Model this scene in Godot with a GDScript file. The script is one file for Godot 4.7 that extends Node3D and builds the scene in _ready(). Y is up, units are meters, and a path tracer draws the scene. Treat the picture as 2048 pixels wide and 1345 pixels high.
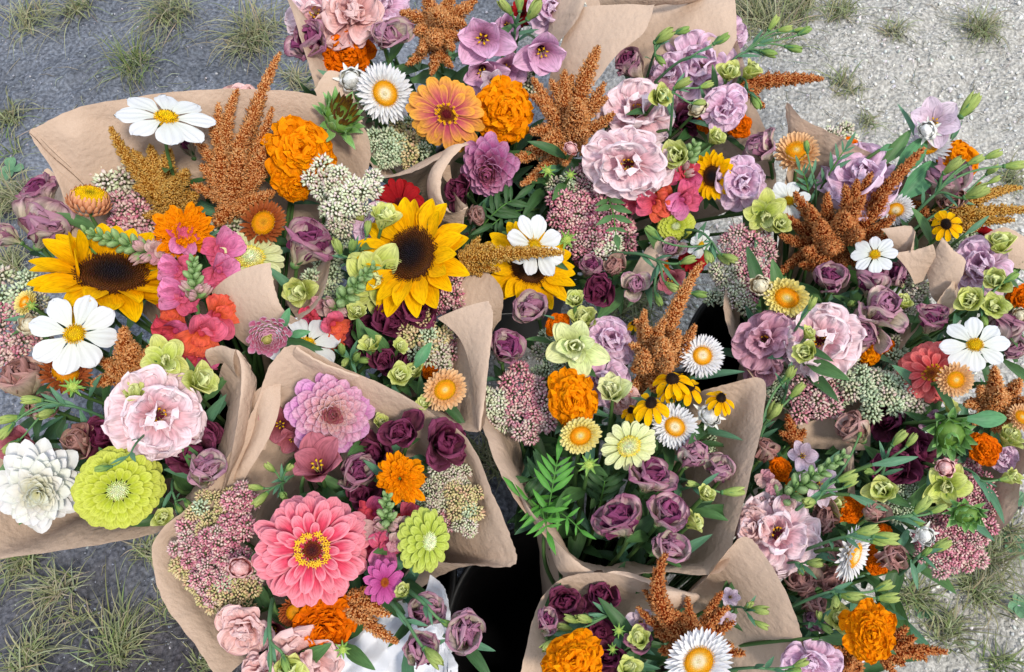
extends Node3D
# Wrapped bouquets of garden flowers standing in black buckets on bare ground with grass, seen from above.

const PITCH := 62.0      # degrees that the camera looks down
const FOV := 40.0
var eye := Vector3(0, 1.2005, 0.399)
var cr: Vector3
var cu: Vector3
var cf: Vector3
var kt := tan(deg_to_rad(FOV / 2.0))
var names := {}
var M := {}
var protos := {}

func at(u: float, v: float, h: float) -> Vector3:    # the place h cm above the ground that stands at (u, v) in a 2048 wide view
	var d := ray(u, v)
	return eye + d * ((h * 0.01 - eye.y) / d.y)

func ray(u: float, v: float) -> Vector3:
	return cf + cr * ((u - 1024.0) / 672.5 * kt) + cu * ((672.5 - v) / 672.5 * kt)

func size_at(p: Vector3, px: float) -> float:        # metres that px cover at p
	return px / 672.5 * kt * (p - eye).dot(cf)


func setup_view():
	var cam := Camera3D.new()
	cam.name = "camera"
	cam.fov = FOV
	cam.near = 0.02
	cam.far = 400.0
	cam.position = eye
	cam.rotation_degrees = Vector3(-PITCH, 0, 0)
	add_child(cam)
	cam.current = true
	cr = Vector3.RIGHT
	cf = Vector3(0, -sin(deg_to_rad(PITCH)), -cos(deg_to_rad(PITCH)))
	cu = cr.cross(cf)
	var sky := ProceduralSkyMaterial.new()
	sky.sky_top_color = Color(0.82, 0.87, 0.95)
	sky.sky_horizon_color = Color(0.9, 0.91, 0.93)
	sky.sky_curve = 0.3
	sky.ground_bottom_color = Color(0.3, 0.3, 0.3)
	sky.ground_horizon_color = Color(0.75, 0.77, 0.8)
	sky.sun_angle_max = 1.0
	var env := Environment.new()
	env.background_mode = Environment.BG_SKY
	env.sky = Sky.new()
	env.sky.sky_material = sky
	env.background_energy_multiplier = 0.92
	env.tonemap_mode = Environment.TONE_MAPPER_LINEAR
	env.tonemap_exposure = 1.5
	env.sdfgi_enabled = true
	env.ssao_enabled = true
	env.ssil_enabled = true
	var we := WorldEnvironment.new()
	we.name = "environment"
	we.environment = env
	add_child(we)
	var sun := DirectionalLight3D.new()
	sun.name = "sun"
	sun.light_energy = 0.65
	sun.light_color = Color(1.0, 0.96, 0.9)
	sun.light_angular_distance = 9.0
	sun.shadow_enabled = true
	sun.rotation_degrees = Vector3(-58, 35, 0)
	add_child(sun)

# ---------------------------------------------------------------- the scene
func _ready():
	setup_view()
	build_materials()
	build_ground()
	grass()
	var west := bucket(500, 780, "black bucket under the bouquets with the two front sunflowers")
	var north := bucket(1000, 390, "black bucket under the bouquets with the peach and pink zinnia")
	var east := bucket(1570, 715, "black bucket beside the pale pink lisianthus, its inside showing as a dark gap")
	var south := bucket(1118, 1262, "black bucket whose dark inside gapes beside the white plastic film")
	var near := bucket(690, 1150, "black bucket under the bouquet with the large pink zinnia")
	bouquet_a(west + Vector3(-0.02, 0, -0.03))
	bouquet_b(west + Vector3(-0.02, 0, 0.03))
	bouquet_c(west + Vector3(0.03, 0, 0.0))
	bouquet_d(north + Vector3(-0.03, 0, -0.02))
	bouquet_e(north + Vector3(0.03, 0, 0.0))
	bouquet_f(east + Vector3(0.02, 0, -0.03))
	bouquet_g(east + Vector3(0.0, 0, 0.02))
	bouquet_h(east + Vector3(0.04, 0, 0.03))
	bouquet_i(south + Vector3(0.02, 0, -0.03))
	bouquet_j(near)
	bouquet_k(south + Vector3(0.02, 0, 0.04))
	bouquet_l(south + Vector3(0.05, 0, 0.01))
	for k in protos:
		protos[k].queue_free()
	for q in M.florets + M.snap_buds:
		q.queue_free()

func grass():
	tuft(265, 125, 150, 90, 0.25, "fresh green grass tuft above the tilted white cosmos", 1.3)
	tuft(345, 20, 170, 110, 0.65, "grass tuft cut by the upper border, straw on its fringe")
	tuft(505, 65, 190, 150, 0.7, "spiky half-dry grass tuft beside the mauve lisianthus with the crimson edge")
	tuft(590, 160, 110, 60, 0.75, "dry grass tuft squeezed between the tall amaranth and the paper")
	tuft(60, 45, 150, 70, 0.7, "thin dry grass tuft in the upper corner of the dark soil")
	tuft(150, 15, 120, 60, 0.6, "low mixed grass tuft near the upper border of the dark soil")
	tuft(15, 230, 110, 60, 0.5, "small grass tuft at the border beside the torn paper corner")
	tuft(25, 400, 170, 120, 0.7, "matted grey-green grass tuft beside the dusky lisianthus group")
	tuft(30, 300, 150, 16, 0.15, "few broad green blades reaching the torn paper corner")
	tuft(20, 530, 120, 80, 0.6, "grass tuft under the dusky lisianthus group")
	tuft(45, 1125, 130, 70, 0.5, "green grass tuft below the white dahlia and its paper rim")
	tuft(110, 1180, 140, 70, 0.75, "reddish dry grass tuft in the lower corner")
	tuft(230, 1290, 170, 90, 0.5, "large green grass tuft at the lower border beside the paper sleeve")
	tuft(50, 1320, 140, 70, 0.6, "dense grass tuft in the very lower corner of the dark soil")
	tuft(330, 1210, 110, 36, 0.5, "loose grass tuft leaning against the paper of the pink zinnia")
	tuft(150, 1240, 120, 30, 0.6, "sparse long-bladed grass tuft in the middle of the lower dark soil")
	tuft(290, 1100, 110, 40, 0.55, "thin grass tuft at the paper edge under the lime zinnia")
	tuft(400, 1320, 120, 40, 0.5, "few thin grass blades at the lower border beside the paper")
	tuft(1530, 40, 220, 200, 0.7, "wide moss-like grass patch at the upper border beside the gravel")
	tuft(1600, 20, 150, 70, 0.65, "pale grass tuft on the gravel at the upper border")
	tuft(1680, 20, 120, 70, 0.5, "small green grass tuft on the upper gravel", 1.2)
	tuft(1960, 60, 130, 90, 0.6, "olive grass tuft in the upper corner of the gravel")
	tuft(1690, 170, 100, 50, 0.65, "thin pale grass tuft right of the pointing amaranth spike")
	tuft(1790, 60, 90, 50, 0.65, "scanty grass tuft amid the upper gravel")
	tuft(1740, 240, 80, 30, 0.7, "sparse straw tuft on the gravel above the torn white paper tip")
	tuft(2030, 350, 100, 60, 0.6, "grass wisp at the border beside the closed green buds")
	tuft(1975, 1110, 160, 120, 0.55, "olive grass tuft below the rose pink sedum", 1.2)
	tuft(1960, 1180, 140, 100, 0.6, "second olive grass tuft on the lower gravel")
	tuft(2020, 1060, 120, 70, 0.65, "grass tuft at the edge of the far paper sleeve")
	tuft(1830, 1190, 130, 80, 0.4, "green grass tuft beside the closed buds on the lower gravel")
	tuft(1900, 1260, 130, 70, 0.55, "grass tuft right of the reddish amaranth on the gravel")
	tuft(2005, 1325, 100, 40, 0.2, "young green grass tuft at the lower border of the gravel")
	tuft(985, 920, 130, 90, 0.7, "dry grass tuft in the gap between two paper sleeves")
	tuft(1270, 600, 190, 110, 0.7, "dry grass tuft in the dark gap behind the upright amaranth")
	tuft(1010, 580, 130, 70, 0.7, "dry grass tuft in the gap under the half-hidden sunflower")
	tuft(1400, 1330, 100, 30, 0.6, "few blades under the lowest bouquets")
	weed(2040, 1000, 50, 5, "small weed at the border beside the torn paper corner")
	weed(2035, 1090, 60, 6, "small broad-leaved weed right of the olive grass")
	weed(2040, 1210, 60, 6, "broad-leaved weed at the border of the lower gravel")
	weed(1850, 1220, 40, 5, "tiny weed near the reddish amaranth tip")
	weed(25, 340, 60, 4, "small green weed beside the torn paper corner")

func bouquet_a(root: Vector3):
	root_at = root
	var s := sleeve("wide brown paper sleeve with torn corner behind the tilted white cosmos", [[160, 560, 41], [122, 378, 45], [66, 280, 49.4], [59, 262, 50], [76, 252, 50.1], [160, 214, 50.5], [330, 185, 50.5], [480, 178, 50], [620, 188, 49], [712, 235, 47], [742, 312, 44.5], [700, 420, 40]], [420, 470, 39], false, 0.35)
	fold(s, [[628, 180, 47.5], [656, 142, 47.5], [692, 150, 47]], [[640, 235, 45], [690, 245, 45], [725, 245, 45]], [0, 0, 0.3])
	fold(s, [[85, 345, 40], [100, 340, 40], [150, 400, 40]], [[110, 420, 38], [130, 430, 38], [160, 440, 38]], [0, 0, 0.3])
	greenery(400, 440, 38, 330, 46, "dark leaves between the stems below the marigolds and tall amaranth")
	f("cosmos", 332, 236, 52, 176, 0.06, -0.74, "tilted white cosmos standing over the paper above the ochre amaranth", 0, 0.2)
	f("lis_blush", 478, 215, 46, 90, 0, -0.4, "pale pink lisianthus hidden behind the tall amaranth spikes")
	f("dusky", 372, 285, 45, 85, 0, -0.5, "purple lisianthus half hidden under the tilted white cosmos")
	amaranth([462, 410, 42], [[560, 105, 52, 30, 0.05], [476, 178, 51, 30], [437, 205, 50, 28], [505, 240, 50, 34], [545, 215, 50, 24], [555, 275, 49, 30], [385, 275, 49, 28], [415, 235, 50, 32], [550, 315, 47, 30], [400, 330, 47, 34], [480, 300, 49, 46], [440, 290, 49, 44], [550, 382, 45, 28, -0.06], [430, 450, 43, 34], [380, 370, 45, 26], [500, 430, 43, 26]], "tall rust amaranth plume between the tilted cosmos and the marigold")
	amaranth([350, 420, 41], [[220, 253, 50, 30, 0.08], [262, 300, 48, 32], [300, 290, 48, 34], [340, 300, 48, 40], [280, 345, 46, 40], [375, 340, 46, 36], [265, 375, 45, 30], [300, 390, 45, 40], [395, 390, 44, 30], [350, 360, 47, 46], [285, 430, 43, 24]], "ochre brown amaranth plume left of the tall rust one", 1)
	sedum([[235, 355, 43.5, 110, "pale", 44], [268, 420, 42.5, 110, "pink", 42], [280, 470, 41.5, 100, "pink", 42], [335, 440, 40, 80, "pink", 40]], "pinkish cream sedum heads between the salmon strawflower and ochre amaranth")
	f("straw_side", 178, 398, 47, 92, 0.05, -0.76, "salmon strawflower seen from the side, with raised yellow disc")
	f("dusky", 82, 392, 43, 80, -0.3, -0.5, "dusky lisianthus uppermost of the group beside the salmon strawflower", 1)
	f("dusky_pale", 84, 462, 44, 112, -0.15, -0.35, "large faded mauve lisianthus left of the side-on sunflower")
	f("dusky_pale", 18, 474, 42, 62, -0.5, 0.1, "small drooping dusky lisianthus cut by the border", 1)
	f("brownish", 150, 470, 41, 70, 0.2, -0.3, "fading lisianthus tucked behind the large faded mauve one")
	f("marigold", 600, 305, 48, 158, 0.1, -0.25, "large bright marigold right of the tall rust amaranth")
	f("marigold", 590, 365, 46, 100, 0.1, 0.5, "drooping marigold half under the large bright one and the whitish sedum", 1)
	f("marigold_flat", 366, 466, 46.5, 126, 0.02, -0.2, "thin-petalled marigold with curly florets above the coral snapdragon")
	f("straw_orange", 526, 446, 46, 98, 0.1, -0.25, "rusty orange strawflower with a golden disc")
	sedum([[640, 350, 48, 80, "white", 38], [690, 385, 48.5, 110, "white", 38], [735, 370, 47.5, 70, "white", 38], [745, 415, 47, 60, "white", 36], [680, 435, 46.5, 80, "pale", 36]], "large whitish sedum head right of the bright marigold")
	sedum([[655, 458, 44, 60, "green", 36], [680, 480, 43, 50, "green", 34]], "small green sedum head under the large whitish one")
	f("sunflower", 222, 552, 45.5, 285, 0.12, -0.76, "side-on sunflower with a few petals folded up beside its dark disc", 1, 0.5)
	f("zinnia_pale", 500, 515, 45, 132, 0.1, -0.3, "pale green zinnia with yellow disc behind the paper flap")
	sedum([[455, 450, 41, 70, "pale"]], "small cream sedum tuft between the two marigolds")
	snapdragon([352, 530, 44], [168, 465, 47.5], [[335, 495, 46, 52, -0.2, -0.3, 2], [312, 505, 46, 44, -0.2, 0.1, 2], [365, 480, 47, 60, 0.2, -0.3, 0]], 9, "snapdragon tip of green buds lying across to the side-on sunflower")
	snapdragon([402, 660, 43], [386, 520, 48.5], [[352, 540, 46, 62, -0.5, 0.0, 0], [445, 500, 46.5, 74, 0.3, -0.3, 0], [440, 545, 46, 66, 0.4, 0.1, 0], [362, 590, 46, 76, -0.4, 0.1, 0], [440, 632, 45.5, 80, 0.4, 0.2, 1], [345, 668, 44, 84, -0.4, 0.4, 3], [404, 672, 45.5, 84, 0.1, 0.3, 1], [395, 715, 43.5, 70, 0, 0.6, 3], [350, 620, 44.5, 64, -0.4, 0.2, 1]], 7, "coral and magenta snapdragon spike beside the paper flap")

func bouquet_b(root: Vector3):
	root_at = root
	var s := sleeve("brown paper sleeve whose rim passes below the white dahlia and lime zinnia", [[-60, 880, 42], [-90, 1060, 40], [-40, 1116, 38.5], [100, 1104, 38.5], [310, 1067, 39.5], [400, 1000, 42], [450, 930, 43], [490, 820, 45], [500, 740, 46.5], [470, 698, 47]], [215, 850, 38], false, 0.45, 0.02)
	fold(s, [[472, 700, 48], [482, 760, 47.5], [470, 870, 46], [445, 985, 44]], [[500, 745, 46], [512, 770, 45.5], [490, 880, 43], [455, 975, 42.5]], [8, 0, 0.8])
	fold(s, [[412, 700, 46], [440, 692, 47], [470, 700, 48]], [[420, 735, 44], [445, 730, 44.5], [475, 760, 45]], [-6, 4, 1.0])
	fold(s, [[562, 768, 46], [550, 850, 45], [500, 940, 43], [470, 1000, 41]], [[505, 790, 45], [498, 860, 43], [480, 930, 42], [462, 985, 40]], [-6, -4, 1.2])
	greenery(210, 830, 37, 330, 46, "dark leaves between the stems above the white dahlia and lime zinnia")
	f("cosmos", 148, 668, 48.5, 166, 0.02, 0.05, "white cosmos facing the viewer below the side-on sunflower", 1)
	sedum([[30, 580, 43, 100, "green", 42], [15, 620, 42.5, 80, "pink", 42], [60, 620, 42, 80, "pale", 40], [35, 680, 41, 110, "pink", 42]], "mixed sedum heads at the border left of the white cosmos")
	f("bud_cream", 58, 650, 45, 48, -0.2, -0.3, "pale yellow strawflower bud left of the white cosmos")
	f("straw_yellow", 50, 605, 44, 56, -0.6, -0.3, "small yellow strawflower turned away at the border")
	f("star", 62, 612, 46.5, 34, 0, 0, "green button bud above the pale yellow strawflower bud")
	f("straw_orange", 130, 745, 44.5, 96, 0.05, -0.3, "orange strawflower half covered by the lower petals of the white cosmos", 1)
	f("star", 145, 775, 46, 62, 0, -0.3, "spent green head below the orange strawflower")
	amaranth([255, 745, 42], [[248, 655, 48, 36], [300, 690, 46, 26], [305, 735, 45, 28], [180, 770, 44, 28], [270, 690, 47, 40], [215, 740, 46, 36], [190, 715, 44, 24], [255, 770, 43, 30]], "small rust amaranth plume right of the facing white cosmos")
	f("lime_star", 330, 722, 47.5, 92, 0.05, -0.2, "open lime lisianthus star under the snapdragon spike")
	f("lime", 402, 762, 46.5, 72, 0.25, 0.1, "lime lisianthus beside the inner paper curl")
	f("lime", 268, 786, 48, 52, 0, -0.2, "round lime lisianthus on the edge of the big pink ruffled one", 1)
	f("brownish", 50, 765, 44, 104, -0.1, -0.4, "old rose lisianthus with open cup at the border")
	f("brownish", 75, 815, 42, 80, 0.1, 0.3, "old rose lisianthus nodding under the open-cupped one", 1)
	spray([215, 838, 42], [130, 812, 45], [[60, 800, 46.5, 44], [90, 828, 47, 46], [10, 865, 46, 44], [14, 838, 45, 46], [20, 895, 44, 44]], "spray of closed buds pointing to the border under the old rose lisianthus", 5)
	f("lis_pink", 316, 830, 46.5, 168, 0.12, 0.05, "big pink ruffled lisianthus above the dark maroon ones")
	f("maroon", 385, 905, 42.5, 100, 0.1, 0.2, "dark maroon lisianthus between the big pink and the two-coloured one")
	f("maroon", 400, 860, 41.5, 80, 0.3, 0, "dark maroon lisianthus against the paper wall right of the big pink one", 1)
	f("maroon", 215, 870, 41, 90, -0.3, 0.1, "dark wine lisianthus in the shade left of the big pink one", 1)
	f("dusky_pale", 412, 945, 44.5, 88, 0.1, 0.05, "two-coloured cream and wine lisianthus against the paper rim", 1)
	f("cup_rose", 40, 890, 43, 90, -0.3, 0.2, "rose red lisianthus cup above the white dahlia")
	f("brownish", 160, 890, 41.5, 76, 0, 0.1, "olive brown lisianthus in shade above the lime zinnia")
	f("dahlia_white", 76, 978, 45, 180, -0.05, 0.22, "white dahlia in the lower corner of the bouquet")
	f("zinnia_lime", 236, 980, 45, 190, -0.04, 0.12, "domed lime zinnia beside the white dahlia")
	spray([320, 850, 44], [262, 905, 48.5], [[203, 938, 49, 36, 0.1]], "single bud on a thin stalk over the lime zinnia", 4)
	f("lime", 324, 1036, 42.5, 46, 0.1, 0.3, "small lime lisianthus on the paper rim right of the lime zinnia")
	spray([345, 960, 41], [350, 1000, 42], [[378, 1012, 42.5, 36], [360, 1020, 42, 34]], "short dark bud spray beside the small lime lisianthus on the rim", 5)

func bouquet_c(root: Vector3):
	root_at = root
	var s := sleeve("brown paper sleeve with a tall flap right of the dark lisianthus", [[986, 630, 49], [974, 760, 46.5], [961, 863, 44.5], [870, 832, 44], [780, 785, 44]], [790, 640, 39], false, 0.4)
	fold(s, [[977, 602, 50], [986, 640, 49.5], [974, 760, 47], [961, 864, 45]], [[874, 637, 47], [920, 680, 46.5], [942, 750, 45.5], [954, 858, 44.4]], [0, 0, 0.8])
	fold(s, [[925, 560, 44], [965, 540, 45], [1004, 580, 45], [1002, 640, 42]], [[905, 620, 42], [930, 645, 42], [960, 655, 41], [985, 665, 40]], [0, 0, 0.5])
	fold(s, [[542, 526, 48.5], [549, 570, 48.2], [566, 618, 47.6], [598, 642, 46.4]], [[424, 584, 45], [446, 640, 43.5], [490, 690, 42], [540, 705, 41]], [-2, -6, 1.4])
	fold(s, [[598, 642, 46.4], [632, 612, 46], [654, 565, 45.5], [664, 500, 44]], [[570, 600, 41], [590, 580, 40], [610, 560, 40], [640, 520, 40]], [0, 5, -0.5])
	greenery(740, 610, 38, 330, 46, "dark leaves between the stems below the right-hand sunflower")
	f("dusky", 610, 498, 46.5, 112, 0.05, -0.3, "purple lisianthus wrapped in the curled paper flap", 2)
	f("lime", 598, 585, 45, 66, 0.1, 0.5, "lime lisianthus nodding inside the curled paper flap")
	f("sunflower", 826, 512, 47.5, 262, -0.45, -0.42, "bright sunflower with dark disc next to the red zinnia")
	f("zinnia_red", 800, 410, 44, 118, -0.1, -0.35, "red zinnia behind the bright sunflower")
	f("lis_lilac", 762, 462, 45, 100, -0.1, 0.0, "lilac lisianthus under the lime rosebud left of the bright sunflower")
	f("lime", 768, 436, 49, 62, 0, -0.3, "lime rose-like lisianthus before the red zinnia")
	f("lime", 722, 432, 46, 34, -0.2, -0.2, "tiny lime lisianthus beside the lime rose-like one", 1)
	spray([700, 560, 42], [702, 520, 46], [[675, 492, 48, 44], [704, 490, 48, 42], [735, 455, 47, 36], [725, 500, 46, 34], [745, 485, 46, 34]], "bud spray between the curled flap and the bright sunflower", 5)
	f("lime_star", 752, 560, 46.5, 138, -0.1, 0.1, "large cream-lime lisianthus star under the bright sunflower")
	sedum([[650, 570, 42, 90, "green", 38], [655, 520, 41, 70, "green", 38]], "dark green sedum behind the curled paper flap")
	snapdragon([640, 660, 42], [748, 535, 50], [[640, 612, 44.5, 40, -0.3, 0, 2], [615, 640, 44, 50, -0.4, 0.3, 3], [664, 622, 45, 34, 0.2, 0, 2], [670, 652, 44.5, 56, 0.3, 0.3, 1], [668, 680, 43, 44, 0.2, 0.6, 1]], 9, "snapdragon tip with pink buds over the cream-lime star")
	f("lime", 712, 625, 45.5, 46, 0, 0, "lime bud-like lisianthus beside the pink snapdragon buds", 1)
	f("maroon", 778, 640, 44, 96, 0, -0.1, "dark wine lisianthus below the bright sunflower")
	f("maroon", 835, 615, 44.5, 100, 0.2, -0.1, "magenta-tinged dark lisianthus touching the sunflower's lower petals", 1)
	f("maroon", 722, 665, 42, 76, -0.2, 0, "nearly black lisianthus left of the dark wine one")
	sedum([[905, 585, 43.5, 90, "rose", 36], [870, 610, 42.5, 70, "rose", 36]], "rose sedum head right of the magenta-tinged dark lisianthus")
	sedum([[848, 672, 44, 110, "buff", 38], [875, 700, 43.5, 90, "pale", 38]], "grey-buff sedum head below the magenta-tinged dark lisianthus")
	sedum([[918, 705, 42, 80, "rose", 36], [905, 670, 42, 70, "rose", 36], [900, 735, 41, 60, "rose", 36]], "rose sedum in the shade of the tall paper flap")
	f("cosmos", 612, 690, 45, 140, 0.35, -0.35, "white cosmos half hidden behind the pink ball dahlia", 2)
	f("dahlia_ball", 535, 675, 50, 100, -0.05, 0.25, "pink ball dahlia on a tall stalk by the inner paper curls")
	single_leaf(565, 660, 49, 48, 1.3, 5, "green leaf just above the ball dahlia's neck")
	single_leaf(578, 672, 48.5, 44, 0.2, 5, "green leaf pointing from the ball dahlia to the half-hidden cosmos")
	f("lime", 741, 690, 45, 46, 0.1, -0.1, "lime lisianthus in front of the dark wine one", 1)
	f("lime", 800, 694, 45.5, 34, 0.1, 0, "small lime lisianthus over the wine petals before the buff sedum")
	spray([690, 745, 41], [700, 720, 43.5], [[683, 698, 45, 36], [712, 715, 44.5, 36], [725, 722, 44, 34], [690, 725, 44, 34]], "cluster of green buds before the nearly black lisianthus", 5)
	f("maroon", 770, 718, 43, 76, -0.1, 0.1, "long-petalled dark lisianthus above the pair of lime ones")
	f("maroon", 812, 722, 42.5, 56, 0.3, 0.1, "small dark magenta lisianthus beside the blue-green leaf", 1)
	single_leaf(830, 735, 46, 62, 1.0, 5, "blue-green leaf standing before the grey-buff sedum")
	f("lime", 800, 750, 46.5, 56, -0.3, 0.3, "lime lisianthus lying on the lower paper edge")
	f("lime", 828, 742, 45.5, 42, 0.2, 0.1, "narrow lime lisianthus right of the one on the paper edge", 1)
	f("straw_peach", 890, 780, 47, 90, 0.05, 0.02, "peach strawflower inside the tall paper flap")
	f("lime", 850, 806, 46.5, 34, -0.2, 0.2, "small pale lime bud by the peach strawflower")
	f("marigold_deep", 866, 742, 42, 46, 0, 0, "deep orange marigold peeping out above the peach strawflower")

func bouquet_d(root: Vector3):
	root_at = root
	var s := sleeve("brown paper sleeve round the peach zinnia, its front edge rolled", [[556, -40, 49], [584, 20, 48.5], [610, 110, 46.5], [636, 186, 44], [690, 255, 43], [738, 325, 43.5], [762, 357, 44], [830, 340, 45.5], [905, 302, 47], [945, 280, 46]], [800, 190, 39], false, 0.4)
	fold(s, [[764, 358, 44.5], [830, 342, 46], [900, 304, 47.2], [944, 286, 46.6]], [[800, 352, 43], [845, 322, 44.2], [890, 300, 45.5], [930, 288, 46]], [0, 0, 0.8])
	greenery(800, 180, 38, 330, 40, "dark leaves between the stems around the large white strawflower")
	f("lis_pink", 632, 30, 45, 130, -0.2, -0.4, "pink ruffled lisianthus first in the upper row beside the paper")
	f("lis_blush", 705, 28, 46, 130, 0, -0.4, "blush lisianthus in the middle of the upper row")
	f("lis_lilac", 765, 10, 44.5, 120, 0.1, -0.4, "lilac-pink lisianthus behind the star-shaped amaranth")
	f("lis_blush", 672, 62, 44, 90, 0, 0.3, "salmon-tinged lisianthus drooping under the blush one", 1)
	f("dusky", 622, 88, 45.5, 88, -0.4, 0.0, "mauve lisianthus with crimson outer petals next to the spiky grass", 1)
	f("dusky_pale", 772, 76, 46.5, 82, 0, 0.0, "cream and brown-pink lisianthus left of the star-shaped amaranth")
	f("marigold_deep", 690, 108, 43, 112, 0, 0.1, "deep orange marigold under the mauve lisianthus")
	f("marigold_deep", 655, 135, 42.5, 70, -0.2, 0.4, "small deep orange marigold at the paper tip", 1)
	amaranth([870, 55, 44], [[800, 25, 47, 28], [830, 65, 47, 28], [850, -5, 48, 34], [905, -10, 48, 32], [945, 15, 47, 28], [930, 50, 47, 30], [925, 75, 46, 28], [870, 30, 49, 44], [875, 90, 47, 40], [905, 100, 46, 28], [840, 105, 46, 28], [812, 130, 45, 24], [905, 135, 44, 24], [862, 150, 44, 26], [955, 0, 46, 24]], "star-shaped dense amaranth at the upper border")
	f("cup_lilac", 965, 78, 46.5, 116, -0.05, 0.1, "open lilac lisianthus cup with yellow stamens")
	f("cup_lilac", 1085, 105, 46, 108, 0.15, 0.35, "lilac lisianthus bell seen from its outside by the paper edge", 1)
	f("lis_lilac", 1105, 18, 44, 90, 0.1, -0.2, "lilac lisianthus at the upper border right of the buds")
	f("cup_lilac", 965, 145, 44, 94, 0.0, 0.5, "drooping purple lisianthus above the marigold", 1)
	f("cup_lilac", 1012, 138, 43.5, 89, 0.2, 0.2, "half-open purple lisianthus behind the drooping one")
	f("cup_pale", 985, 165, 45, 50, 0.2, 0.4, "slim pink lisianthus petal cup touching the round marigold", 1)
	f("cup_lilac", 1015, 50, 43.5, 60, 0.2, 0, "small lilac lisianthus under the stalks of the upper buds")
	spray([1025, 130, 41], [1030, 60, 46], [[1010, 12, 49, 48], [1070, 18, 49, 56], [1040, 0, 48, 44]], "upright stalks with lime buds at the upper border", 6)
	f("zinnia_red", 1045, 25, 41, 60, 0, 0, "scarlet zinnia glimpsed between the upper bud stalks", 1)
	f("bud_white", 703, 160, 47.5, 56, -0.05, -0.1, "closed white strawflower bud touching the large white strawflower")
	f("straw_white", 770, 187, 48, 124, -0.03, 0.0, "large white strawflower left of the peach zinnia")
	f("sunflower_bud", 680, 232, 48.5, 108, 0.28, -0.45, "half-open sunflower bud with maroon-yellow tips", 0)
	f("zinnia_bicolor", 893, 228, 48.5, 156, 0.02, 0.03, "peach and pink zinnia with a yellow star ring")
	f("marigold", 1010, 226, 47, 132, 0.15, -0.05, "round marigold right of the peach and pink zinnia")
	sedum([[770, 290, 43.5, 90, "green", 34], [812, 300, 43, 80, "buff", 32], [815, 262, 42.5, 80, "buff", 32], [775, 315, 42.5, 60, "green", 32]], "olive green sedum under the large white strawflower")
	sedum([[1045, 150, 42, 80, "pale", 34]], "grey sedum tuft behind the round marigold")

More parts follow.
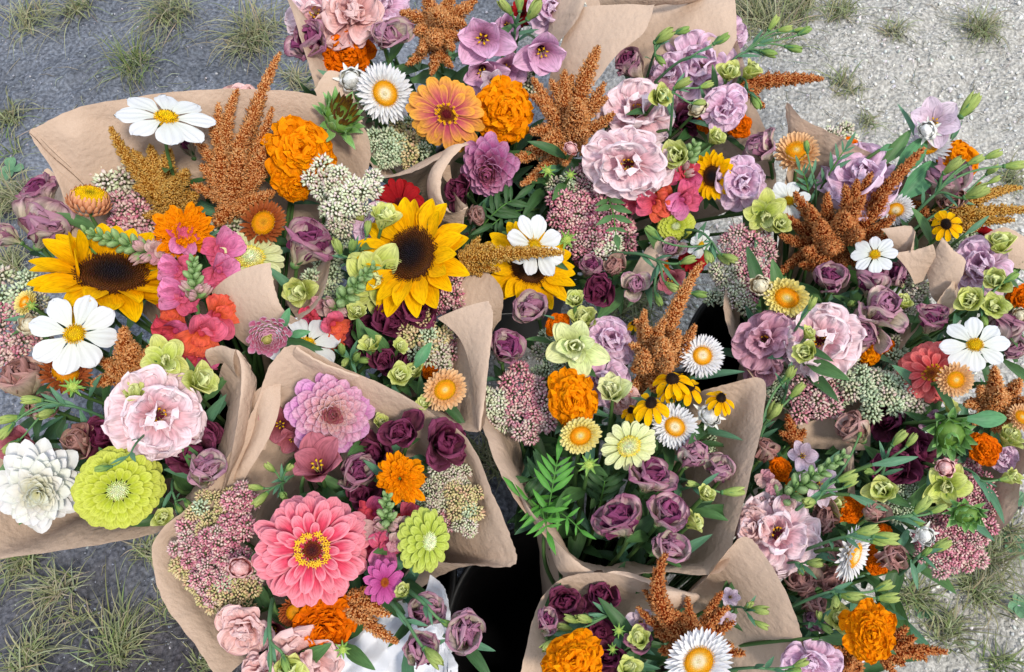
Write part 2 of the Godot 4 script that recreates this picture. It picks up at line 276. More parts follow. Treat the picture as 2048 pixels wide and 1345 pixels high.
func bouquet_e(root: Vector3):
	root_at = root
	var s := sleeve("large layered brown paper sheets rising at the upper border", [[1462, 20, 46], [1482, 110, 46], [1515, 220, 45], [1545, 300, 44], [1560, 400, 42]], [1270, 330, 38], false, 0.35)
	fold(s, [[1309, 8, 50], [1288, 65, 49], [1236, 108, 47.4], [1188, 170, 45]], [[1150, 20, 47], [1124, 78, 45], [1106, 130, 43], [1090, 190, 41]], [0, 0, 0.8])
	fold(s, [[1468, -30, 48], [1473, 45, 47.5], [1466, 95, 46.5], [1400, 170, 43]], [[1150, -40, 44], [1190, 40, 43], [1240, 110, 42], [1280, 170, 41]], [0, 0, 0.6])
	fold(s, [[1172, -20, 47.6], [1168, 12, 48], [1150, 46, 47], [1120, 80, 45.5]], [[1112, -20, 45], [1104, 20, 44], [1098, 60, 43], [1090, 100, 42]], [-4, 0, 0.5])
	fold(s, [[1190, -30, 49], [1280, -14, 50], [1390, -24, 50]], [[1210, 18, 46.5], [1300, 14, 47], [1420, -10, 47]], [0, 14, -0.6])
	fold(s, [[930, 290, 47.5], [892, 335, 47.5], [882, 385, 46.5], [904, 425, 45.5], [934, 412, 45]], [[880, 312, 46], [862, 350, 45.5], [858, 390, 44.5], [872, 430, 43.5], [922, 452, 42.5]], [-4, 0, 1.2])
	fold(s, [[934, 412, 45], [922, 452, 43]], [[870, 330, 42], [900, 330, 42]], [0, 0, -0.6])
	fold(s, [[1290, 500, 42], [1320, 480, 43], [1330, 540, 42]], [[1260, 545, 41], [1285, 560, 41], [1310, 560, 41]], [0, 0, 0.3])
	greenery(1180, 380, 37.5, 400, 60, "dark leaves between the stems round the pale pink ruffled lisianthus")
	amaranth([1135, 270, 43], [[1198, 92, 52, 38, 0.03], [1065, 155, 49, 26], [1060, 190, 48, 26], [1130, 140, 50, 30], [1145, 150, 49, 26], [1100, 160, 49, 28], [1210, 165, 49, 26], [1215, 195, 48, 28], [1228, 225, 47, 26], [1150, 200, 50, 46], [1085, 215, 48, 32], [1060, 265, 46, 28], [1020, 325, 45, 30], [1040, 370, 44, 26], [1190, 320, 45, 28], [1130, 330, 45, 30], [1090, 300, 46, 34], [1175, 265, 47, 40]], "spreading rust amaranth between the round marigold and the pink lisianthus")
	f("dahlia_rose", 976, 338, 45.5, 132, -0.1, 0.45, "rose dahlia nodding below the round marigold")
	f("maroon", 920, 382, 43, 72, -0.1, 0, "brown-purple lisianthus inside the rolled paper edge", 1)
	f("brownish", 946, 432, 42.5, 54, 0, 0.3, "small greenish lisianthus under the rolled paper edge")
	f("bud_rose", 1142, 297, 48, 32, 0, 0, "tiny pink bud before the spreading rust amaranth")
	f("star", 1096, 342, 46, 42, -0.1, -0.1, "spiky green head below the spreading rust amaranth")
	f("star", 1141, 350, 46, 34, 0.1, 0, "smaller spiky green head above the large rose sedum")
	f("lis_pink", 1272, 225, 45, 140, 0.1, -0.45, "pale pink ruffled lisianthus behind the one with dark eye", 1)
	f("lis_pink", 1256, 328, 48, 144, -0.1, 0.08, "pale pink ruffled lisianthus with dark eye, largest of its bouquet", 0, 0.7)
	f("dusky", 1268, 135, 45, 76, -0.1, -0.3, "lone mauve lisianthus before the layered paper sheets")
	f("lis_lilac", 1395, 125, 44.5, 140, 0.0, -0.3, "lilac ruffled lisianthus behind the slanting bud stalk")
	f("lis_lilac", 1340, 150, 44, 90, -0.2, 0, "lilac lisianthus crossed by the slanting bud stalk", 1)
	f("lis_lilac", 1440, 70, 45, 96, 0.1, -0.45, "whitish lilac frilled lisianthus uppermost under the paper sheet", 1)
	f("lis_lilac", 1450, 215, 47, 86, 0.15, 0.0, "frilly lilac lisianthus below the two pale lime ones", 1)
	f("lis_mauve", 1320, 190, 43, 80, 0, 0, "mauve lisianthus shaded by the bud at the centre of the lilac group")
	f("lime", 1322, 192, 49, 50, 0, 0.3, "lime lisianthus on an arched stalk above the dark-eyed pink one")
	f("lime", 1353, 312, 49, 68, 0.1, 0.25, "big lime lisianthus right of the dark-eyed pink one")
	f("lime", 1432, 276, 48, 46, 0.1, 0.1, "lime lisianthus above the small sunflower", 1)
	f("lime", 1460, 145, 49, 50, 0.4, -0.1, "pale lime lisianthus beside the frilled upper lilac", 1)
	f("lime", 1502, 142, 47, 50, 0.4, -0.1, "cream-lime lisianthus over the horizontal rust spike")
	spray([1290, 170, 42], [1310, 105, 47], [[1330, 70, 49, 52], [1366, 60, 48, 36], [1322, 120, 47, 34]], "upright lime bud before the layered paper sheets", 5)
	spray([1310, 165, 45], [1380, 115, 50], [[1445, 78, 51, 40, 0.0]], "slanting stalk with one green bud across the lilac group", 5)
	spray([1340, 270, 45], [1345, 190, 49], [[1366, 166, 50.5, 44], [1415, 170, 49, 34], [1400, 205, 49, 30]], "green bud standing in the middle of the lilac group", 5)
	f("bud_cream", 1396, 215, 47.5, 42, -0.2, 0, "cream strawflower bud beside the frilly lilac lisianthus")
	f("maroon", 1368, 240, 43, 60, 0, 0, "dark lisianthus in the gap left of the cream bud")
	f("marigold_deep", 1482, 252, 45, 52, 0.2, 0, "small deep orange marigold under the hanging green bud")
	f("marigold_deep", 1408, 250, 44, 36, 0, 0, "scrap of deep orange marigold below the cream bud", 1)
	amaranth([1480, 170, 45], [[1648, 158, 46, 26, 0.04], [1530, 215, 45, 20], [1520, 185, 45, 22]], "slender rust amaranth spike pointing over the gravel", 2)
	spray([1440, 150, 44], [1490, 105, 46], [[1548, 45, 48, 36], [1572, 58, 48, 32], [1612, 62, 47, 34], [1590, 98, 47, 38], [1540, 105, 47, 40], [1600, 60, 46, 30]], "fan of closed buds over the upper gravel", 5)
	spray([1480, 155, 45], [1495, 180, 47], [[1512, 205, 47, 42]], "hanging green bud beside the slender rust spike", 4)
	f("sunflower", 1424, 352, 45.5, 92, -0.1, 0.1, "small sunflower half hidden beside the big lime lisianthus")
	snapdragon([1330, 420, 42], [1390, 290, 48], [[1330, 355, 46, 50, -0.2, 0, 0], [1376, 352, 46, 54, 0.2, 0, 3], [1308, 408, 45.5, 62, -0.3, 0.3, 1], [1368, 400, 46, 64, 0.2, 0.2, 0], [1335, 400, 45, 52, 0, 0.3, 1], [1270, 405, 44, 40, -0.4, 0.2, 1]], 6, "coral snapdragon below the big lime lisianthus")
	f("lis_lilac", 1486, 365, 45.5, 98, 0.2, 0.0, "lilac ruffled lisianthus right of the small sunflower")
	sedum([[1130, 380, 42.5, 80, "green", 34], [1180, 370, 42.5, 110, "pink", 34], [1150, 430, 43, 120, "rose", 34], [1210, 430, 43, 110, "rose", 34], [1180, 480, 42.5, 110, "pink", 34], [1245, 470, 42, 70, "rose", 34], [1215, 500, 42.5, 70, "white", 36]], "large rose sedum head under the dark-eyed pink lisianthus")
	f("zinnia_lime", 1352, 452, 44, 78, 0, 0.1, "small lime zinnia under the coral snapdragon")
	sprig([1215, 395, 44], [1232, 470, 47.5], 4, 44, 0, "dark feathered leaf over the large rose sedum")
	sprig([960, 460, 41], [1030, 400, 43], 5, 56, 1, "dark feathered leaf beside the nodding rose dahlia")
	sprig([1060, 420, 40], [985, 450, 42], 5, 50, 1, "deep green feathered leaf above the half-hidden sunflower")
	f("cosmos", 1070, 492, 48, 122, 0.0, 0.0, "white cosmos crossed by the golden amaranth spike", 0)
	f("sunflower", 1058, 532, 43.5, 190, 0.1, -0.45, "sunflower half hidden behind the crossed white cosmos", 2)
	amaranth([918, 520, 45.5], [[1128, 506, 50.5, 26, 0.03], [1000, 540, 46, 18], [960, 475, 46, 16], [985, 490, 47, 22], [965, 550, 45, 18]], "golden amaranth spike lying across the white cosmos", 1)
	f("star", 1133, 480, 45, 60, 0.2, 0, "green spiky head right of the crossed white cosmos")
	f("maroon", 1200, 575, 43, 78, 0, 0.2, "slate purple lisianthus beside the cream-green one above the dark gap")
	f("dusky_pale", 1268, 572, 44.5, 56, 0, 0.3, "cream-green lisianthus above the dark gap")
	f("brownish", 1232, 535, 43, 54, 0, 0.1, "greenish brown lisianthus under the large rose sedum", 1)
	f("dusky", 1180, 540, 42, 60, 0, 0, "shaded purple lisianthus below the whitish part of the rose sedum")
	f("dusky_pale", 1345, 500, 43.5, 48, 0, 0.2, "pale mauve lisianthus bell among the arching bud stalks", 1)
	spray([1225, 508, 43], [1310, 520, 46], [[1345, 575, 48, 40, -0.1], [1318, 600, 45, 34, -0.1], [1378, 520, 48, 40, -0.1], [1400, 590, 46, 36, -0.15]], "arching bud stalks above the tall rust amaranth tip", 6)
	spray([1370, 460, 44], [1420, 480, 47], [[1418, 515, 48.5, 44, -0.1], [1462, 516, 48, 40, -0.1], [1448, 520, 47, 34, -0.1], [1304, 465, 47, 42, 0.2]], "bud spray bending down beside the pink-green sedum", 5)
	f("cosmos", 1402, 490, 44.5, 60, 0.5, 0.2, "white cosmos mostly hidden behind bud stalks", 1)
	f("zinnia_red", 1385, 520, 42, 60, 0, 0, "dark red zinnia behind the arching bud stalks", 2)
	f("marigold_deep", 1322, 535, 41, 40, 0, 0, "little orange marigold glimmering behind the arching bud stalks")
	f("cup_rose", 1340, 560, 41.5, 60, 0, 0.2, "magenta lisianthus cup in the shade of the tall rust amaranth tip", 1)
	sedum([[1500, 500, 43.5, 120, "pink", 34], [1460, 545, 42.5, 80, "pale", 34], [1520, 560, 43, 90, "rose", 34], [1480, 595, 42, 80, "white", 34], [1440, 590, 41, 60, "green", 34]], "pink and green sedum head left of the cream strawflower bud")
	f("lime_star", 1530, 430, 46, 84, 0.2, 0.3, "lime lisianthus with drooping petals left of the big amaranth")
	f("lime", 1560, 448, 46.5, 46, 0.4, 0.3, "narrow lime lisianthus touching the big amaranth", 1)

func bouquet_f(root: Vector3):
	root_at = root
	sleeve("brown paper sleeve with a pale upright tip over the gravel", [[1548, 440, 41], [1580, 310, 43.5], [1572, 208, 49.5], [1610, 240, 48.8], [1690, 278, 48], [1790, 335, 46.5], [1860, 390, 44], [1950, 460, 42]], [1740, 440, 39], false, 0.35)
	greenery(1740, 420, 37.5, 330, 50, "dark leaves between the stems around the big amaranth")
	f("dusky_pale", 1527, 300, 46, 74, -0.2, -0.2, "dusky lisianthus beside the peach strawflower and the paper tip", 1)
	f("straw_peach", 1594, 303, 47, 96, 0.0, -0.6, "peach strawflower tilted back before the pale paper tip", 1)
	f("marigold_deep", 1695, 325, 44.5, 116, 0, -0.5, "orange-red marigold behind the wide lilac lisianthus")
	sedum([[1670, 300, 44, 120, "pale", 34], [1740, 330, 43, 80, "pale", 34]], "cream sedum rim behind the orange-red marigold")
	f("lis_lilac", 1722, 362, 46, 150, 0.0, -0.5, "wide lilac lisianthus behind the big amaranth", 1)
	sprig([1620, 420, 44], [1600, 340, 48], 5, 34, 2, "fine green sprig left of the wide lilac lisianthus", 0.6)
	sprig([1640, 380, 44], [1690, 300, 48], 4, 40, 2, "thin pointed sprig over the orange-red marigold", 0.5)
	spray([1630, 420, 43], [1628, 360, 48], [[1614, 292, 50, 28]], "single round bud on a thin stalk over the peach strawflower", 4)
	amaranth([1680, 490, 42], [[1850, 295, 50, 28, 0.02], [1590, 385, 48, 30], [1620, 410, 48, 32], [1655, 385, 48, 26], [1690, 370, 49, 26], [1715, 360, 49, 28], [1745, 345, 49, 26], [1775, 385, 48, 30], [1725, 400, 50, 40], [1560, 470, 45, 28], [1640, 440, 49, 46], [1690, 430, 50, 46], [1570, 430, 46, 28], [1790, 430, 47, 28], [1785, 470, 46, 26], [1555, 555, 43, 24], [1610, 500, 47, 42], [1660, 500, 48, 44], [1720, 470, 49, 42], [1720, 530, 45, 30], [1640, 540, 45, 30], [1690, 545, 45, 28], [1600, 530, 45, 30]], "big bushy rust amaranth, largest of all the plumes", 2)
	f("cosmos", 1578, 402, 46, 86, 0.1, -0.2, "white cosmos mostly covered by the big amaranth and a bud", 1)
	f("straw_white", 1856, 295, 47.5, 88, -0.1, -0.5, "white strawflower crossed by the tip of the big amaranth")
	f("straw_white", 1792, 420, 45.5, 74, 0.2, 0.1, "white strawflower tucked right under the big amaranth's long spike", 1)
	f("cup_pale", 1868, 244, 49.5, 84, 0.1, -0.2, "pale pink and white lisianthus star above the bright marigold on the gravel side")
	f("bud_white", 1855, 262, 50, 44, -0.3, -0.2, "opening white strawflower bud on the pale lisianthus star")
	spray([1880, 330, 45], [1905, 270, 48], [[1942, 208, 50, 62]], "long green bud rising right of the pale lisianthus star", 5)
	f("marigold", 1915, 320, 47, 92, 0.15, -0.2, "bright marigold on the gravel side")
	single_leaf(1790, 350, 47, 110, 0.85, 5, "broad dark leaf left of the bright marigold")
	single_leaf(1800, 400, 46, 120, 0.8, 5, "long green leaf beside the big amaranth's long spike")
	single_leaf(1765, 330, 47, 90, 0.9, 0, "slim leaf rising from the wide lilac lisianthus")
	single_leaf(1760, 300, 48, 36, 0.3, 5, "small leaf above the wide lilac lisianthus")
	f("dusky_pale", 1885, 372, 46, 104, -0.1, -0.2, "dusty pink lisianthus with wide petals under the lime buds")
	f("brownish", 1912, 400, 45, 70, 0.2, 0.4, "dusty pink lisianthus nodding below the wide-petalled one")
	spray([1790, 470, 42], [1870, 390, 47], [[1908, 330, 51, 52, 0.1], [1958, 385, 50, 58, -0.1], [1990, 310, 50, 38, 0.1], [1955, 320, 50, 36, 0.1], [2032, 332, 49, 46, 0.1]], "large spray of lime buds reaching over the gravel", 6)
	spray([1800, 480, 42], [1890, 420, 45], [[1985, 340, 46, 34], [1990, 360, 46, 30]], "lower thin bud spray over the golden amaranth", 5)
	amaranth([1870, 440, 43], [[2060, 420, 46, 28, 0.04], [2045, 375, 46, 24], [2010, 385, 46, 26], [1990, 430, 46, 30], [2030, 440, 45, 22], [1960, 455, 45, 24], [1960, 365, 45, 22], [1940, 420, 46, 32]], "golden brown amaranth reaching the border", 1)
	amaranth([1830, 400, 42], [[1835, 370, 45, 28], [1800, 440, 44, 26], [1860, 440, 44, 26]], "short dark amaranth behind the stalks of the lime buds", 2)
	f("rudbeckia", 1893, 449, 49, 72, 0.05, -0.3, "single black-eyed yellow flower above the paper rolls")
	single_leaf(1930, 470, 46, 60, 0.7, 2, "slim leaf right of the single black-eyed flower")

func bouquet_g(root: Vector3):
	root_at = root
	var s := sleeve("brown paper sleeve bordering the dark gap and the pink lisianthus pair", [[1452, 560, 41.5], [1450, 625, 44], [1474, 700, 44], [1515, 768, 43], [1570, 820, 42], [1660, 842, 41], [1720, 815, 41], [1790, 700, 41], [1850, 610, 43]], [1650, 690, 38], false, 0.4)
	fold(s, [[1762, 458, 47.5], [1826, 455, 48.5], [1822, 505, 48]], [[1785, 500, 46], [1812, 512, 46], [1840, 530, 45]], [0, 0, 0.9])
	fold(s, [[1786, 505, 47.5], [1830, 500, 48], [1866, 488, 49]], [[1830, 570, 45], [1850, 560, 45], [1868, 545, 45]], [0, 0, 0.8])
	fold(s, [[1886, 475, 49.5], [1908, 500, 49], [1932, 524, 48.5], [1915, 575, 47]], [[1855, 530, 46], [1858, 560, 45.5], [1862, 590, 45], [1880, 615, 44]], [0, 0, 0.8])
	fold(s, [[1908, 560, 47.5], [1885, 590, 47], [1868, 622, 46]], [[1920, 585, 45], [1910, 620, 45], [1890, 640, 44]], [0, 0, 0.5])
	fold(s, [[1845, 645, 44], [1810, 690, 43], [1790, 720, 42]], [[1820, 640, 41], [1790, 670, 41], [1770, 700, 40]], [0, 0, 0.3])
	greenery(1660, 680, 37, 330, 46, "dark leaves between the stems around the pale pink ruffled pair")
	f("cosmos", 1750, 510, 48, 90, 0.05, -0.45, "small white cosmos between the big amaranth and the paper roll")
	f("bud_cream", 1523, 572, 48, 50, -0.1, -0.1, "round cream strawflower bud left of the yellow strawflower")
	f("straw_yellow", 1574, 596, 48, 90, 0.05, 0.05, "lemon yellow strawflower above the mauve ruffled lisianthus")
	f("dusky", 1660, 564, 46, 80, -0.1, -0.1, "round plum lisianthus under the big amaranth", 2)
	f("dusky", 1742, 572, 46, 80, 0.0, -0.25, "plum lisianthus with deep open throat", 1)
	f("dusky", 1800, 556, 45, 64, 0.1, -0.2, "mauve lisianthus under the small white cosmos")
	f("dusky_pale", 1758, 625, 47, 96, 0.05, 0.0, "large mauve-grey lisianthus in the centre of its group", 1)
	f("dusky_pale", 1740, 668, 45.5, 80, 0, 0.5, "brown-pink lisianthus hanging over the deep orange marigold")
	f("dusky", 1862, 645, 46, 74, 0, -0.2, "plum-brown lisianthus above the coral zinnia")
	f("lis_mauve", 1530, 680, 45.5, 112, -0.15, 0.05, "mauve ruffled lisianthus bordering the dark gap")
	f("lis_mauve", 1530, 735, 43, 80, -0.1, 0.5, "mauve ruffled lisianthus hanging below the other at the dark gap", 1)
	f("lis_pink", 1640, 682, 46.5, 142, 0.05, 0.0, "pale pink ruffled lisianthus behind two lime buds", 1)
	f("lis_blush", 1612, 735, 43, 70, 0, 0.6, "blush petals hanging under the pale pink ruffled lisianthus")
	f("lime", 1617, 668, 49.5, 34, 0, 0, "small upper one of the two lime buds on the pale pink lisianthus", 1)
	f("lime", 1613, 706, 49.5, 56, 0, 0.3, "larger lower one of the two lime buds on the pale pink lisianthus")
	spray([1580, 680, 45], [1600, 645, 48.5], [[1626, 606, 50.5, 36]], "slanting stalk with one green bud over the pale pink lisianthus", 5)
	spray([1660, 610, 43], [1690, 610, 45], [[1702, 607, 47, 34]], "single green bud between the plum lisianthus flowers", 4)
	f("lime", 1808, 606, 46, 40, 0.1, -0.1, "lime bud at the right side of the mauve-grey lisianthus", 1)
	f("marigold", 1735, 700, 43.5, 66, 0, 0.2, "orange marigold under the brown-pink hanging lisianthus")
	f("marigold_deep", 1770, 695, 42.5, 40, 0, 0, "scrap of orange marigold beside the dark paper fold")
	sedum([[1560, 740, 42, 80, "green", 36], [1570, 780, 42, 80, "green", 36], [1625, 800, 43.5, 110, "pink", 36], [1660, 765, 42.5, 80, "rose", 36], [1690, 745, 43, 70, "pale", 36], [1720, 770, 43.5, 90, "green", 36], [1690, 790, 42, 70, "green", 36]], "mixed sedum heads under the pale pink ruffled lisianthus")
	sedum([[1765, 790, 43.5, 110, "green", 38], [1815, 790, 43.5, 100, "pale", 36], [1790, 740, 42.5, 70, "green", 36], [1785, 700, 42, 60, "green", 34]], "green and cream sedum left of the coral zinnia")
	sedum([[1830, 585, 43.5, 70, "pale", 34], [1825, 560, 43, 50, "pale", 34], [1815, 640, 42.5, 60, "pale", 34]], "cream sedum strip beside the standing paper fold")
	spray([1500, 980, 38], [1520, 880, 43], [[1550, 822, 47.5, 60, 0.05], [1596, 780, 46, 44], [1578, 752, 46, 40]], "grey-green bud stalk rising before the pink and green sedum", 6)
	spray([1560, 820, 42], [1575, 770, 45], [[1580, 745, 46.5, 42]], "short green bud in the sedum under the pale pink lisianthus", 5)

func bouquet_h(root: Vector3):
	root_at = root
	var s := sleeve("brown paper sleeve with a ragged edge over the gravel below the red bud", [[2070, 880, 44], [2042, 960, 44.5], [2038, 1020, 44], [2005, 1060, 43], [1960, 1085, 42], [1900, 1095, 40]], [1880, 930, 38], false, 0.45)
	fold(s, [[1970, 470, 45], [2010, 455, 46], [2060, 480, 45]], [[1960, 520, 43], [2000, 530, 43], [2050, 540, 43]], [0, 0, 0.5])
	fold(s, [[1688, 900, 43], [1705, 895, 43.5], [1712, 960, 42]], [[1690, 960, 40], [1700, 985, 40], [1715, 990, 39]], [0, 0, 0.5])
	fold(s, [[1595, 850, 41], [1690, 830, 42], [1740, 850, 41]], [[1610, 900, 39], [1690, 900, 39], [1740, 900, 39]], [0, 0, 0.4])
	greenery(1900, 780, 37, 420, 60, "dark leaves between the stems around the coral zinnia")
	greenery(1760, 960, 37, 330, 46, "dark leaves between the stems below the green sunflower bud")
	sedum([[1930, 485, 43, 80, "green", 36], [1965, 505, 42, 60, "pale", 34]], "grey-green sedum right of the paper rolls")
	f("lis_lilac", 1962, 535, 46, 112, -0.1, -0.2, "lilac ruffled lisianthus right of the standing paper fold")
	f("lis_blush", 1940, 562, 44.5, 54, 0, 0.4, "rose underside petals below the lilac ruffled lisianthus", 1)
	f("lime", 2000, 488, 48, 60, 0.1, -0.2, "lime lisianthus standing over the lilac one by the border")
	f("zinnia_red", 1962, 470, 43, 46, 0, -0.4, "pinkish red zinnia edge above the lilac lisianthus")
	f("sunflower_bud", 2040, 520, 43, 60, 0.1, 0, "dark sunflower bud cut by the border", 1)
	f("lime", 1940, 600, 48, 62, -0.5, 0.3, "lime lisianthus lying left-pointing over the white cosmos")
	f("lime", 1994, 563, 48, 56, 0.1, 0.1, "lime lisianthus under the lilac ruffled one")
	f("lime", 1990, 612, 48, 54, -0.3, 0.3, "lime lisianthus beside the lying one above the cosmos", 1)
	spray([1900, 640, 44], [1960, 610, 47], [[2025, 555, 49, 36], [1970, 640, 47, 36]], "pair of small green buds at the border by the lime group", 5)
	sedum([[2010, 600, 44, 80, "pale", 34], [2030, 645, 43, 60, "pale", 34]], "pale sedum behind the lime group")
	f("marigold_deep", 2045, 600, 46, 60, 0.2, 0, "orange marigold cut by the border")
	f("bud_cream", 2040, 632, 46.5, 36, 0.2, 0, "cream strawflower bud at the border under the cut marigold")
	f("dusky", 1998, 665, 45, 92, 0.2, -0.1, "plum lisianthus behind the white cosmos at the coral zinnia")
	f("dusky_pale", 2030, 700, 43, 60, 0.2, 0.3, "greenish mauve lisianthus at the border below the plum one")
	f("cosmos", 1950, 690, 48.5, 122, 0.25, -0.1, "white cosmos overlapping the coral zinnia", 1)
	f("zinnia_coral", 1866, 746, 45.5, 140, -0.05, 0.0, "coral zinnia with a strawflower across it")
	f("straw_peach", 1912, 760, 49.5, 74, 0.35, 0.1, "orange-tinged peach strawflower across the coral zinnia", 2)
	amaranth([1990, 820, 42], [[1990, 735, 48, 28], [2040, 760, 47, 30], [1960, 775, 47, 30], [2055, 800, 46, 32], [1930, 810, 45, 26], [2000, 780, 48, 44], [1945, 845, 44, 28], [2020, 840, 45, 34], [2050, 850, 44, 28], [1990, 860, 44, 28]], "rust amaranth at the border below the white cosmos", 0)
	f("straw_peach", 2045, 835, 46, 56, 0.3, -0.2, "pale peach strawflower cut by the border beside the amaranth", 1)
	f("lime", 1902, 815, 45, 34, 0.1, 0, "tiny lime bud under the coral zinnia", 1)
	f("brownish", 1712, 865, 43.5, 84, -0.1, -0.1, "dark-edged greenish lisianthus under the mixed sedum", 2)
	f("cup_lilac", 1865, 845, 42, 60, 0, 0.1, "lilac lisianthus cup in the gap below the coral zinnia", 1)
	f("sunflower_bud", 1902, 872, 46.5, 104, 0.15, 0.45, "green nodding sunflower bud below the coral zinnia", 1)
	single_leaf(1935, 838, 48, 90, 0.0, 5, "large green leaf arching over the nodding sunflower bud")
	spray([1740, 1000, 41], [1770, 930, 45], [[1800, 875, 47, 44], [1825, 880, 47, 36], [1738, 945, 46, 36]], "bud spray left of the nodding sunflower bud", 6)
	f("maroon", 1790, 935, 43.5, 100, 0, 0, "dark plum lisianthus below the bud spray")
	f("maroon", 1830, 900, 42.5, 80, 0.2, 0, "dark plum lisianthus in shade behind the nodding sunflower bud", 1)
	f("maroon", 1785, 845, 41, 80, 0, 0, "nearly black lisianthus between sedum and the nodding sunflower bud")
	f("marigold_deep", 1968, 900, 45, 66, 0.1, 0.1, "deep orange marigold right of the nodding sunflower bud")
	f("lis_lilac", 2005, 915, 42.5, 60, 0.2, 0, "small lilac lisianthus beside the deep orange marigold", 1)
	f("lime", 2020, 875, 45, 56, 0.3, -0.1, "lime lisianthus at the border right of the deep orange marigold", 1)
	f("bud_rose", 1892, 936, 47.5, 44, 0, 0, "striped red strawflower bud under the nodding sunflower bud")
	f("lime_star", 1892, 972, 46, 86, 0.05, 0.25, "open lime lisianthus under the striped red bud")
	f("lime", 2022, 956, 46, 48, 0.4, 0.3, "lime lisianthus on a long stalk over the ragged paper edge")
	spray([1900, 930, 44], [1960, 960, 46], [[2015, 958, 46.5, 30]], "long stalk over the rose pink sedum", 5)
	sedum([[1920, 960, 42, 110, "rose", 30], [1950, 1000, 42.5, 90, "rose", 30], [1930, 1060, 43, 120, "rose", 30], [1880, 1100, 42.5, 110, "rose", 30], [1860, 1060, 41.5, 90, "rose", 30], [1925, 1105, 42, 90, "pink", 30]], "broad rose pink sedum head over the ragged paper edge")
	f("sunflower_bud", 1935, 1032, 46.5, 78, 0.1, 0.4, "small nodding sunflower bud on the rose pink sedum", 2)
	sedum([[1800, 1000, 43, 80, "green", 30], [1825, 970, 42.5, 60, "green", 30]], "olive sedum left of the open lime lisianthus")
	f("lime", 1766, 980, 46.5, 62, -0.2, 0.4, "lime lisianthus lying under the dark plum ones")
	f("bud_white", 1850, 1072, 46.5, 44, 0.2, 0.2, "white strawflower bud over the rose pink sedum")

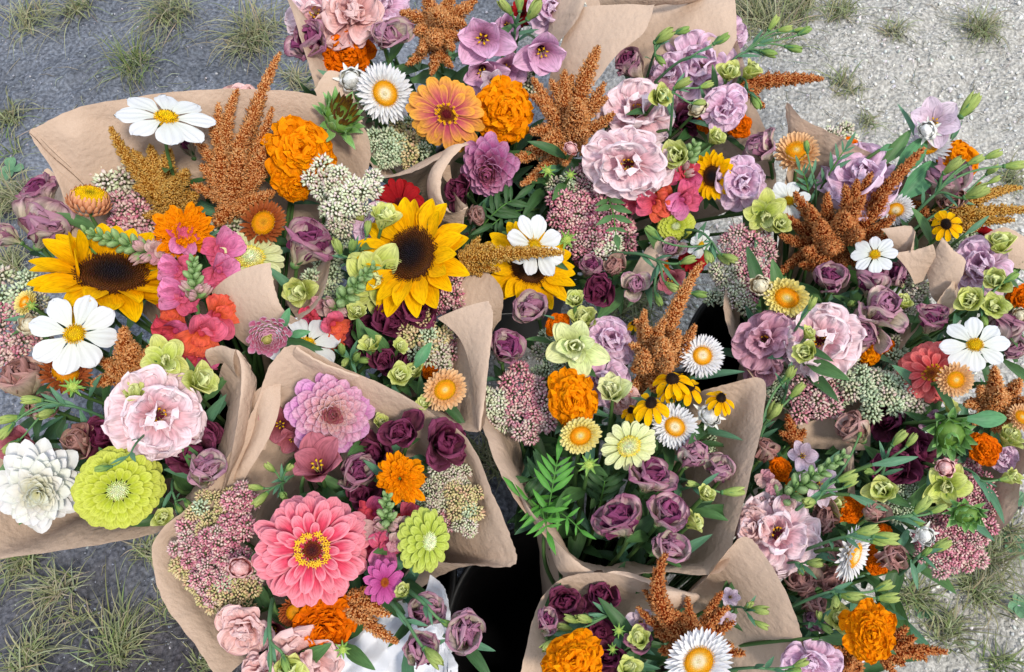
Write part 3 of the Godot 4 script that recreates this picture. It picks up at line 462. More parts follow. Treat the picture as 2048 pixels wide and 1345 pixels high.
func bouquet_i(root: Vector3):
	root_at = root
	var s := sleeve("brown paper sleeve opened like a funnel round the yellow strawflower", [[968, 790, 42], [966, 862, 44], [1005, 955, 44.5], [1060, 1040, 43.5], [1120, 1112, 42.5], [1165, 1150, 42], [1215, 1158, 42.5], [1300, 1143, 43], [1440, 1146, 44], [1472, 1060, 45], [1506, 930, 47], [1533, 767, 49.5], [1460, 768, 48], [1392, 785, 45.5]], [1250, 900, 38.5], false, 0.42, 0.02)
	fold(s, [[1020, 960, 45.4], [1080, 1045, 44.4], [1150, 1120, 43.6], [1215, 1157, 43.2]], [[1050, 1010, 42.5], [1090, 1090, 41.5], [1130, 1150, 41.2], [1168, 1168, 41.6]], [-4, 2, 0.6])
	greenery(1230, 900, 37, 420, 70, "dark leaves between the stems around the yellow strawflower")
	f("dusky", 1010, 705, 45.5, 84, -0.15, 0.0, "ruffled wine lisianthus right of the tall paper flap")
	f("dusky_pale", 1066, 622, 44, 82, -0.1, 0.1, "pale brown-purple lisianthus above the tiny marigold", 1)
	f("marigold_deep", 1115, 650, 46, 50, 0, 0.0, "tiny marigold beside the pale brown-purple lisianthus")
	f("lime", 1150, 600, 48.5, 46, 0, 0, "lime lisianthus bud above the open lime pair")
	f("lime", 1165, 640, 46.5, 66, 0.1, -0.2, "lime lisianthus behind the large open lime one", 1)
	f("lime_pale", 1147, 692, 49.3, 116, 0.0, 0.0, "large open lime lisianthus left of the lilac pair", 1)
	f("lis_lilac", 1222, 680, 46, 92, 0.1, -0.1, "upper lilac lisianthus of the pair beside the tall amaranth")
	f("lis_lilac", 1205, 762, 45, 110, 0.1, 0.1, "lower lilac lisianthus of the pair behind the marigold", 1)
	sedum([[1090, 695, 43, 60, "green", 34], [1110, 725, 43, 60, "green", 34], [1070, 745, 42, 50, "green", 34]], "green sedum round the large open lime lisianthus")
	sedum([[990, 810, 43.5, 80, "white", 36], [1045, 780, 44, 110, "rose", 36], [1080, 820, 44, 80, "pink", 36], [1055, 850, 43.5, 90, "pink", 36], [1000, 845, 42.5, 60, "pale", 34]], "rose and cream sedum left of the ruffled marigold")
	f("marigold", 1146, 800, 48, 116, -0.02, 0.05, "ruffled marigold in the funnel-shaped sleeve above the yellow strawflower")
	f("lime_white", 1224, 782, 48, 62, 0.05, -0.1, "whitish lime lisianthus right of the ruffled marigold", 1)
	f("lis_blush", 1248, 800, 44.5, 60, 0.2, 0.2, "blush lisianthus beneath the whitish lime one")
	amaranth([1310, 740, 43], [[1404, 525, 54, 28, 0.05], [1290, 620, 50, 26], [1270, 640, 49, 24], [1330, 640, 51, 30], [1390, 650, 49, 26], [1260, 690, 48, 26], [1325, 680, 51, 40], [1378, 690, 48, 26], [1370, 715, 47, 26], [1265, 740, 46, 28], [1290, 700, 49, 40], [1340, 720, 49, 36], [1260, 785, 45, 26], [1310, 780, 46, 38], [1290, 650, 50, 34], [1355, 660, 50, 34], [1280, 800, 44, 26]], "tall rust amaranth with a long tip over the dark gap")
	f("rudbeckia", 1268, 648, 47, 36, 0, -0.72, "tiny yellow flower in the tall amaranth")
	f("straw_white", 1405, 712, 47, 96, 0.2, -0.2, "white strawflower over the dark gap right of the tall amaranth", 1)
	f("straw_white", 1350, 854, 47.5, 100, 0.1, 0.1, "white strawflower below the black-eyed yellow flowers")
	f("bud_white", 1420, 832, 47.5, 50, 0.2, 0.1, "white strawflower bud under the black-eyed flower by the paper")
	f("rudbeckia", 1345, 760, 49, 88, -0.1, -0.72, "black-eyed yellow flower at the foot of the tall amaranth")
	f("rudbeckia", 1378, 776, 48, 76, 0.2, -0.72, "black-eyed yellow flower with half its petals hidden", 1)
	f("rudbeckia", 1302, 808, 49.5, 86, 0.0, -0.72, "black-eyed yellow flower facing down above the pale zinnia")
	f("rudbeckia", 1442, 798, 49, 72, 0.25, -0.72, "black-eyed yellow flower nearest the paper's upper corner", 1)
	f("rudbeckia", 1262, 822, 47, 48, -0.2, -0.72, "small black-eyed flower left of the down-facing one", 1)
	f("rudbeckia", 1336, 782, 46.5, 52, -0.2, -0.72, "drooping yellow petals of a small flower under the half-hidden one")
	f("straw_yellow", 1161, 872, 48.5, 82, -0.02, 0.05, "yellow strawflower with orange disc under the ruffled marigold", 1)
	f("zinnia_pale", 1258, 893, 48.5, 112, 0.05, 0.1, "pale cream-green zinnia right of the yellow strawflower", 1)
	f("star", 1178, 930, 47, 62, 0, 0.1, "light green star bud under the yellow strawflower")
	sprig([1090, 1060, 42], [1115, 920, 46], 6, 62, 4, "bright green feathered leaf, upright in the funnel-shaped sleeve", 0.8)
	sprig([1070, 990, 41], [1095, 1065, 45], 5, 56, 4, "bright green feathered leaf pointing down in the funnel-shaped sleeve", 0.9)
	sprig([1090, 1010, 42], [1160, 1060, 45], 4, 40, 4, "short bright leaf fan left of the plum group", 1.0)
	sprig([1120, 960, 40], [1060, 960, 42], 5, 60, 1, "dark feathered leaf under the bright green ones")
	single_leaf(1055, 1000, 44, 70, 2.4, 4, "bright pointed leaf crossing the paper edge")
	sprig([1200, 1010, 39], [1210, 960, 42], 4, 60, 1, "dark leaf sprig above the plum group")
	f("dusky_pale", 1380, 915, 46.5, 80, 0.1, -0.1, "cream and plum lisianthus under the lower white strawflower")
	f("dusky_pale", 1440, 948, 45, 66, 0.3, 0.0, "pale mauve lisianthus beside the paper wall and buds", 1)
	f("dusky", 1302, 962, 46.5, 92, 0.0, -0.1, "plum lisianthus topmost of the lower plum group")
	f("dusky", 1244, 1050, 46, 110, 0.0, -0.05, "large plum lisianthus, leftmost of the lower plum group", 1)
	f("dusky", 1328, 1032, 46.5, 84, 0.15, -0.1, "plum lisianthus in the middle of the lower plum group", 2)
	f("dusky_pale", 1342, 1100, 45.5, 82, 0.1, 0.1, "pale-sided plum lisianthus touched by the curved amaranth tip")
	f("lime", 1412, 990, 47.5, 44, 0.5, 0.1, "lime bud between the pale mauve lisianthus and plum group")
	f("lime", 1388, 1046, 45.5, 44, 0.5, 0.1, "lime bud right of the middle plum lisianthus")
	spray([1350, 985, 44], [1400, 975, 46.5], [[1470, 985, 47, 50, -0.05], [1385, 968, 47, 32]], "green bud stalk pointing at the paper wall", 5)
	sedum([[1420, 900, 42, 60, "green", 34]], "small grey sedum tuft behind the cream and plum lisianthus")

func bouquet_j(root: Vector3):
	root_at = root
	var s := sleeve("brown paper sleeve round the large pink zinnia and lavender dahlia", [[440, 1370, 39], [392, 1300, 40], [330, 1215, 41], [306, 1130, 42], [318, 1068, 43], [400, 990, 44], [470, 890, 44], [515, 800, 45.5], [540, 730, 48], [590, 690, 49.5], [680, 733, 48.6], [770, 772, 47.6], [870, 832, 46.4], [940, 885, 45.6], [985, 985, 44.5], [1022, 1075, 43.5], [1027, 1131, 42.5], [930, 1130, 41.5], [880, 1125, 40]], [670, 1020, 37], false, 0.42, 0.02)
	fold(s, [[560, 770, 46], [545, 840, 45], [530, 900, 43.5]], [[520, 800, 45], [508, 860, 43], [500, 920, 42]], [-4, 0, 1.0])
	fold(s, [[592, 692, 50], [640, 722, 49.2], [720, 752, 48.4]], [[585, 712, 48.2], [630, 740, 47.6], [700, 768, 47]], [0, 0, 0.6])
	greenery(660, 960, 37, 400, 60, "dark leaves between the stems behind the large pink zinnia")
	f("dahlia_lavender", 662, 828, 47, 186, 0.06, 0.05, "lavender dahlia with cream heart above the dark wine lisianthus pair")
	f("cup_rose", 560, 850, 43.5, 84, -0.2, 0.1, "rose lisianthus cup squeezed between paper and the lavender dahlia", 1)
	f("cup_rose", 585, 880, 43, 60, -0.1, 0.3, "salmon-red petals right under the lavender dahlia")
	f("maroon", 806, 865, 46, 88, 0.0, 0.0, "wine lisianthus rosette right of the lavender dahlia")
	f("maroon", 885, 888, 45.5, 98, 0.1, 0.0, "deep purple lisianthus with open centre at the paper rim", 1)
	f("maroon", 752, 905, 43.5, 76, -0.1, 0.1, "purple lisianthus shaded by the lavender dahlia")
	f("lime", 762, 846, 44.5, 40, -0.2, -0.1, "lime bud between the lavender dahlia and the wine rosette")
	f("marigold_flat", 800, 958, 47, 110, 0.0, 0.0, "marigold with tousled petals under the wine rosette", 1)
	f("cup_rose", 634, 930, 47, 118, -0.2, -0.5, "old rose lisianthus cup above the large pink zinnia", 1)
	f("dusky", 708, 948, 44, 90, 0, 0.1, "slate mauve lisianthus between the old rose cup and tousled marigold")
	f("maroon", 725, 990, 42.5, 70, 0, 0, "dark purple lisianthus low behind the large pink zinnia", 1)
	sedum([[900, 950, 43.5, 90, "pale", 30], [925, 1000, 43.5, 90, "buff", 30], [880, 990, 43, 80, "pale", 30], [930, 1045, 42.5, 60, "pale", 30], [830, 1010, 42, 70, "green", 30], [890, 1030, 42, 60, "pink", 30]], "cream sedum right of the tousled marigold")
	spray([615, 945, 43], [570, 965, 46], [[538, 935, 48, 34], [580, 936, 48, 32], [520, 1000, 47.5, 46], [565, 992, 48, 36], [510, 975, 47, 34], [572, 1005, 47.5, 40]], "bud spray across the dark gap left of the old rose cup", 5)
	sedum([[430, 1030, 43.5, 120, "buff", 32], [480, 1010, 44, 90, "rose", 32], [395, 1090, 43, 120, "pink", 32], [455, 1080, 44.5, 110, "rose", 32], [380, 1140, 42, 80, "buff", 32], [435, 1150, 43.5, 120, "pink", 32], [470, 1190, 43, 110, "buff", 32], [415, 1190, 42, 70, "buff", 32], [500, 1140, 43, 80, "pink", 32]], "broad buff and rose sedum head left of the large pink zinnia")
	f("bud_rose", 480, 1137, 47, 54, 0, 0, "pink strawflower bud resting in the broad buff sedum", 1)
	f("zinnia_pink", 624, 1100, 48.5, 244, 0.02, 0.05, "large pink zinnia with yellow florets, widest flower of all")
	snapdragon([782, 1120, 42], [773, 995, 49.5], [[748, 1060, 46.5, 48, -0.3, 0, 2], [806, 1060, 46.5, 50, 0.3, 0, 2], [770, 1100, 46, 66, 0, 0.3, 0], [745, 1028, 44.5, 64, -0.3, -0.2, 3], [815, 1035, 45, 52, 0.3, -0.2, 1], [790, 1085, 47, 36, 0.2, 0.1, 2], [740, 1095, 44.5, 48, -0.4, 0.2, 0]], 7, "pink snapdragon right of the large pink zinnia")
	f("zinnia_side", 855, 1083, 47.5, 126, 0.45, 0.05, "fresh lime zinnia turned towards the paper rim")
	f("zinnia_magenta", 768, 1165, 46.5, 92, 0.35, 0.2, "magenta flower with brown heart under the pink snapdragon")
	f("lime", 806, 1184, 47, 36, 0, 0, "lime bud right of the magenta flower", 1)
	amaranth([700, 1205, 43.5], [[796, 1285, 44, 26, -0.08], [665, 1225, 45, 24], [700, 1235, 45.5, 30], [760, 1215, 45.5, 30], [735, 1240, 45.5, 34], [745, 1180, 44.5, 24], [715, 1185, 45.5, 26], [690, 1250, 44, 22], [780, 1230, 45, 24]], "loose rust amaranth below the magenta flower")
	f("marigold_deep", 650, 1248, 44, 140, 0.0, 0.55, "large deep orange marigold below the large pink zinnia")
	f("straw_orange", 588, 1225, 44.5, 66, 0, 0.3, "peach-orange strawflower half covered by the large pink zinnia")
	f("lis_blush", 492, 1255, 43.5, 110, -0.25, 0.5, "blush lisianthus bell beside the lower paper wall")
	f("cup_rose", 545, 1260, 41.5, 80, 0, 0.4, "shaded rose lisianthus behind the stalks at the lower border")
	f("lis_blush", 610, 1318, 43.5, 140, 0.05, 0.45, "wide blush lisianthus at the lower border", 1)
	f("lis_blush", 530, 1345, 42.5, 90, -0.2, 0.4, "blush lisianthus cut by the lower border", 2)
	f("lime", 575, 1345, 45.5, 72, 0, 0.4, "yellow-lime lisianthus cut by the lower border")
	spray([545, 1200, 44], [540, 1280, 46], [[534, 1370, 46, 40, 0.05], [570, 1330, 46.5, 40, 0.1]], "pair of bare green stalks before the blush bell", 8)
	f("star", 685, 1300, 44.5, 50, 0.1, 0.3, "green spiky bud on the white plastic film")
	spray([760, 1180, 43], [810, 1240, 46], [[868, 1315, 47.5, 62, -0.05]], "thick stalk with one plump green bud over the plastic film", 8)
	spray([800, 1170, 43], [850, 1210, 46], [[895, 1250, 46, 36, -0.05]], "stalk running to the greenish mauve lisianthus", 8)
	f("dusky_pale", 848, 1228, 44, 88, 0.1, 0.2, "greenish mauve lisianthus behind the thick stalks", 1)
	f("dusky_pale", 932, 1268, 45.5, 96, 0.35, 0.15, "cream and mauve lisianthus lying out over the dark bucket")
	f("dusky_pale", 842, 1305, 43.5, 88, -0.1, 0.3, "brown-green lisianthus on the plastic film", 2)
	var film := thing("plastic_film", "crumpled white plastic film in the bucket under the blush lisianthus", "plastic film", Transform3D(Basis(), at(760, 1300, 35)))
	fold(film, [[600, 1270, 38], [680, 1250, 38.5], [760, 1215, 39], [830, 1200, 39], [880, 1240, 38]], [[600, 1390, 36], [690, 1400, 36], [780, 1400, 36], [850, 1400, 35.5], [910, 1390, 35]], [10, 0, 1.2], "film_sheet", "film", 0.008)
	fold(film, [[860, 1150, 38], [890, 1180, 37], [905, 1260, 36]], [[840, 1230, 37], [870, 1300, 36], [900, 1380, 35]], [0, 0, 0.6], "film_edge", "film", 0.006)

func bouquet_k(root: Vector3):
	root_at = root
	var s := sleeve("brown paper sleeve at the lower border with a tall right-hand sheet", [[1030, 1400, 38], [1050, 1300, 40.5], [1078, 1205, 42], [1130, 1155, 43], [1220, 1146, 44.5], [1300, 1160, 45], [1370, 1190, 42.5], [1420, 1150, 44], [1482, 1076, 47], [1530, 1110, 46.5], [1580, 1200, 45], [1606, 1280, 43], [1620, 1400, 40]], [1300, 1320, 36], false, 0.4, 0.02)
	fold(s, [[1215, 1147, 45.4], [1290, 1165, 46.2], [1326, 1195, 46.2], [1312, 1234, 44.5]], [[1320, 1158, 44.2], [1365, 1180, 43.8], [1398, 1196, 43.4], [1352, 1220, 43]], [0, 0, 1.2])
	fold(s, [[1178, 1150, 42], [1200, 1142, 43], [1216, 1160, 42.5]], [[1185, 1175, 41], [1200, 1172, 41], [1214, 1175, 41]], [0, 0, 0.3])
	fold(s, [[1310, 1152, 42], [1330, 1150, 42.5], [1335, 1175, 42]], [[1312, 1175, 41], [1322, 1180, 41], [1330, 1185, 41]], [0, 0, 0.3])
	greenery(1280, 1300, 36, 330, 46, "dark leaves between the stems in the lowest sleeve")
	f("maroon", 1130, 1205, 42.5, 66, -0.1, 0.1, "dark purple lisianthus just inside the lowest sleeve's rim")
	f("maroon", 1205, 1192, 42, 80, 0.1, 0.0, "dark purple lisianthus under the lowest sleeve's rolled edge", 1)
	f("dusky", 1090, 1248, 44, 62, -0.2, 0.0, "small pink-brown lisianthus at the lowest sleeve's left wall", 2)
	spray([1240, 1260, 40], [1220, 1232, 43.5], [[1168, 1238, 45, 44, 0.1], [1142, 1240, 44.5, 38, 0.1], [1128, 1256, 44, 36]], "group of lime buds on a curved stalk in the lowest sleeve", 5)
	spray([1160, 1268, 42], [1130, 1278, 44], [[1098, 1292, 45, 46]], "single lime bud above the lowest marigold", 5)
	f("marigold", 1146, 1325, 46, 128, 0, -0.15, "marigold at the lower border beside the sleeve's left wall")
	f("straw_white", 1398, 1325, 48, 142, 0.02, -0.15, "large white strawflower at the lower border", 1)
	f("dusky", 1278, 1285, 43, 66, 0, 0, "purple-edged lisianthus with green heart at the lowest amaranth")
	f("lime", 1280, 1278, 45.5, 46, 0, 0, "green heart of petals inside the purple-edged lisianthus")
	f("maroon", 1190, 1268, 41.5, 76, 0, 0, "blackish lisianthus in the middle of the lowest sleeve")
	f("maroon", 1222, 1318, 42.5, 66, 0.1, 0.1, "purple lisianthus right of the lowest marigold", 1)
	f("lime", 1258, 1338, 44.5, 50, 0, 0.1, "lime lisianthus cut by the lower border beside the white strawflower", 1)
	f("star", 1238, 1262, 44.5, 40, 0, 0, "small green star bud in the lowest sleeve")
	f("star", 1225, 1300, 43.5, 34, 0, 0, "tiny green star bud left of the green-hearted lisianthus")
	f("cup_pale", 1282, 1245, 43, 50, 0, -0.2, "small bluish white star flower by the lowest amaranth")
	amaranth([1402, 1290, 42], [[1332, 1108, 51, 34, 0.22], [1445, 1185, 46, 20], [1458, 1215, 46, 20], [1470, 1245, 45, 20], [1375, 1195, 46, 20], [1345, 1225, 46, 26], [1325, 1240, 45, 22], [1288, 1180, 45, 20], [1276, 1215, 45, 22], [1355, 1290, 46, 28], [1320, 1300, 44, 30], [1365, 1240, 46, 30], [1465, 1290, 45, 22], [1490, 1308, 45, 22], [1310, 1270, 44, 30]], "red-brown amaranth with a tall curved tip in the lowest sleeve", 2)
	f("cup_pale", 1462, 1195, 43, 34, 0.2, 0, "tiny pink blossom on the tall right-hand paper sheet", 1)
	f("cup_pale", 1455, 1240, 43, 32, 0.2, 0.1, "tiny cream blossom beside the lowest amaranth's spikes")
	spray([1470, 1215, 43], [1490, 1222, 45], [[1522, 1222, 46, 44], [1524, 1252, 45, 34], [1500, 1210, 46, 30]], "small dark bud spray on the tall right-hand paper sheet", 4)
	spray([1460, 1340, 42], [1530, 1338, 44.5], [[1605, 1328, 46, 36], [1590, 1342, 45, 34]], "bud stalk along the lower border", 6)

func bouquet_l(root: Vector3):
	root_at = root
	greenery(1650, 1120, 36.5, 330, 60, "dark leaves between the stems of the unwrapped buds and fading lisianthus")
	greenery(1620, 970, 37, 260, 36, "dark leaves behind the green snapdragon spike")
	greenery(1680, 1260, 34, 200, 30, "dark leaves under the last marigold")
	f("brownish", 1528, 905, 44, 64, 0, -0.1, "faded pink lisianthus above the pale pink frilled one at the paper")
	f("cup_pale", 1606, 912, 44, 56, 0.1, -0.1, "whitish lilac lisianthus behind the green snapdragon tip")
	f("cup_pale", 1640, 972, 44.5, 70, 0.2, 0.1, "pale lilac lisianthus right of the green snapdragon", 1)
	f("marigold_deep", 1558, 938, 44, 50, 0, 0, "small orange marigold left of the green snapdragon")
	f("marigold_deep", 1590, 975, 43.5, 44, 0, 0, "small orange marigold under the green snapdragon", 1)
	amaranth([1590, 880, 42], [[1575, 830, 44, 20], [1610, 860, 43, 18], [1560, 865, 43, 18], [1590, 900, 42.5, 18]], "short dark amaranth in shade under the mixed sedum", 2)
	snapdragon([1520, 1030, 43], [1690, 912, 49], [[1530, 958, 45, 34, -0.2, 0, 2], [1548, 975, 45.5, 30, -0.1, 0.1, 2], [1575, 1005, 45.5, 30, 0.1, 0.2, 2]], 11, "green snapdragon spike with hardly any colour yet")
	f("lis_pink", 1556, 1068, 45, 150, 0.05, -0.05, "pale pink frilled lisianthus right of the funnel-shaped sleeve", 2)
	f("lis_blush", 1505, 1055, 44.5, 80, -0.4, 0.0, "salmon lisianthus petals behind the pale pink frilled one", 1)
	f("bud_rose", 1508, 1020, 44, 30, 0, 0, "tiny rose bud above the salmon petals")
	spray([1570, 1040, 44], [1640, 985, 47], [[1618, 1004, 48.5, 52, 0.1], [1698, 955, 48, 46, 0.05], [1702, 965, 47, 36, -0.1], [1720, 870, 45, 20]], "bud stalks rising behind the pale pink frilled lisianthus", 6)
	single_leaf(1700, 990, 46, 80, -0.4, 2, "blue-green leaf beside the lying lime lisianthus")
	single_leaf(1745, 930, 47, 90, 0.2, 2, "long blue-green leaf across the dark plum lisianthus")
	f("brownish", 1650, 1042, 43, 74, -0.1, 0.1, "brown-mauve closed lisianthus above the white-edged strawflower")
	f("lime", 1672, 1010, 43.5, 44, 0, 0, "yellow-green lisianthus behind the brown-mauve closed one", 1)
	f("marigold_deep", 1698, 1022, 43.5, 60, 0, 0, "orange marigold behind the greenish cream lisianthus")
	f("brownish", 1746, 1028, 45, 60, 0.1, 0, "greenish cream lisianthus in the unwrapped group", 1)
	f("marigold_deep", 1765, 1065, 43, 40, 0, 0, "scrap of orange marigold under the greenish cream lisianthus", 1)
	f("brownish", 1780, 1118, 44.5, 74, 0.2, 0.2, "pale fawn closed lisianthus over the gravel", 2)
	f("brownish", 1672, 1108, 43.5, 66, -0.1, 0, "fawn lisianthus behind the sideways white strawflower")
	f("straw_white", 1708, 1110, 47.5, 112, 0.72, 0.3, "white strawflower turned sideways, split by a green stalk", 1)
	f("marigold_deep", 1752, 1130, 43, 44, 0, 0, "orange marigold scrap right of the sideways white strawflower")
	f("marigold_deep", 1740, 1098, 42.5, 36, 0, 0, "orange scrap between the sideways strawflower and the fawn lisianthus", 1)
	spray([1600, 1105, 44], [1690, 1075, 50], [[1738, 1062, 51, 52, 0.02], [1775, 1075, 50, 60, 0.02], [1760, 1085, 49, 40]], "green stalk with buds crossing the sideways white strawflower", 6)
	spray([1740, 1050, 44], [1800, 1035, 47], [[1848, 1010, 48, 52], [1880, 1018, 47, 40], [1835, 1045, 46.5, 36], [1865, 1020, 46, 30]], "bud spray before the olive sedum", 6)
	spray([1800, 1150, 43], [1840, 1110, 45.5], [[1885, 1092, 46.5, 50], [1855, 1105, 46, 34]], "bud spray over the lower edge of the rose pink sedum", 6)
	single_leaf(1822, 1120, 45, 60, -1.4, 2, "drooping leaf over the gravel under the bud spray")
	spray([1560, 1130, 43], [1600, 1128, 45], [[1632, 1128, 46.5, 44, 0.02], [1604, 1142, 45.5, 30]], "green bud on a level stalk under the pale pink frilled lisianthus", 5)
	f("brownish", 1600, 1168, 42.5, 78, -0.1, 0.1, "tan lisianthus against the tall right-hand paper sheet", 1)
	f("brownish", 1668, 1165, 42.5, 74, 0.1, 0.1, "rosy tan lisianthus right of the tan one")
	f("brownish", 1625, 1215, 42.5, 66, 0, 0.2, "mauve-rimmed lisianthus under the tan pair", 2)
	f("dusky_pale", 1632, 1245, 42, 60, 0.1, 0.2, "pale closed lisianthus above the last marigold's leaf", 1)
	spray([1580, 1215, 43], [1660, 1185, 46.5], [[1708, 1196, 47.5, 54, -0.02], [1780, 1198, 46.5, 48, -0.03], [1770, 1172, 46, 44], [1672, 1206, 47.5, 46]], "level bud spray above the last marigold", 6)
	f("lime", 1682, 1240, 45, 60, 0.1, 0.2, "lime lisianthus touching the last marigold")
	spray([1600, 1250, 42], [1630, 1250, 44], [[1655, 1258, 45, 36], [1640, 1232, 45, 30]], "pair of green buds left of the last marigold", 5)
	single_leaf(1640, 1278, 44, 80, 0.05, 0, "broad green leaf leading to the last marigold")
	f("marigold", 1740, 1268, 48, 122, 0.12, 0.1, "last marigold by the lower gravel, oval and full", 1)
	amaranth([1760, 1300, 41], [[1896, 1305, 43, 22, 0.03], [1830, 1275, 44, 26], [1815, 1255, 44, 22], [1855, 1320, 42.5, 22], [1845, 1295, 43.5, 26], [1810, 1330, 42, 26], [1790, 1350, 41, 22]], "reddish amaranth lying on the lower gravel", 2)
	amaranth([1700, 1320, 40], [[1660, 1290, 43, 24], [1655, 1330, 42, 26], [1690, 1350, 41, 26], [1720, 1340, 42, 28], [1640, 1310, 42, 20], [1700, 1330, 43, 30]], "dark reddish amaranth under the last marigold", 2)
	f("lis_lilac", 1622, 1325, 43, 100, -0.1, 0.2, "lilac-pink lisianthus cut by the lower border")
# ---------------------------------------------------------------- mesh helpers
class Mb:
	var v := PackedVector3Array()
	var n := PackedVector3Array()
	var c := PackedColorArray()
	var uv := PackedVector2Array()
	var ix := PackedInt32Array()
	func bead(p: Vector3, dir: Vector3, long: float, rad: float, col: Color, tip: Color):
		var d := dir.normalized()
		var a := d.cross(Vector3(0.31, 0.83, 0.46)).normalized()
		var b := d.cross(a)
		var o := v.size()
		var ring := [a, b, -a, -b]
		v.append(p - d * long * 0.5); n.append(-d); c.append(col)
		for q in ring:
			v.append(p - d * long * 0.08 + q * rad); n.append(q); c.append(col.lerp(tip, 0.35))
		v.append(p + d * long * 0.5); n.append(d); c.append(tip)
		for k in 4:
			var k2 := (k + 1) % 4
			ix.append_array([o, o + 1 + k, o + 1 + k2, o + 5, o + 1 + k2, o + 1 + k])
	func seed_(p: Vector3, dir: Vector3, long: float, rad: float, col: Color, tip: Color):
		# a tiny pointed seed standing out of a spike
		var d := dir.normalized()
		var a := d.cross(Vector3(0.31, 0.83, 0.46)).normalized()
		var b := d.cross(a)
		var o := v.size()
		for k in 3:
			var q := a * cos(TAU * k / 3.0) + b * sin(TAU * k / 3.0)
			v.append(p + q * rad); n.append((q + d * 0.5).normalized()); c.append(col)
		v.append(p + d * long); n.append(d); c.append(tip)
		for k in 3:
			ix.append_array([o + 3, o + (k + 1) % 3, o + k])
	func tube(pts: PackedVector3Array, radii: PackedFloat32Array, sides: int, cols: Array):
		var o := v.size()
		var up := Vector3(0.3, 0.2, 0.9)
		for i in pts.size():
			var d := (pts[mini(i + 1, pts.size() - 1)] - pts[maxi(i - 1, 0)]).normalized()
			var a := d.cross(up)
			if a.length() < 0.05:
				a = d.cross(Vector3(0.9, 0.1, 0.2))
			a = a.normalized()
			var b := d.cross(a)
			up = b.cross(d) if false else up
			for k in sides:
				var q := a * cos(TAU * k / sides) + b * sin(TAU * k / sides)
				v.append(pts[i] + q * radii[i]); n.append(q)
				c.append(cols[0].lerp(cols[1], float(i) / (pts.size() - 1)))
		for i in pts.size() - 1:
			for k in sides:
				var k2 := (k + 1) % sides
				var a0 := o + i * sides
				var b0 := a0 + sides
				ix.append_array([a0 + k, b0 + k, a0 + k2, a0 + k2, b0 + k, b0 + k2])
		var e := v.size()
		v.append(pts[pts.size() - 1]); n.append((pts[pts.size() - 1] - pts[pts.size() - 2]).normalized()); c.append(cols[1])
		var last := o + (pts.size() - 1) * sides
		for k in sides:
			ix.append_array([e, last + (k + 1) % sides, last + k])
	func grid(pv: PackedVector3Array, pc: PackedColorArray, cols: int, flip := false):
		# a sheet of pv.size()/cols rows; normals from its faces
		var o := v.size()
		var rows := pv.size() / cols
		var nn := PackedVector3Array()
		nn.resize(pv.size())
		var sg := -1.0 if flip else 1.0
		for i in rows - 1:
			for j in cols - 1:
				var a := i * cols + j
				var b := a + cols
				var f := (pv[a + 1] - pv[a]).cross(pv[b] - pv[a]) * sg
				var g := (pv[b + 1] - pv[b]).cross(pv[b] - pv[a + 1]) * sg
				nn[a] += f; nn[b] += f + g; nn[a + 1] += f + g; nn[b + 1] += g
				if flip:
					ix.append_array([o + a, o + a + 1, o + b, o + a + 1, o + b + 1, o + b])
				else:
					ix.append_array([o + a, o + b, o + a + 1, o + a + 1, o + b, o + b + 1])
		for i in rows:                            # the two ends of a closed ring share one normal
			var a := i * cols
			var b := a + cols - 1
			if pv[a].distance_squared_to(pv[b]) < 1e-12:
				nn[a] += nn[b]; nn[b] = nn[a]
		for i in pv.size():
			n.append(nn[i].normalized() if nn[i].length_squared() > 1e-24 else Vector3.UP)
		while uv.size() < o:
			uv.append(Vector2(0.31, 0.31))
		for i in pv.size():
			uv.append(Vector2(float(i % cols) / (cols - 1), float(i / cols) / (rows - 1)))
		v.append_array(pv); c.append_array(pc)
	func mesh(m: Material) -> ArrayMesh:
		var had := uv.size()
		uv.resize(v.size())
		for i in range(had, v.size()):
			uv[i] = Vector2(0.31, 0.31)
		var a := []
		a.resize(Mesh.ARRAY_MAX)
		a[Mesh.ARRAY_VERTEX] = v; a[Mesh.ARRAY_NORMAL] = n; a[Mesh.ARRAY_COLOR] = c; a[Mesh.ARRAY_TEX_UV] = uv; a[Mesh.ARRAY_INDEX] = ix
		var r := ArrayMesh.new()
		r.add_surface_from_arrays(Mesh.PRIMITIVE_TRIANGLES, a)
		r.surface_set_material(0, m)
		return r

func C(hex: String, k := 1.0) -> Color:      # a real-world colour, as linear values for vertex colours
	var q := Color(hex).srgb_to_linear()
	return Color(q.r * k, q.g * k, q.b * k)

func vary(q: Color, r: RandomNumberGenerator, k: float) -> Color:
	var g := 1.0 + r.randf_range(-k, k)
	return Color(q.r * g * (1.0 + r.randf_range(-k, k) * 0.4), q.g * g * (1.0 + r.randf_range(-k, k) * 0.4), q.b * g * (1.0 + r.randf_range(-k, k) * 0.4))

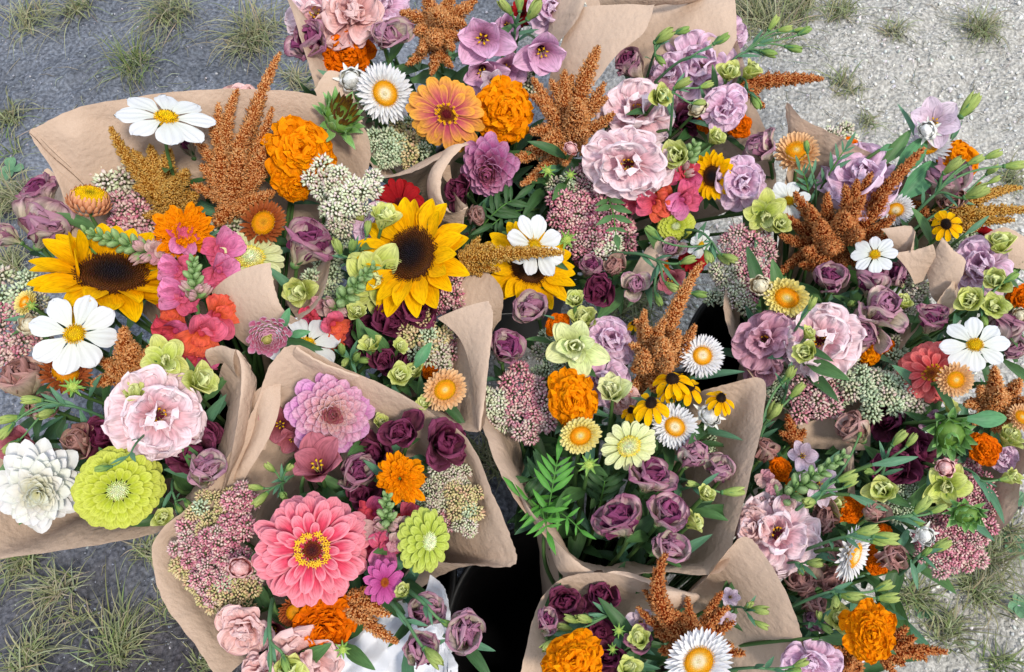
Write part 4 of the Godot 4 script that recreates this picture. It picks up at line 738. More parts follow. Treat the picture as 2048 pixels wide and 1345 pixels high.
func petal(o: Dictionary, sd: int, m: Material) -> ArrayMesh:
	# a petal or leaf one unit long along +X, upper face +Y
	var r := RandomNumberGenerator.new()
	r.seed = sd * 7919 + 13
	var nu: int = o.get("nu", 8)
	var nv: int = o.get("nv", 7)
	var W: float = o.get("w", 0.5) * r.randf_range(0.92, 1.08)
	var b: float = o.get("b", 0.25)
	var tm: float = o.get("tm", 0.6)
	var e: float = o.get("e", 2.0)
	var p: float = o.get("p", 0.5)
	var c1: float = o.get("c1", 0.0) + r.randf_range(-1, 1) * o.get("cj", 0.1)
	var c2: float = o.get("c2", 0.0)
	var cu0: float = o.get("cup", 0.3)
	var cu1: float = o.get("cup1", cu0)
	var ruf: float = o.get("ruf", 0.0)
	var rf: float = o.get("rf", 7.0)
	var teeth: float = o.get("teeth", 0.0)
	var tn: float = o.get("tn", 3.0)
	var rib: float = o.get("rib", 0.0)
	var ribn: float = o.get("ribn", 4.0)
	var fold: float = o.get("fold", 0.0)
	var twist: float = o.get("twist", 0.0) * r.randf_range(0.5, 1.3)
	var st: float = o.get("streak", 0.08)
	var crk: float = o.get("crk", 0.0)
	var fringe: float = o.get("fringe", 0.0)
	var fq: float = o.get("fq", 14.0)
	var k0: Color = vary(o.c0, r, o.get("cv", 0.06))
	var k1: Color = vary(o.c1c, r, o.get("cv", 0.06))
	var ke: Color = o.get("ce", k1)
	var kem: float = o.get("em", 0.0)
	var cp: float = o.get("cp", 1.0)
	var es: float = o.get("es", 0.55)
	var ph := r.randf() * TAU
	var ph2 := r.randf() * TAU
	var ph3 := r.randf() * TAU
	var pv := PackedVector3Array()
	var pc := PackedColorArray()
	var pos := Vector2.ZERO
	var t_was := 0.0
	var sn := []
	for j in nv:
		sn.append(r.randf_range(-1, 1))
	for i in nu + 1:
		var t := 1.0 - pow(1.0 - float(i) / nu, 1.35)
		var tmid := (t + t_was) * 0.5
		var am := c1 * tmid + c2 * tmid * tmid
		pos += Vector2(cos(am), sin(am)) * (t - t_was)
		t_was = t
		var a := c1 * t + c2 * t * t
		var dir := Vector3(cos(a), sin(a), 0)
		var nor := Vector3(-sin(a), cos(a), 0)
		var w := 0.0
		if t < tm:
			w = lerpf(b, 1.0, smoothstep(0.0, 1.0, t / tm))
		else:
			w = pow(maxf(0.0, 1.0 - pow((t - tm) / (1.0 - tm), e)), p)
		var half := W * 0.5 * w
		var phi := lerpf(cu0, cu1, t)
		for j in nv:
			var s := 2.0 * j / (nv - 1) - 1.0
			var z := half * s
			var y := absf(s) * fold * half
			if absf(phi) > 0.01:
				z = half * sin(phi * s) / phi
				y += half * (1.0 - cos(phi * s)) / phi
			var edge := maxf(s * s * smoothstep(0.15, 0.6, t), smoothstep(0.5, 1.0, t))
			var th := atan2(s * W * 0.7, maxf(t - 0.25, 0.02))
			var wave := sin(rf * th + ph) + 0.5 * sin(rf * 2.1 * th + ph2)
			y += ruf * edge * wave
			y += rib * cos(ribn * s * PI) * w
			if crk > 0.0:
				y += crk * (sin(7.0 * t + 5.0 * s + ph) * sin(6.0 * s - 4.0 * t + ph2) + 0.6 * sin(13.0 * s + ph3) * t) * smoothstep(0.05, 0.4, t)
			var push := teeth * smoothstep(0.6, 1.0, t) * (cos(tn * s * PI) + 0.4 * sin(tn * 2.3 * s + ph3) - 0.6) + ruf * 0.35 * edge * sin(rf * 1.7 * th + ph3)
			if fringe > 0.0:
				var fe := maxf(pow(absf(s), 4.0) * smoothstep(0.3, 0.7, t), smoothstep(0.8, 1.0, t))
				push += fringe * fe * (sin(fq * th * 1.3 + ph2) + 0.6 * sin(fq * 2.3 * th + ph))
				y += fringe * 0.7 * fe * sin(fq * 1.7 * th + ph3)
			if twist != 0.0:
				var q := Vector2(z, y).rotated(twist * t)
				z = q.x; y = q.y
			pv.append(Vector3(pos.x, pos.y, 0) + nor * y + Vector3(0, 0, z) + dir * push)
			var k := k0.lerp(k1, pow(t, cp))
			if kem > 0.0:
				k = k.lerp(ke, kem * smoothstep(es, 1.0, maxf(absf(s), t)))
			var g: float = 1.0 + st * sn[j] * (0.4 + 0.6 * t)
			pc.append(Color(k.r * g, k.g * g, k.b * g))
	var mb := Mb.new()
	mb.grid(pv, pc, nv)
	return mb.mesh(m)

func petals(o: Dictionary, count: int, sd: int, m: Material) -> Array:
	var out := []
	for i in count:
		out.append(petal(o, sd + i * 31, m))
	return out

func part(parent: Node, called: String, mesh: Mesh, t := Transform3D(), stuff := false) -> MeshInstance3D:
	var o := MeshInstance3D.new()
	var key := "n_" + called
	var k: int = parent.get_meta(key, 0)
	parent.set_meta(key, k + 1)
	o.name = called if k == 0 else "%s_%03d" % [called, k]
	o.mesh = mesh
	o.transform = t
	if stuff:
		o.set_meta("kind", "stuff")
	parent.add_child(o, true)
	return o

func ring(parent: Node, called: String, meshes: Array, r: RandomNumberGenerator, count: int, r0: float, y0: float, tilt: float, length: float, jit := 0.08, phase := 0.0):
	for i in count:
		var ang := TAU * (i + phase) / count + r.randf_range(-jit, jit)
		blade(parent, called, meshes[r.randi() % meshes.size()], ang, r0, y0, tilt + r.randf_range(-jit, jit) * 1.6, length * r.randf_range(1.0 - jit * 0.7, 1.0 + jit * 0.5), r.randf_range(-jit, jit))

func blade(parent: Node, called: String, mesh: Mesh, ang: float, r0: float, y0: float, tilt: float, length: float, turn := 0.0) -> MeshInstance3D:
	var b := Basis(Vector3.UP, ang) * Basis(Vector3(0, 0, 1), tilt) * Basis(Vector3.RIGHT, turn)
	return part(parent, called, mesh, Transform3D(b.scaled_local(Vector3.ONE * length), Basis(Vector3.UP, ang) * Vector3(r0, y0, 0)))

func spiral(parent: Node, called: String, meshes: Array, r: RandomNumberGenerator, count: int, lo: Dictionary, hi: Dictionary, pw := 1.0, jit := 0.08, mesh_by_f := false):
	# petals in the golden-angle spiral, from the outer ones (lo) to the inner ones (hi)
	var turn := r.randf() * TAU
	for i in count:
		var f := pow(float(i) / maxf(1, count - 1), pw)
		var pick: int = r.randi() % meshes.size()
		if mesh_by_f:
			pick = clampi(int(f * meshes.size() + r.randf_range(-0.4, 0.4)), 0, meshes.size() - 1)
		blade(parent, called, meshes[pick], turn + i * 2.39996 + r.randf_range(-jit, jit), lerpf(lo.r, hi.r, f), lerpf(lo.y, hi.y, f), lerpf(lo.a, hi.a, f) + r.randf_range(-jit, jit) * 1.5, lerpf(lo.l, hi.l, f) * r.randf_range(1.0 - jit, 1.0 + jit), r.randf_range(-jit, jit) * 2.0)

func disc_mesh(R: float, dome: float, count: int, bl: float, br: float, cols: Array, sd: int, lean := 0.0, inner_r := 0.0) -> ArrayMesh:
	# a flower's disc: a low dome set with small florets in the golden-angle spiral; cols run from the centre outwards
	var r := RandomNumberGenerator.new()
	r.seed = sd
	var mb := Mb.new()
	var pv := PackedVector3Array()
	var pc := PackedColorArray()
	for i in 7:
		for j in 17:
			var f := i / 6.0
			var a := TAU * j / 16.0
			pv.append(Vector3(cos(a) * R * f, dome * (1.0 - f * f) - (0.35 * R if i == 6 else 0.0), sin(a) * R * f))
			var q: Color = cols[clampi(int(f * cols.size()), 0, cols.size() - 1)]
			pc.append(Color(q.r * 0.8, q.g * 0.8, q.b * 0.8))
	mb.grid(pv, pc, 17)
	for i in count:
		var f := sqrt(lerpf(inner_r * inner_r, 1.0, (i + 0.5) / count))
		var a := i * 2.39996
		var p := Vector3(cos(a) * R * f, dome * (1.0 - f * f), sin(a) * R * f)
		var d := Vector3(cos(a) * (f * dome * 2.0 / R + lean * f), 1, sin(a) * (f * dome * 2.0 / R + lean * f)) + Vector3(r.randf_range(-1, 1), 0, r.randf_range(-1, 1)) * 0.2
		var x := f * (cols.size() - 1)
		var q: Color = cols[int(x)].lerp(cols[mini(int(x) + 1, cols.size() - 1)], x - int(x))
		q = vary(q, r, 0.25)
		mb.bead(p + d.normalized() * bl * 0.25, d, bl * r.randf_range(0.8, 1.25), br, q, Color(q.r * 1.15, q.g * 1.15, q.b * 1.1))
	return mb.mesh(M.bead)

func dome_mesh(R: float, H: float, col: Color, col2: Color, m: Material, sharp := 1.0) -> ArrayMesh:
	# a closed egg, base at the origin, standing on +Y
	var pv := PackedVector3Array()
	var pc := PackedColorArray()
	for i in 10:
		for j in 13:
			var f := i / 9.0
			var a := TAU * j / 12.0
			var w := R * pow(sin(PI * pow(f, sharp)), 0.8) if i > 0 and i < 9 else 0.0
			pv.append(Vector3(cos(a) * w, H * f, sin(a) * w))
			pc.append(col.lerp(col2, f))
	var mb := Mb.new()
	mb.grid(pv, pc, 13, true)
	return mb.mesh(m)

func rng(sd: int) -> RandomNumberGenerator:
	var r := RandomNumberGenerator.new()
	r.seed = sd
	return r

func bez(a: Vector3, b: Vector3, c: Vector3, d: Vector3, count: int) -> PackedVector3Array:
	var out := PackedVector3Array()
	for i in count + 1:
		out.append(a.bezier_interpolate(b, c, d, float(i) / count))
	return out

func thing(called: String, label: String, category: String, t: Transform3D, group := "", kind := "") -> Node3D:
	var o := Node3D.new()
	return entitle(o, called, label, category, t, group, kind)

func entitle(o: Node3D, called: String, label: String, category: String, t: Transform3D, group := "", kind := "") -> Node3D:
	var k: int = names.get(called, 0)
	names[called] = k + 1
	o.name = called if k == 0 else "%s_%03d" % [called, k]
	o.transform = t
	if label:
		o.set_meta("label", label)
	if category:
		o.set_meta("category", category)
	if group:
		o.set_meta("group", group)
	if kind:
		o.set_meta("kind", kind)
	add_child(o, true)
	return o

# ---------------------------------------------------------------- flowers: each one unit across, facing +Y
func pt(o: Dictionary, count: int, sd: int, key := "petal") -> Array:
	return petals(o, count, sd, M[key])

func make_cosmos(sd: int) -> Node3D:
	var n := Node3D.new()
	var r := rng(sd)
	var p := pt({"w": 0.64, "b": 0.2, "tm": 0.62, "e": 3.2, "p": 0.5, "c1": -0.25, "cj": 0.25, "cup": 0.35, "cup1": -0.1, "teeth": 0.035, "tn": 3.0, "rib": 0.016, "ribn": 3.0, "crk": 0.016, "nu": 9, "nv": 13, "c0": C("ced3b8"), "c1c": C("d4d6da"), "cp": 0.35, "cv": 0.02, "streak": 0.05, "ruf": 0.012, "rf": 5.0}, 5, sd, "white")
	ring(n, "petal", p, r, 8, 0.075, 0.0, 0.16 if sd % 3 == 0 else 0.05, 0.43, 0.07)
	part(n, "flower_disc", disc_mesh(0.118, 0.05, 120, 0.045, 0.0095, [C("c9a813"), C("d9b40c"), C("c89808")], sd), Transform3D(), true)
	var mb := Mb.new()
	for i in 26:
		var a := i * 2.39996
		var f := 0.07 + 0.045 * fmod(i * 0.618, 1.0)
		mb.bead(Vector3(cos(a) * f, 0.062 - f * f * 2.0 + 0.012, sin(a) * f), Vector3(cos(a) * 0.3, 1, sin(a) * 0.3), 0.022, 0.006, C("4a3010"), C("7a5510"))
	part(n, "anthers", mb.mesh(M.bead), Transform3D(), true)
	sepals(n, 8, 0.16, -0.5, C("4d7a2e"), sd)
	return n

func sepals(n: Node3D, count: int, length: float, tilt: float, col: Color, sd: int, y := -0.03, w := 0.28):
	var p := pt({"w": w, "b": 0.7, "tm": 0.3, "e": 1.4, "p": 0.9, "c1": 0.3, "cup": 0.5, "nu": 5, "nv": 5, "c0": col, "c1c": Color(col.r * 1.25, col.g * 1.2, col.b * 1.1)}, 2, sd + 5, "leaf")
	ring(n, "sepal", p, rng(sd + 9), count, 0.04, y, tilt, length, 0.1)

func make_zinnia(cfg: Dictionary, sd: int) -> Node3D:
	var n := Node3D.new()
	var r := rng(sd)
	var o := {"w": 0.42, "b": 0.32, "tm": 0.62, "e": 2.6, "p": 0.5, "c1": -0.35, "cj": 0.2, "cup": 0.55, "cup1": 0.25, "teeth": 0.012, "tn": 2.0, "rib": 0.012, "ribn": 3.0, "nu": 8, "nv": 9, "cv": 0.05, "em": 0.0}
	o.merge(cfg.pet, true)
	var p := pt(o, 5, sd)
	var k := 0
	for q in cfg.rings:
		k += 1
		ring(n, "petal", p, r, q[0], q[1], q[2], q[3], q[4], cfg.get("jit", 0.07), 0.5 * (k % 2) + 0.13 * k)
	var d: Array = cfg.disc                     # radius, dome, count, colours, height
	part(n, "flower_disc", disc_mesh(d[0], d[1], d[2], d[0] * 0.42, d[0] * 0.085, d[3], sd, 0.3), Transform3D(Basis(), Vector3(0, d[4], 0)), true)
	if cfg.has("stars"):                        # small five-lobed florets standing round the disc
		var s: Array = cfg.stars                # count, radius, height, size, colour
		var mb := Mb.new()
		for i in s[0]:
			var a: float = TAU * i / s[0] + r.randf_range(-0.15, 0.15)
			var rr: float = s[1] * r.randf_range(0.7, 1.12)
			var b := Vector3(cos(a) * rr, s[2] - 0.03, sin(a) * rr)
			var up := Vector3(cos(a) * 0.45, 1, sin(a) * 0.45).normalized()
			var tip: Vector3 = b + up * s[3] * 1.6
			mb.tube(PackedVector3Array([b, tip]), PackedFloat32Array([s[3] * 0.14, s[3] * 0.22]), 5, [s[5], s[4]])
			for j in 5:
				var e := TAU * j / 5.0 + a
				var dv := (Vector3(cos(e), 0.5, sin(e))).normalized()
				mb.bead(tip + dv * s[3] * 0.38, dv, s[3] * 0.9, s[3] * 0.17, s[4], s[4])
		part(n, "disc_florets", mb.mesh(M.bead), Transform3D(), true)
	if cfg.has("calyx"):
		sepals(n, 9, 0.2, -0.3, C("4f7030"), sd, -0.08, 0.5)
	return n

func make_dahlia(cfg: Dictionary, sd: int) -> Node3D:
	var n := Node3D.new()
	var r := rng(sd)
	var sets := []
	var steps: Array = cfg.steps                # petal shapes from the outside in
	for s in steps:
		var o := {"w": 0.55, "b": 0.35, "tm": 0.6, "e": 2.2, "p": 0.6, "c1": 0.35, "cup": 1.6, "cup1": 0.9, "nu": 8, "nv": 9, "cv": 0.04}
		o.merge(s, true)
		sets.append_array(pt(o, 3, sd + sets.size(), cfg.get("mat", "petal")))
	spiral(n, "petal", sets, r, cfg.count, cfg.lo, cfg.hi, cfg.get("pw", 1.0), cfg.get("jit", 0.07), true)
	if cfg.has("eye"):
		part(n, "flower_disc", disc_mesh(cfg.eye[0], cfg.eye[0] * 0.5, 40, 0.04, 0.009, [cfg.eye[1], cfg.eye[2]], sd), Transform3D(Basis(), Vector3(0, cfg.eye[3], 0)), true)
	sepals(n, 6, 0.2, -0.6, C("557a33"), sd, -0.16, 0.45)
	return n

func make_marigold(c0: Color, c1: Color, flat: bool, sd: int) -> Node3D:
	var n := Node3D.new()
	var r := rng(sd)
	var o := {"w": 0.85, "b": 0.3, "tm": 0.66, "e": 3.0, "p": 0.5, "c1": -0.6, "cj": 0.6, "cup": 0.5, "cup1": -0.2, "ruf": 0.1, "rf": 6.5, "teeth": 0.07, "tn": 2.2, "fringe": 0.04, "fq": 6.0, "crk": 0.035, "nu": 7, "nv": 12, "c0": c0, "c1c": c1, "cv": 0.12, "streak": 0.16}
	if flat:
		o.merge({"w": 0.42, "ruf": 0.08, "teeth": 0.06, "c1": -0.1, "c2": -0.5}, true)
	var p := pt(o, 6, sd)
	if flat:
		spiral(n, "petal", p, r, 88, {"r": 0.1, "y": -0.02, "a": -0.1, "l": 0.41}, {"r": 0.03, "y": 0.06, "a": 1.15, "l": 0.17}, 0.9, 0.14)
		var q := petals({"w": 0.2, "b": 0.5, "tm": 0.5, "c1": -2.4, "cup": 1.5, "nu": 7, "nv": 5, "c0": c1, "c1c": c1}, 3, sd + 70, M.petal)
		spiral(n, "floret", q, r, 34, {"r": 0.11, "y": 0.04, "a": 1.1, "l": 0.15}, {"r": 0.02, "y": 0.06, "a": 1.5, "l": 0.13}, 1.0, 0.2)
	else:
		spiral(n, "petal", p, r, 140, {"r": 0.19, "y": -0.1, "a": -0.35, "l": 0.33}, {"r": 0.0, "y": 0.12, "a": 1.5, "l": 0.2}, 0.8, 0.22)
	var egg := dome_mesh(0.13, 0.3, C("4f7a2c"), C("5d8a35"), M.leaf)
	part(n, "calyx", egg, Transform3D(Basis(), Vector3(0, -0.3, 0)))
	return n

func make_strawflower(cfg: Dictionary, sd: int) -> Node3D:
	var n := Node3D.new()
	var r := rng(sd)
	var o := {"w": 0.26, "b": 0.6, "tm": 0.45, "e": 1.7, "p": 0.75, "c1": 0.2, "cj": 0.2, "cup": 0.9, "cup1": 1.2, "nu": 6, "nv": 5, "cv": 0.04, "streak": 0.05, "c0": cfg.c0, "c1c": cfg.c1, "cp": cfg.get("cp", 1.0)}
	o.merge(cfg.get("pet", {}), true)
	var p := petals(o, 4, sd, M[cfg.get("mat", "papery")])
	var k := 0
	for q in cfg.rings:
		k += 1
		ring(n, "bract", p, r, q[0], q[1], q[2], q[3], q[4], 0.06, 0.37 * k)
	if cfg.has("disc"):
		var d: Array = cfg.disc                 # radius, dome, colours, height
		part(n, "flower_disc", disc_mesh(d[0], d[1], 260, d[0] * 0.16, d[0] * 0.042, d[2], sd), Transform3D(Basis(), Vector3(0, d[3], 0)), true)
	part(n, "calyx", dome_mesh(0.16, 0.34, C("a89a6a"), C("c8b88a"), M.papery), Transform3D(Basis(), Vector3(0, -0.26, 0)))
	return n

func make_straw_bud(c0: Color, c1: Color, open: bool, sd: int) -> Node3D:
	# a closed strawflower: papery bracts wrapped over an egg
	var n := Node3D.new()
	var r := rng(sd)
	var p := petals({"w": 0.72, "b": 0.7, "tm": 0.4, "e": 1.7, "p": 0.6, "c1": 0.35, "c2": 1.2, "cup": 1.3, "cup1": 1.5, "nu": 8, "nv": 7, "c0": c0, "c1c": c1, "cv": 0.04}, 4, sd, M.papery)
	ring(n, "bract", p, r, 6, 0.12, -0.42, 0.75, 0.74, 0.05)
	ring(n, "bract", p, r, 7, 0.16, -0.42, 0.68, 0.82, 0.05, 0.5)
	ring(n, "bract", p, r, 6, 0.1, -0.3, 0.95, 0.72, 0.05, 0.2)
	if open:
		var q := petals({"w": 0.36, "b": 0.6, "tm": 0.4, "e": 1.4, "p": 0.8, "c1": -0.4, "cup": 0.8, "nu": 7, "nv": 5, "c0": c0, "c1c": c1, "cv": 0.03}, 3, sd + 40, M.papery)
		ring(n, "bract", q, r, 7, 0.2, -0.3, 0.35, 0.5, 0.12)
	part(n, "heart", dome_mesh(0.3, 0.8, c0, c1, M.papery), Transform3D(Basis(), Vector3(0, -0.4, 0)))
	return n

func make_sunflower(sd: int, cfg := {}) -> Node3D:
	var n := Node3D.new()
	var r := rng(sd)
	var p := pt({"w": 0.6, "b": 0.45, "tm": 0.42, "e": 1.5, "p": 0.72, "c1": 0.2, "cj": 0.45, "c2": -0.3, "cup": 0.7, "cup1": 0.5, "rib": 0.012, "ribn": 3.0, "nu": 9, "nv": 9, "c0": C("ea9c02"), "c1c": C("fac404"), "cp": 0.6, "cv": 0.05, "streak": 0.1, "twist": 0.15}, 6, sd)
	ring(n, "petal", p, r, 16, 0.205, 0.0, 0.05, 0.32, 0.13)
	ring(n, "petal", p, r, 14, 0.2, 0.015, 0.3, 0.29, 0.16, 0.5)
	part(n, "flower_disc", disc_mesh(0.235, 0.035, 680, 0.036, 0.0064, [C("17121a"), C("1b1418"), C("241610"), C("3a1d0c"), C("57300f"), C("4a2509")], sd, 0.25), Transform3D(Basis(), Vector3(0, 0.015, 0)), true)
	part(n, "receptacle", dome_mesh(0.2, 0.16, C("49722c"), C("55803a"), M.leaf), Transform3D(Basis(), Vector3(0, -0.13, 0)))
	sepals(n, 14, 0.3, 0.05, C("4b7a30"), sd, -0.06, 0.42)
	if cfg.has("folded"):                       # petals bent in over the disc
		for a in cfg.folded:
			blade(n, "petal", p[r.randi() % 6], a, 0.21, 0.03, 1.15 + r.randf_range(-0.2, 0.3), 0.3 * r.randf_range(0.8, 1.05), r.randf_range(-0.5, 0.5))
	return n

func make_sunflower_bud(sd: int, tips: bool) -> Node3D:
	var n := Node3D.new()
	var r := rng(sd)
	var o := {"w": 0.6, "b": 0.75, "tm": 0.25, "e": 1.3, "p": 0.85, "c1": 0.5, "c2": -0.4, "cj": 0.35, "cup": 0.6, "fold": 0.15, "nu": 8, "nv": 7, "c0": C("90bc6c"), "c1c": C("6fa858"), "ce": C("b8d8a0"), "em": 0.5, "cv": 0.14, "crk": 0.02}
	var p := pt(o, 5, sd, "leaf")
	part(n, "receptacle", dome_mesh(0.3, 0.5, C("4a7a33"), C("6a8a3a"), M.leaf), Transform3D(Basis(), Vector3(0, -0.3, 0)))
	ring(n, "bract", p, r, 8, 0.24, -0.24, 0.25, 0.34, 0.2)
	ring(n, "bract", p, r, 10, 0.27, -0.16, 0.9, 0.38, 0.15, 0.5)
	ring(n, "bract", p, r, 9, 0.27, -0.05, 1.2, 0.34, 0.15, 0.25)
	if tips:
		var q := pt({"w": 0.3, "b": 0.6, "tm": 0.5, "e": 1.6, "p": 0.7, "c1": 0.3, "cup": 1.3, "nu": 6, "nv": 5, "c0": C("b59330"), "c1c": C("4d2526"), "cp": 0.7, "cv": 0.15}, 4, sd + 60)
		ring(n, "petal", q, r, 16, 0.2, 0.02, 1.25, 0.4, 0.1)
		ring(n, "petal", q, r, 10, 0.12, 0.06, 1.4, 0.36, 0.1, 0.5)
	else:
		ring(n, "bract", p, r, 7, 0.14, 0.1, 1.5, 0.24, 0.1)
	return n

func make_rudbeckia(sd: int) -> Node3D:
	var n := Node3D.new()
	var r := rng(sd)
	var p := pt({"w": 0.48, "b": 0.35, "tm": 0.55, "e": 2.4, "p": 0.5, "c1": -0.5, "cj": 0.25, "cup": 0.5, "teeth": 0.03, "tn": 2.0, "rib": 0.012, "nu": 8, "nv": 7, "c0": C("eaa402"), "c1c": C("fac408"), "cv": 0.04}, 4, sd)
	ring(n, "petal", p, r, 10, 0.1, 0.0, -0.4, 0.44, 0.14)
	part(n, "cone", disc_mesh(0.15, 0.17, 190, 0.045, 0.0095, [C("1c1210"), C("21140f"), C("2c1a12")], sd, 0.4), Transform3D(Basis(), Vector3(0, 0.0, 0)), true)
	sepals(n, 7, 0.22, -0.4, C("46702c"), sd)
	return n

func make_lisianthus(cfg: Dictionary, sd: int) -> Node3D:
	# wide open, ruffled
	var n := Node3D.new()
	var r := rng(sd)
	var o := {"w": 1.2, "b": 0.16, "tm": 0.68, "e": 2.6, "p": 0.5, "c1": -0.5, "cj": 0.4, "cup": 0.7, "cup1": -0.15, "ruf": 0.095, "rf": 7.0, "fringe": 0.026, "fq": 13.0, "crk": 0.03, "nu": 11, "nv": 25, "c0": cfg.c0, "c1c": cfg.c1, "cp": 0.8, "cv": 0.04, "streak": 0.05, "ce": cfg.get("ce", cfg.c1), "em": cfg.get("em", 0.0)}
	o.merge(cfg.get("pet", {}), true)
	var p := pt(o, 4, sd)
	var o2 := o.duplicate()
	o2.merge({"c1": 0.5, "cup": 1.1, "cup1": 0.5, "w": 1.05, "c0": cfg.get("in0", cfg.c0), "c1c": cfg.get("in1", cfg.c1)}, true)
	var q := pt(o2, 4, sd + 50)
	var k: float = cfg.get("close", 0.0)
	ring(n, "petal", p, r, 5, 0.04, -0.14, 0.28 + k * 0.5, 0.52, 0.2)
	ring(n, "petal", p, r, 4, 0.04, -0.12, 0.52 + k * 0.4, 0.5, 0.26, 0.5)
	ring(n, "petal", p, r, 4, 0.04, -0.1, 0.8 + k * 0.3, 0.45, 0.28, 0.2)
	ring(n, "petal", q, r, 4, 0.05, -0.1, 1.0 + k * 0.2, 0.38, 0.22, 0.25)
	if k > 0.3:
		ring(n, "petal", q, r, 4, 0.03, -0.08, 1.3, 0.36, 0.2, 0.6)
	else:
		part(n, "throat", dome_mesh(0.1, 0.07, C("4a1824"), C("5a2030"), M.bead, 0.6), Transform3D(Basis(), Vector3(0, -0.1, 0)))
		var mb := Mb.new()
		for i in 7:
			var a := TAU * i / 7.0 + r.randf_range(-0.3, 0.3)
			var b := Vector3(cos(a) * 0.03, -0.06, sin(a) * 0.03)
			var e := Vector3(cos(a) * 0.075, 0.08 + r.randf() * 0.04, sin(a) * 0.075)
			mb.tube(PackedVector3Array([b, e]), PackedFloat32Array([0.006, 0.005]), 4, [C("a8b060"), C("c8c070")])
			mb.bead(e, Vector3(cos(a + 1.3), 0.3, sin(a + 1.3)), 0.06, 0.016, C("d8a020"), C("c88a10"))
		part(n, "stamens", mb.mesh(M.bead), Transform3D(), true)
	part(n, "calyx", dome_mesh(0.07, 0.2, C("4f7a45"), C("6a9050"), M.leaf), Transform3D(Basis(), Vector3(0, -0.32, 0)))
	sepals(n, 5, 0.3, 0.5, C("4f7a45"), sd, -0.26, 0.16)
	return n

func make_rosette(cfg: Dictionary, sd: int) -> Node3D:
	# a half-open double lisianthus, like a small rose
	var n := Node3D.new()
	var r := rng(sd)
	var o := {"w": 1.05, "b": 0.3, "tm": 0.62, "e": 2.6, "p": 0.5, "c1": 0.7, "c2": -1.15, "cj": 0.3, "cup": 1.5, "cup1": 0.7, "ruf": 0.055, "rf": 8.0, "fringe": 0.025, "fq": 11.0, "crk": 0.04, "nu": 10, "nv": 17, "c0": cfg.c0, "c1c": cfg.c1, "cp": 1.1, "cv": 0.16, "streak": 0.14, "ce": cfg.edge, "em": 0.75, "es": 0.78}
	o.merge(cfg.get("pet", {}), true)
	var pale := r.randf()
	o.c1c = (o.c1c as Color).lerp(C("e0ced0"), pale * cfg.get("pale", 0.5))
	o.c0 = (o.c0 as Color).lerp(C("c4cc98"), r.randf() * cfg.get("pale", 0.5))
	var p := pt(o, 4, sd)
	var o2 := o.duplicate()
	o2.merge({"c0": cfg.in0, "c1c": cfg.in1, "c2": -0.3, "cup": 1.7, "cup1": 1.2, "ruf": 0.05, "em": 0.4}, true)
	var q := pt(o2, 4, sd + 50)
	var op: float = cfg.get("open", 0.0) + r.randf_range(-0.16, 0.12)
	ring(n, "petal", p, r, 3, 0.07, -0.42, 1.02 - op, 0.86, 0.24)
	ring(n, "petal", p, r, 4, 0.06, -0.42, 1.2 - op * 0.8, 0.9, 0.2, 0.5)
	ring(n, "petal", q, r, 4, 0.05, -0.36, 1.24 - op * 0.6, 0.8, 0.24, 0.2)
	ring(n, "petal", q, r, 4, 0.035, -0.3, 1.32 - op * 0.4, 0.7, 0.24, 0.7)
	ring(n, "petal", q, r, 3, 0.015, -0.25, 1.45, 0.6, 0.24, 0.4)
	part(n, "calyx", dome_mesh(0.1, 0.24, C("4f7a45"), C("6a8a50"), M.leaf), Transform3D(Basis(), Vector3(0, -0.56, 0)))
	sepals(n, 5, 0.36, 0.75, C("4f7a48"), sd, -0.42, 0.18)
	return n

func make_cup(cfg: Dictionary, sd: int) -> Node3D:
	# single bell of six petals with pointed tips
	var n := Node3D.new()
	var r := rng(sd)
	var o := {"w": 0.78, "b": 0.3, "tm": 0.55, "e": 1.8, "p": 0.65, "c1": 0.5, "c2": -1.1, "cj": 0.3, "cup": 1.2, "cup1": 0.5, "ruf": 0.03, "rf": 5.0, "nu": 10, "nv": 11, "c0": cfg.c0, "c1c": cfg.c1, "cp": 0.8, "cv": 0.05, "streak": 0.07}
	o.merge(cfg.get("pet", {}), true)
	var p := pt(o, 4, sd)
	var t: float = cfg.get("tilt", 0.8)
	ring(n, "petal", p, r, 3, 0.05, -0.35, t, 0.8, 0.12)
	ring(n, "petal", p, r, 3, 0.05, -0.34, t + 0.12, 0.8, 0.12, 0.5)
	part(n, "throat", dome_mesh(0.1, 0.12, C("3a1420"), C("551c30"), M.bead, 0.7), Transform3D(Basis(), Vector3(0, -0.33, 0)))
	var mb := Mb.new()
	for i in 6:
		var a := TAU * i / 6.0
		var e := Vector3(cos(a) * 0.1, 0.02, sin(a) * 0.1)
		mb.tube(PackedVector3Array([Vector3(cos(a) * 0.03, -0.3, sin(a) * 0.03), e]), PackedFloat32Array([0.01, 0.008]), 4, [C("a8b060"), C("c8c070")])
		mb.bead(e, Vector3(cos(a), 0.2, sin(a)), 0.1, 0.028, C("d8b020"), C("c89a10"))
	part(n, "stamens", mb.mesh(M.bead), Transform3D(), true)
	part(n, "calyx", dome_mesh(0.08, 0.2, C("4f7a45"), C("6a9050"), M.leaf), Transform3D(Basis(), Vector3(0, -0.5, 0)))
	sepals(n, 5, 0.34, 0.8, C("4f7a45"), sd, -0.42, 0.16)
	return n

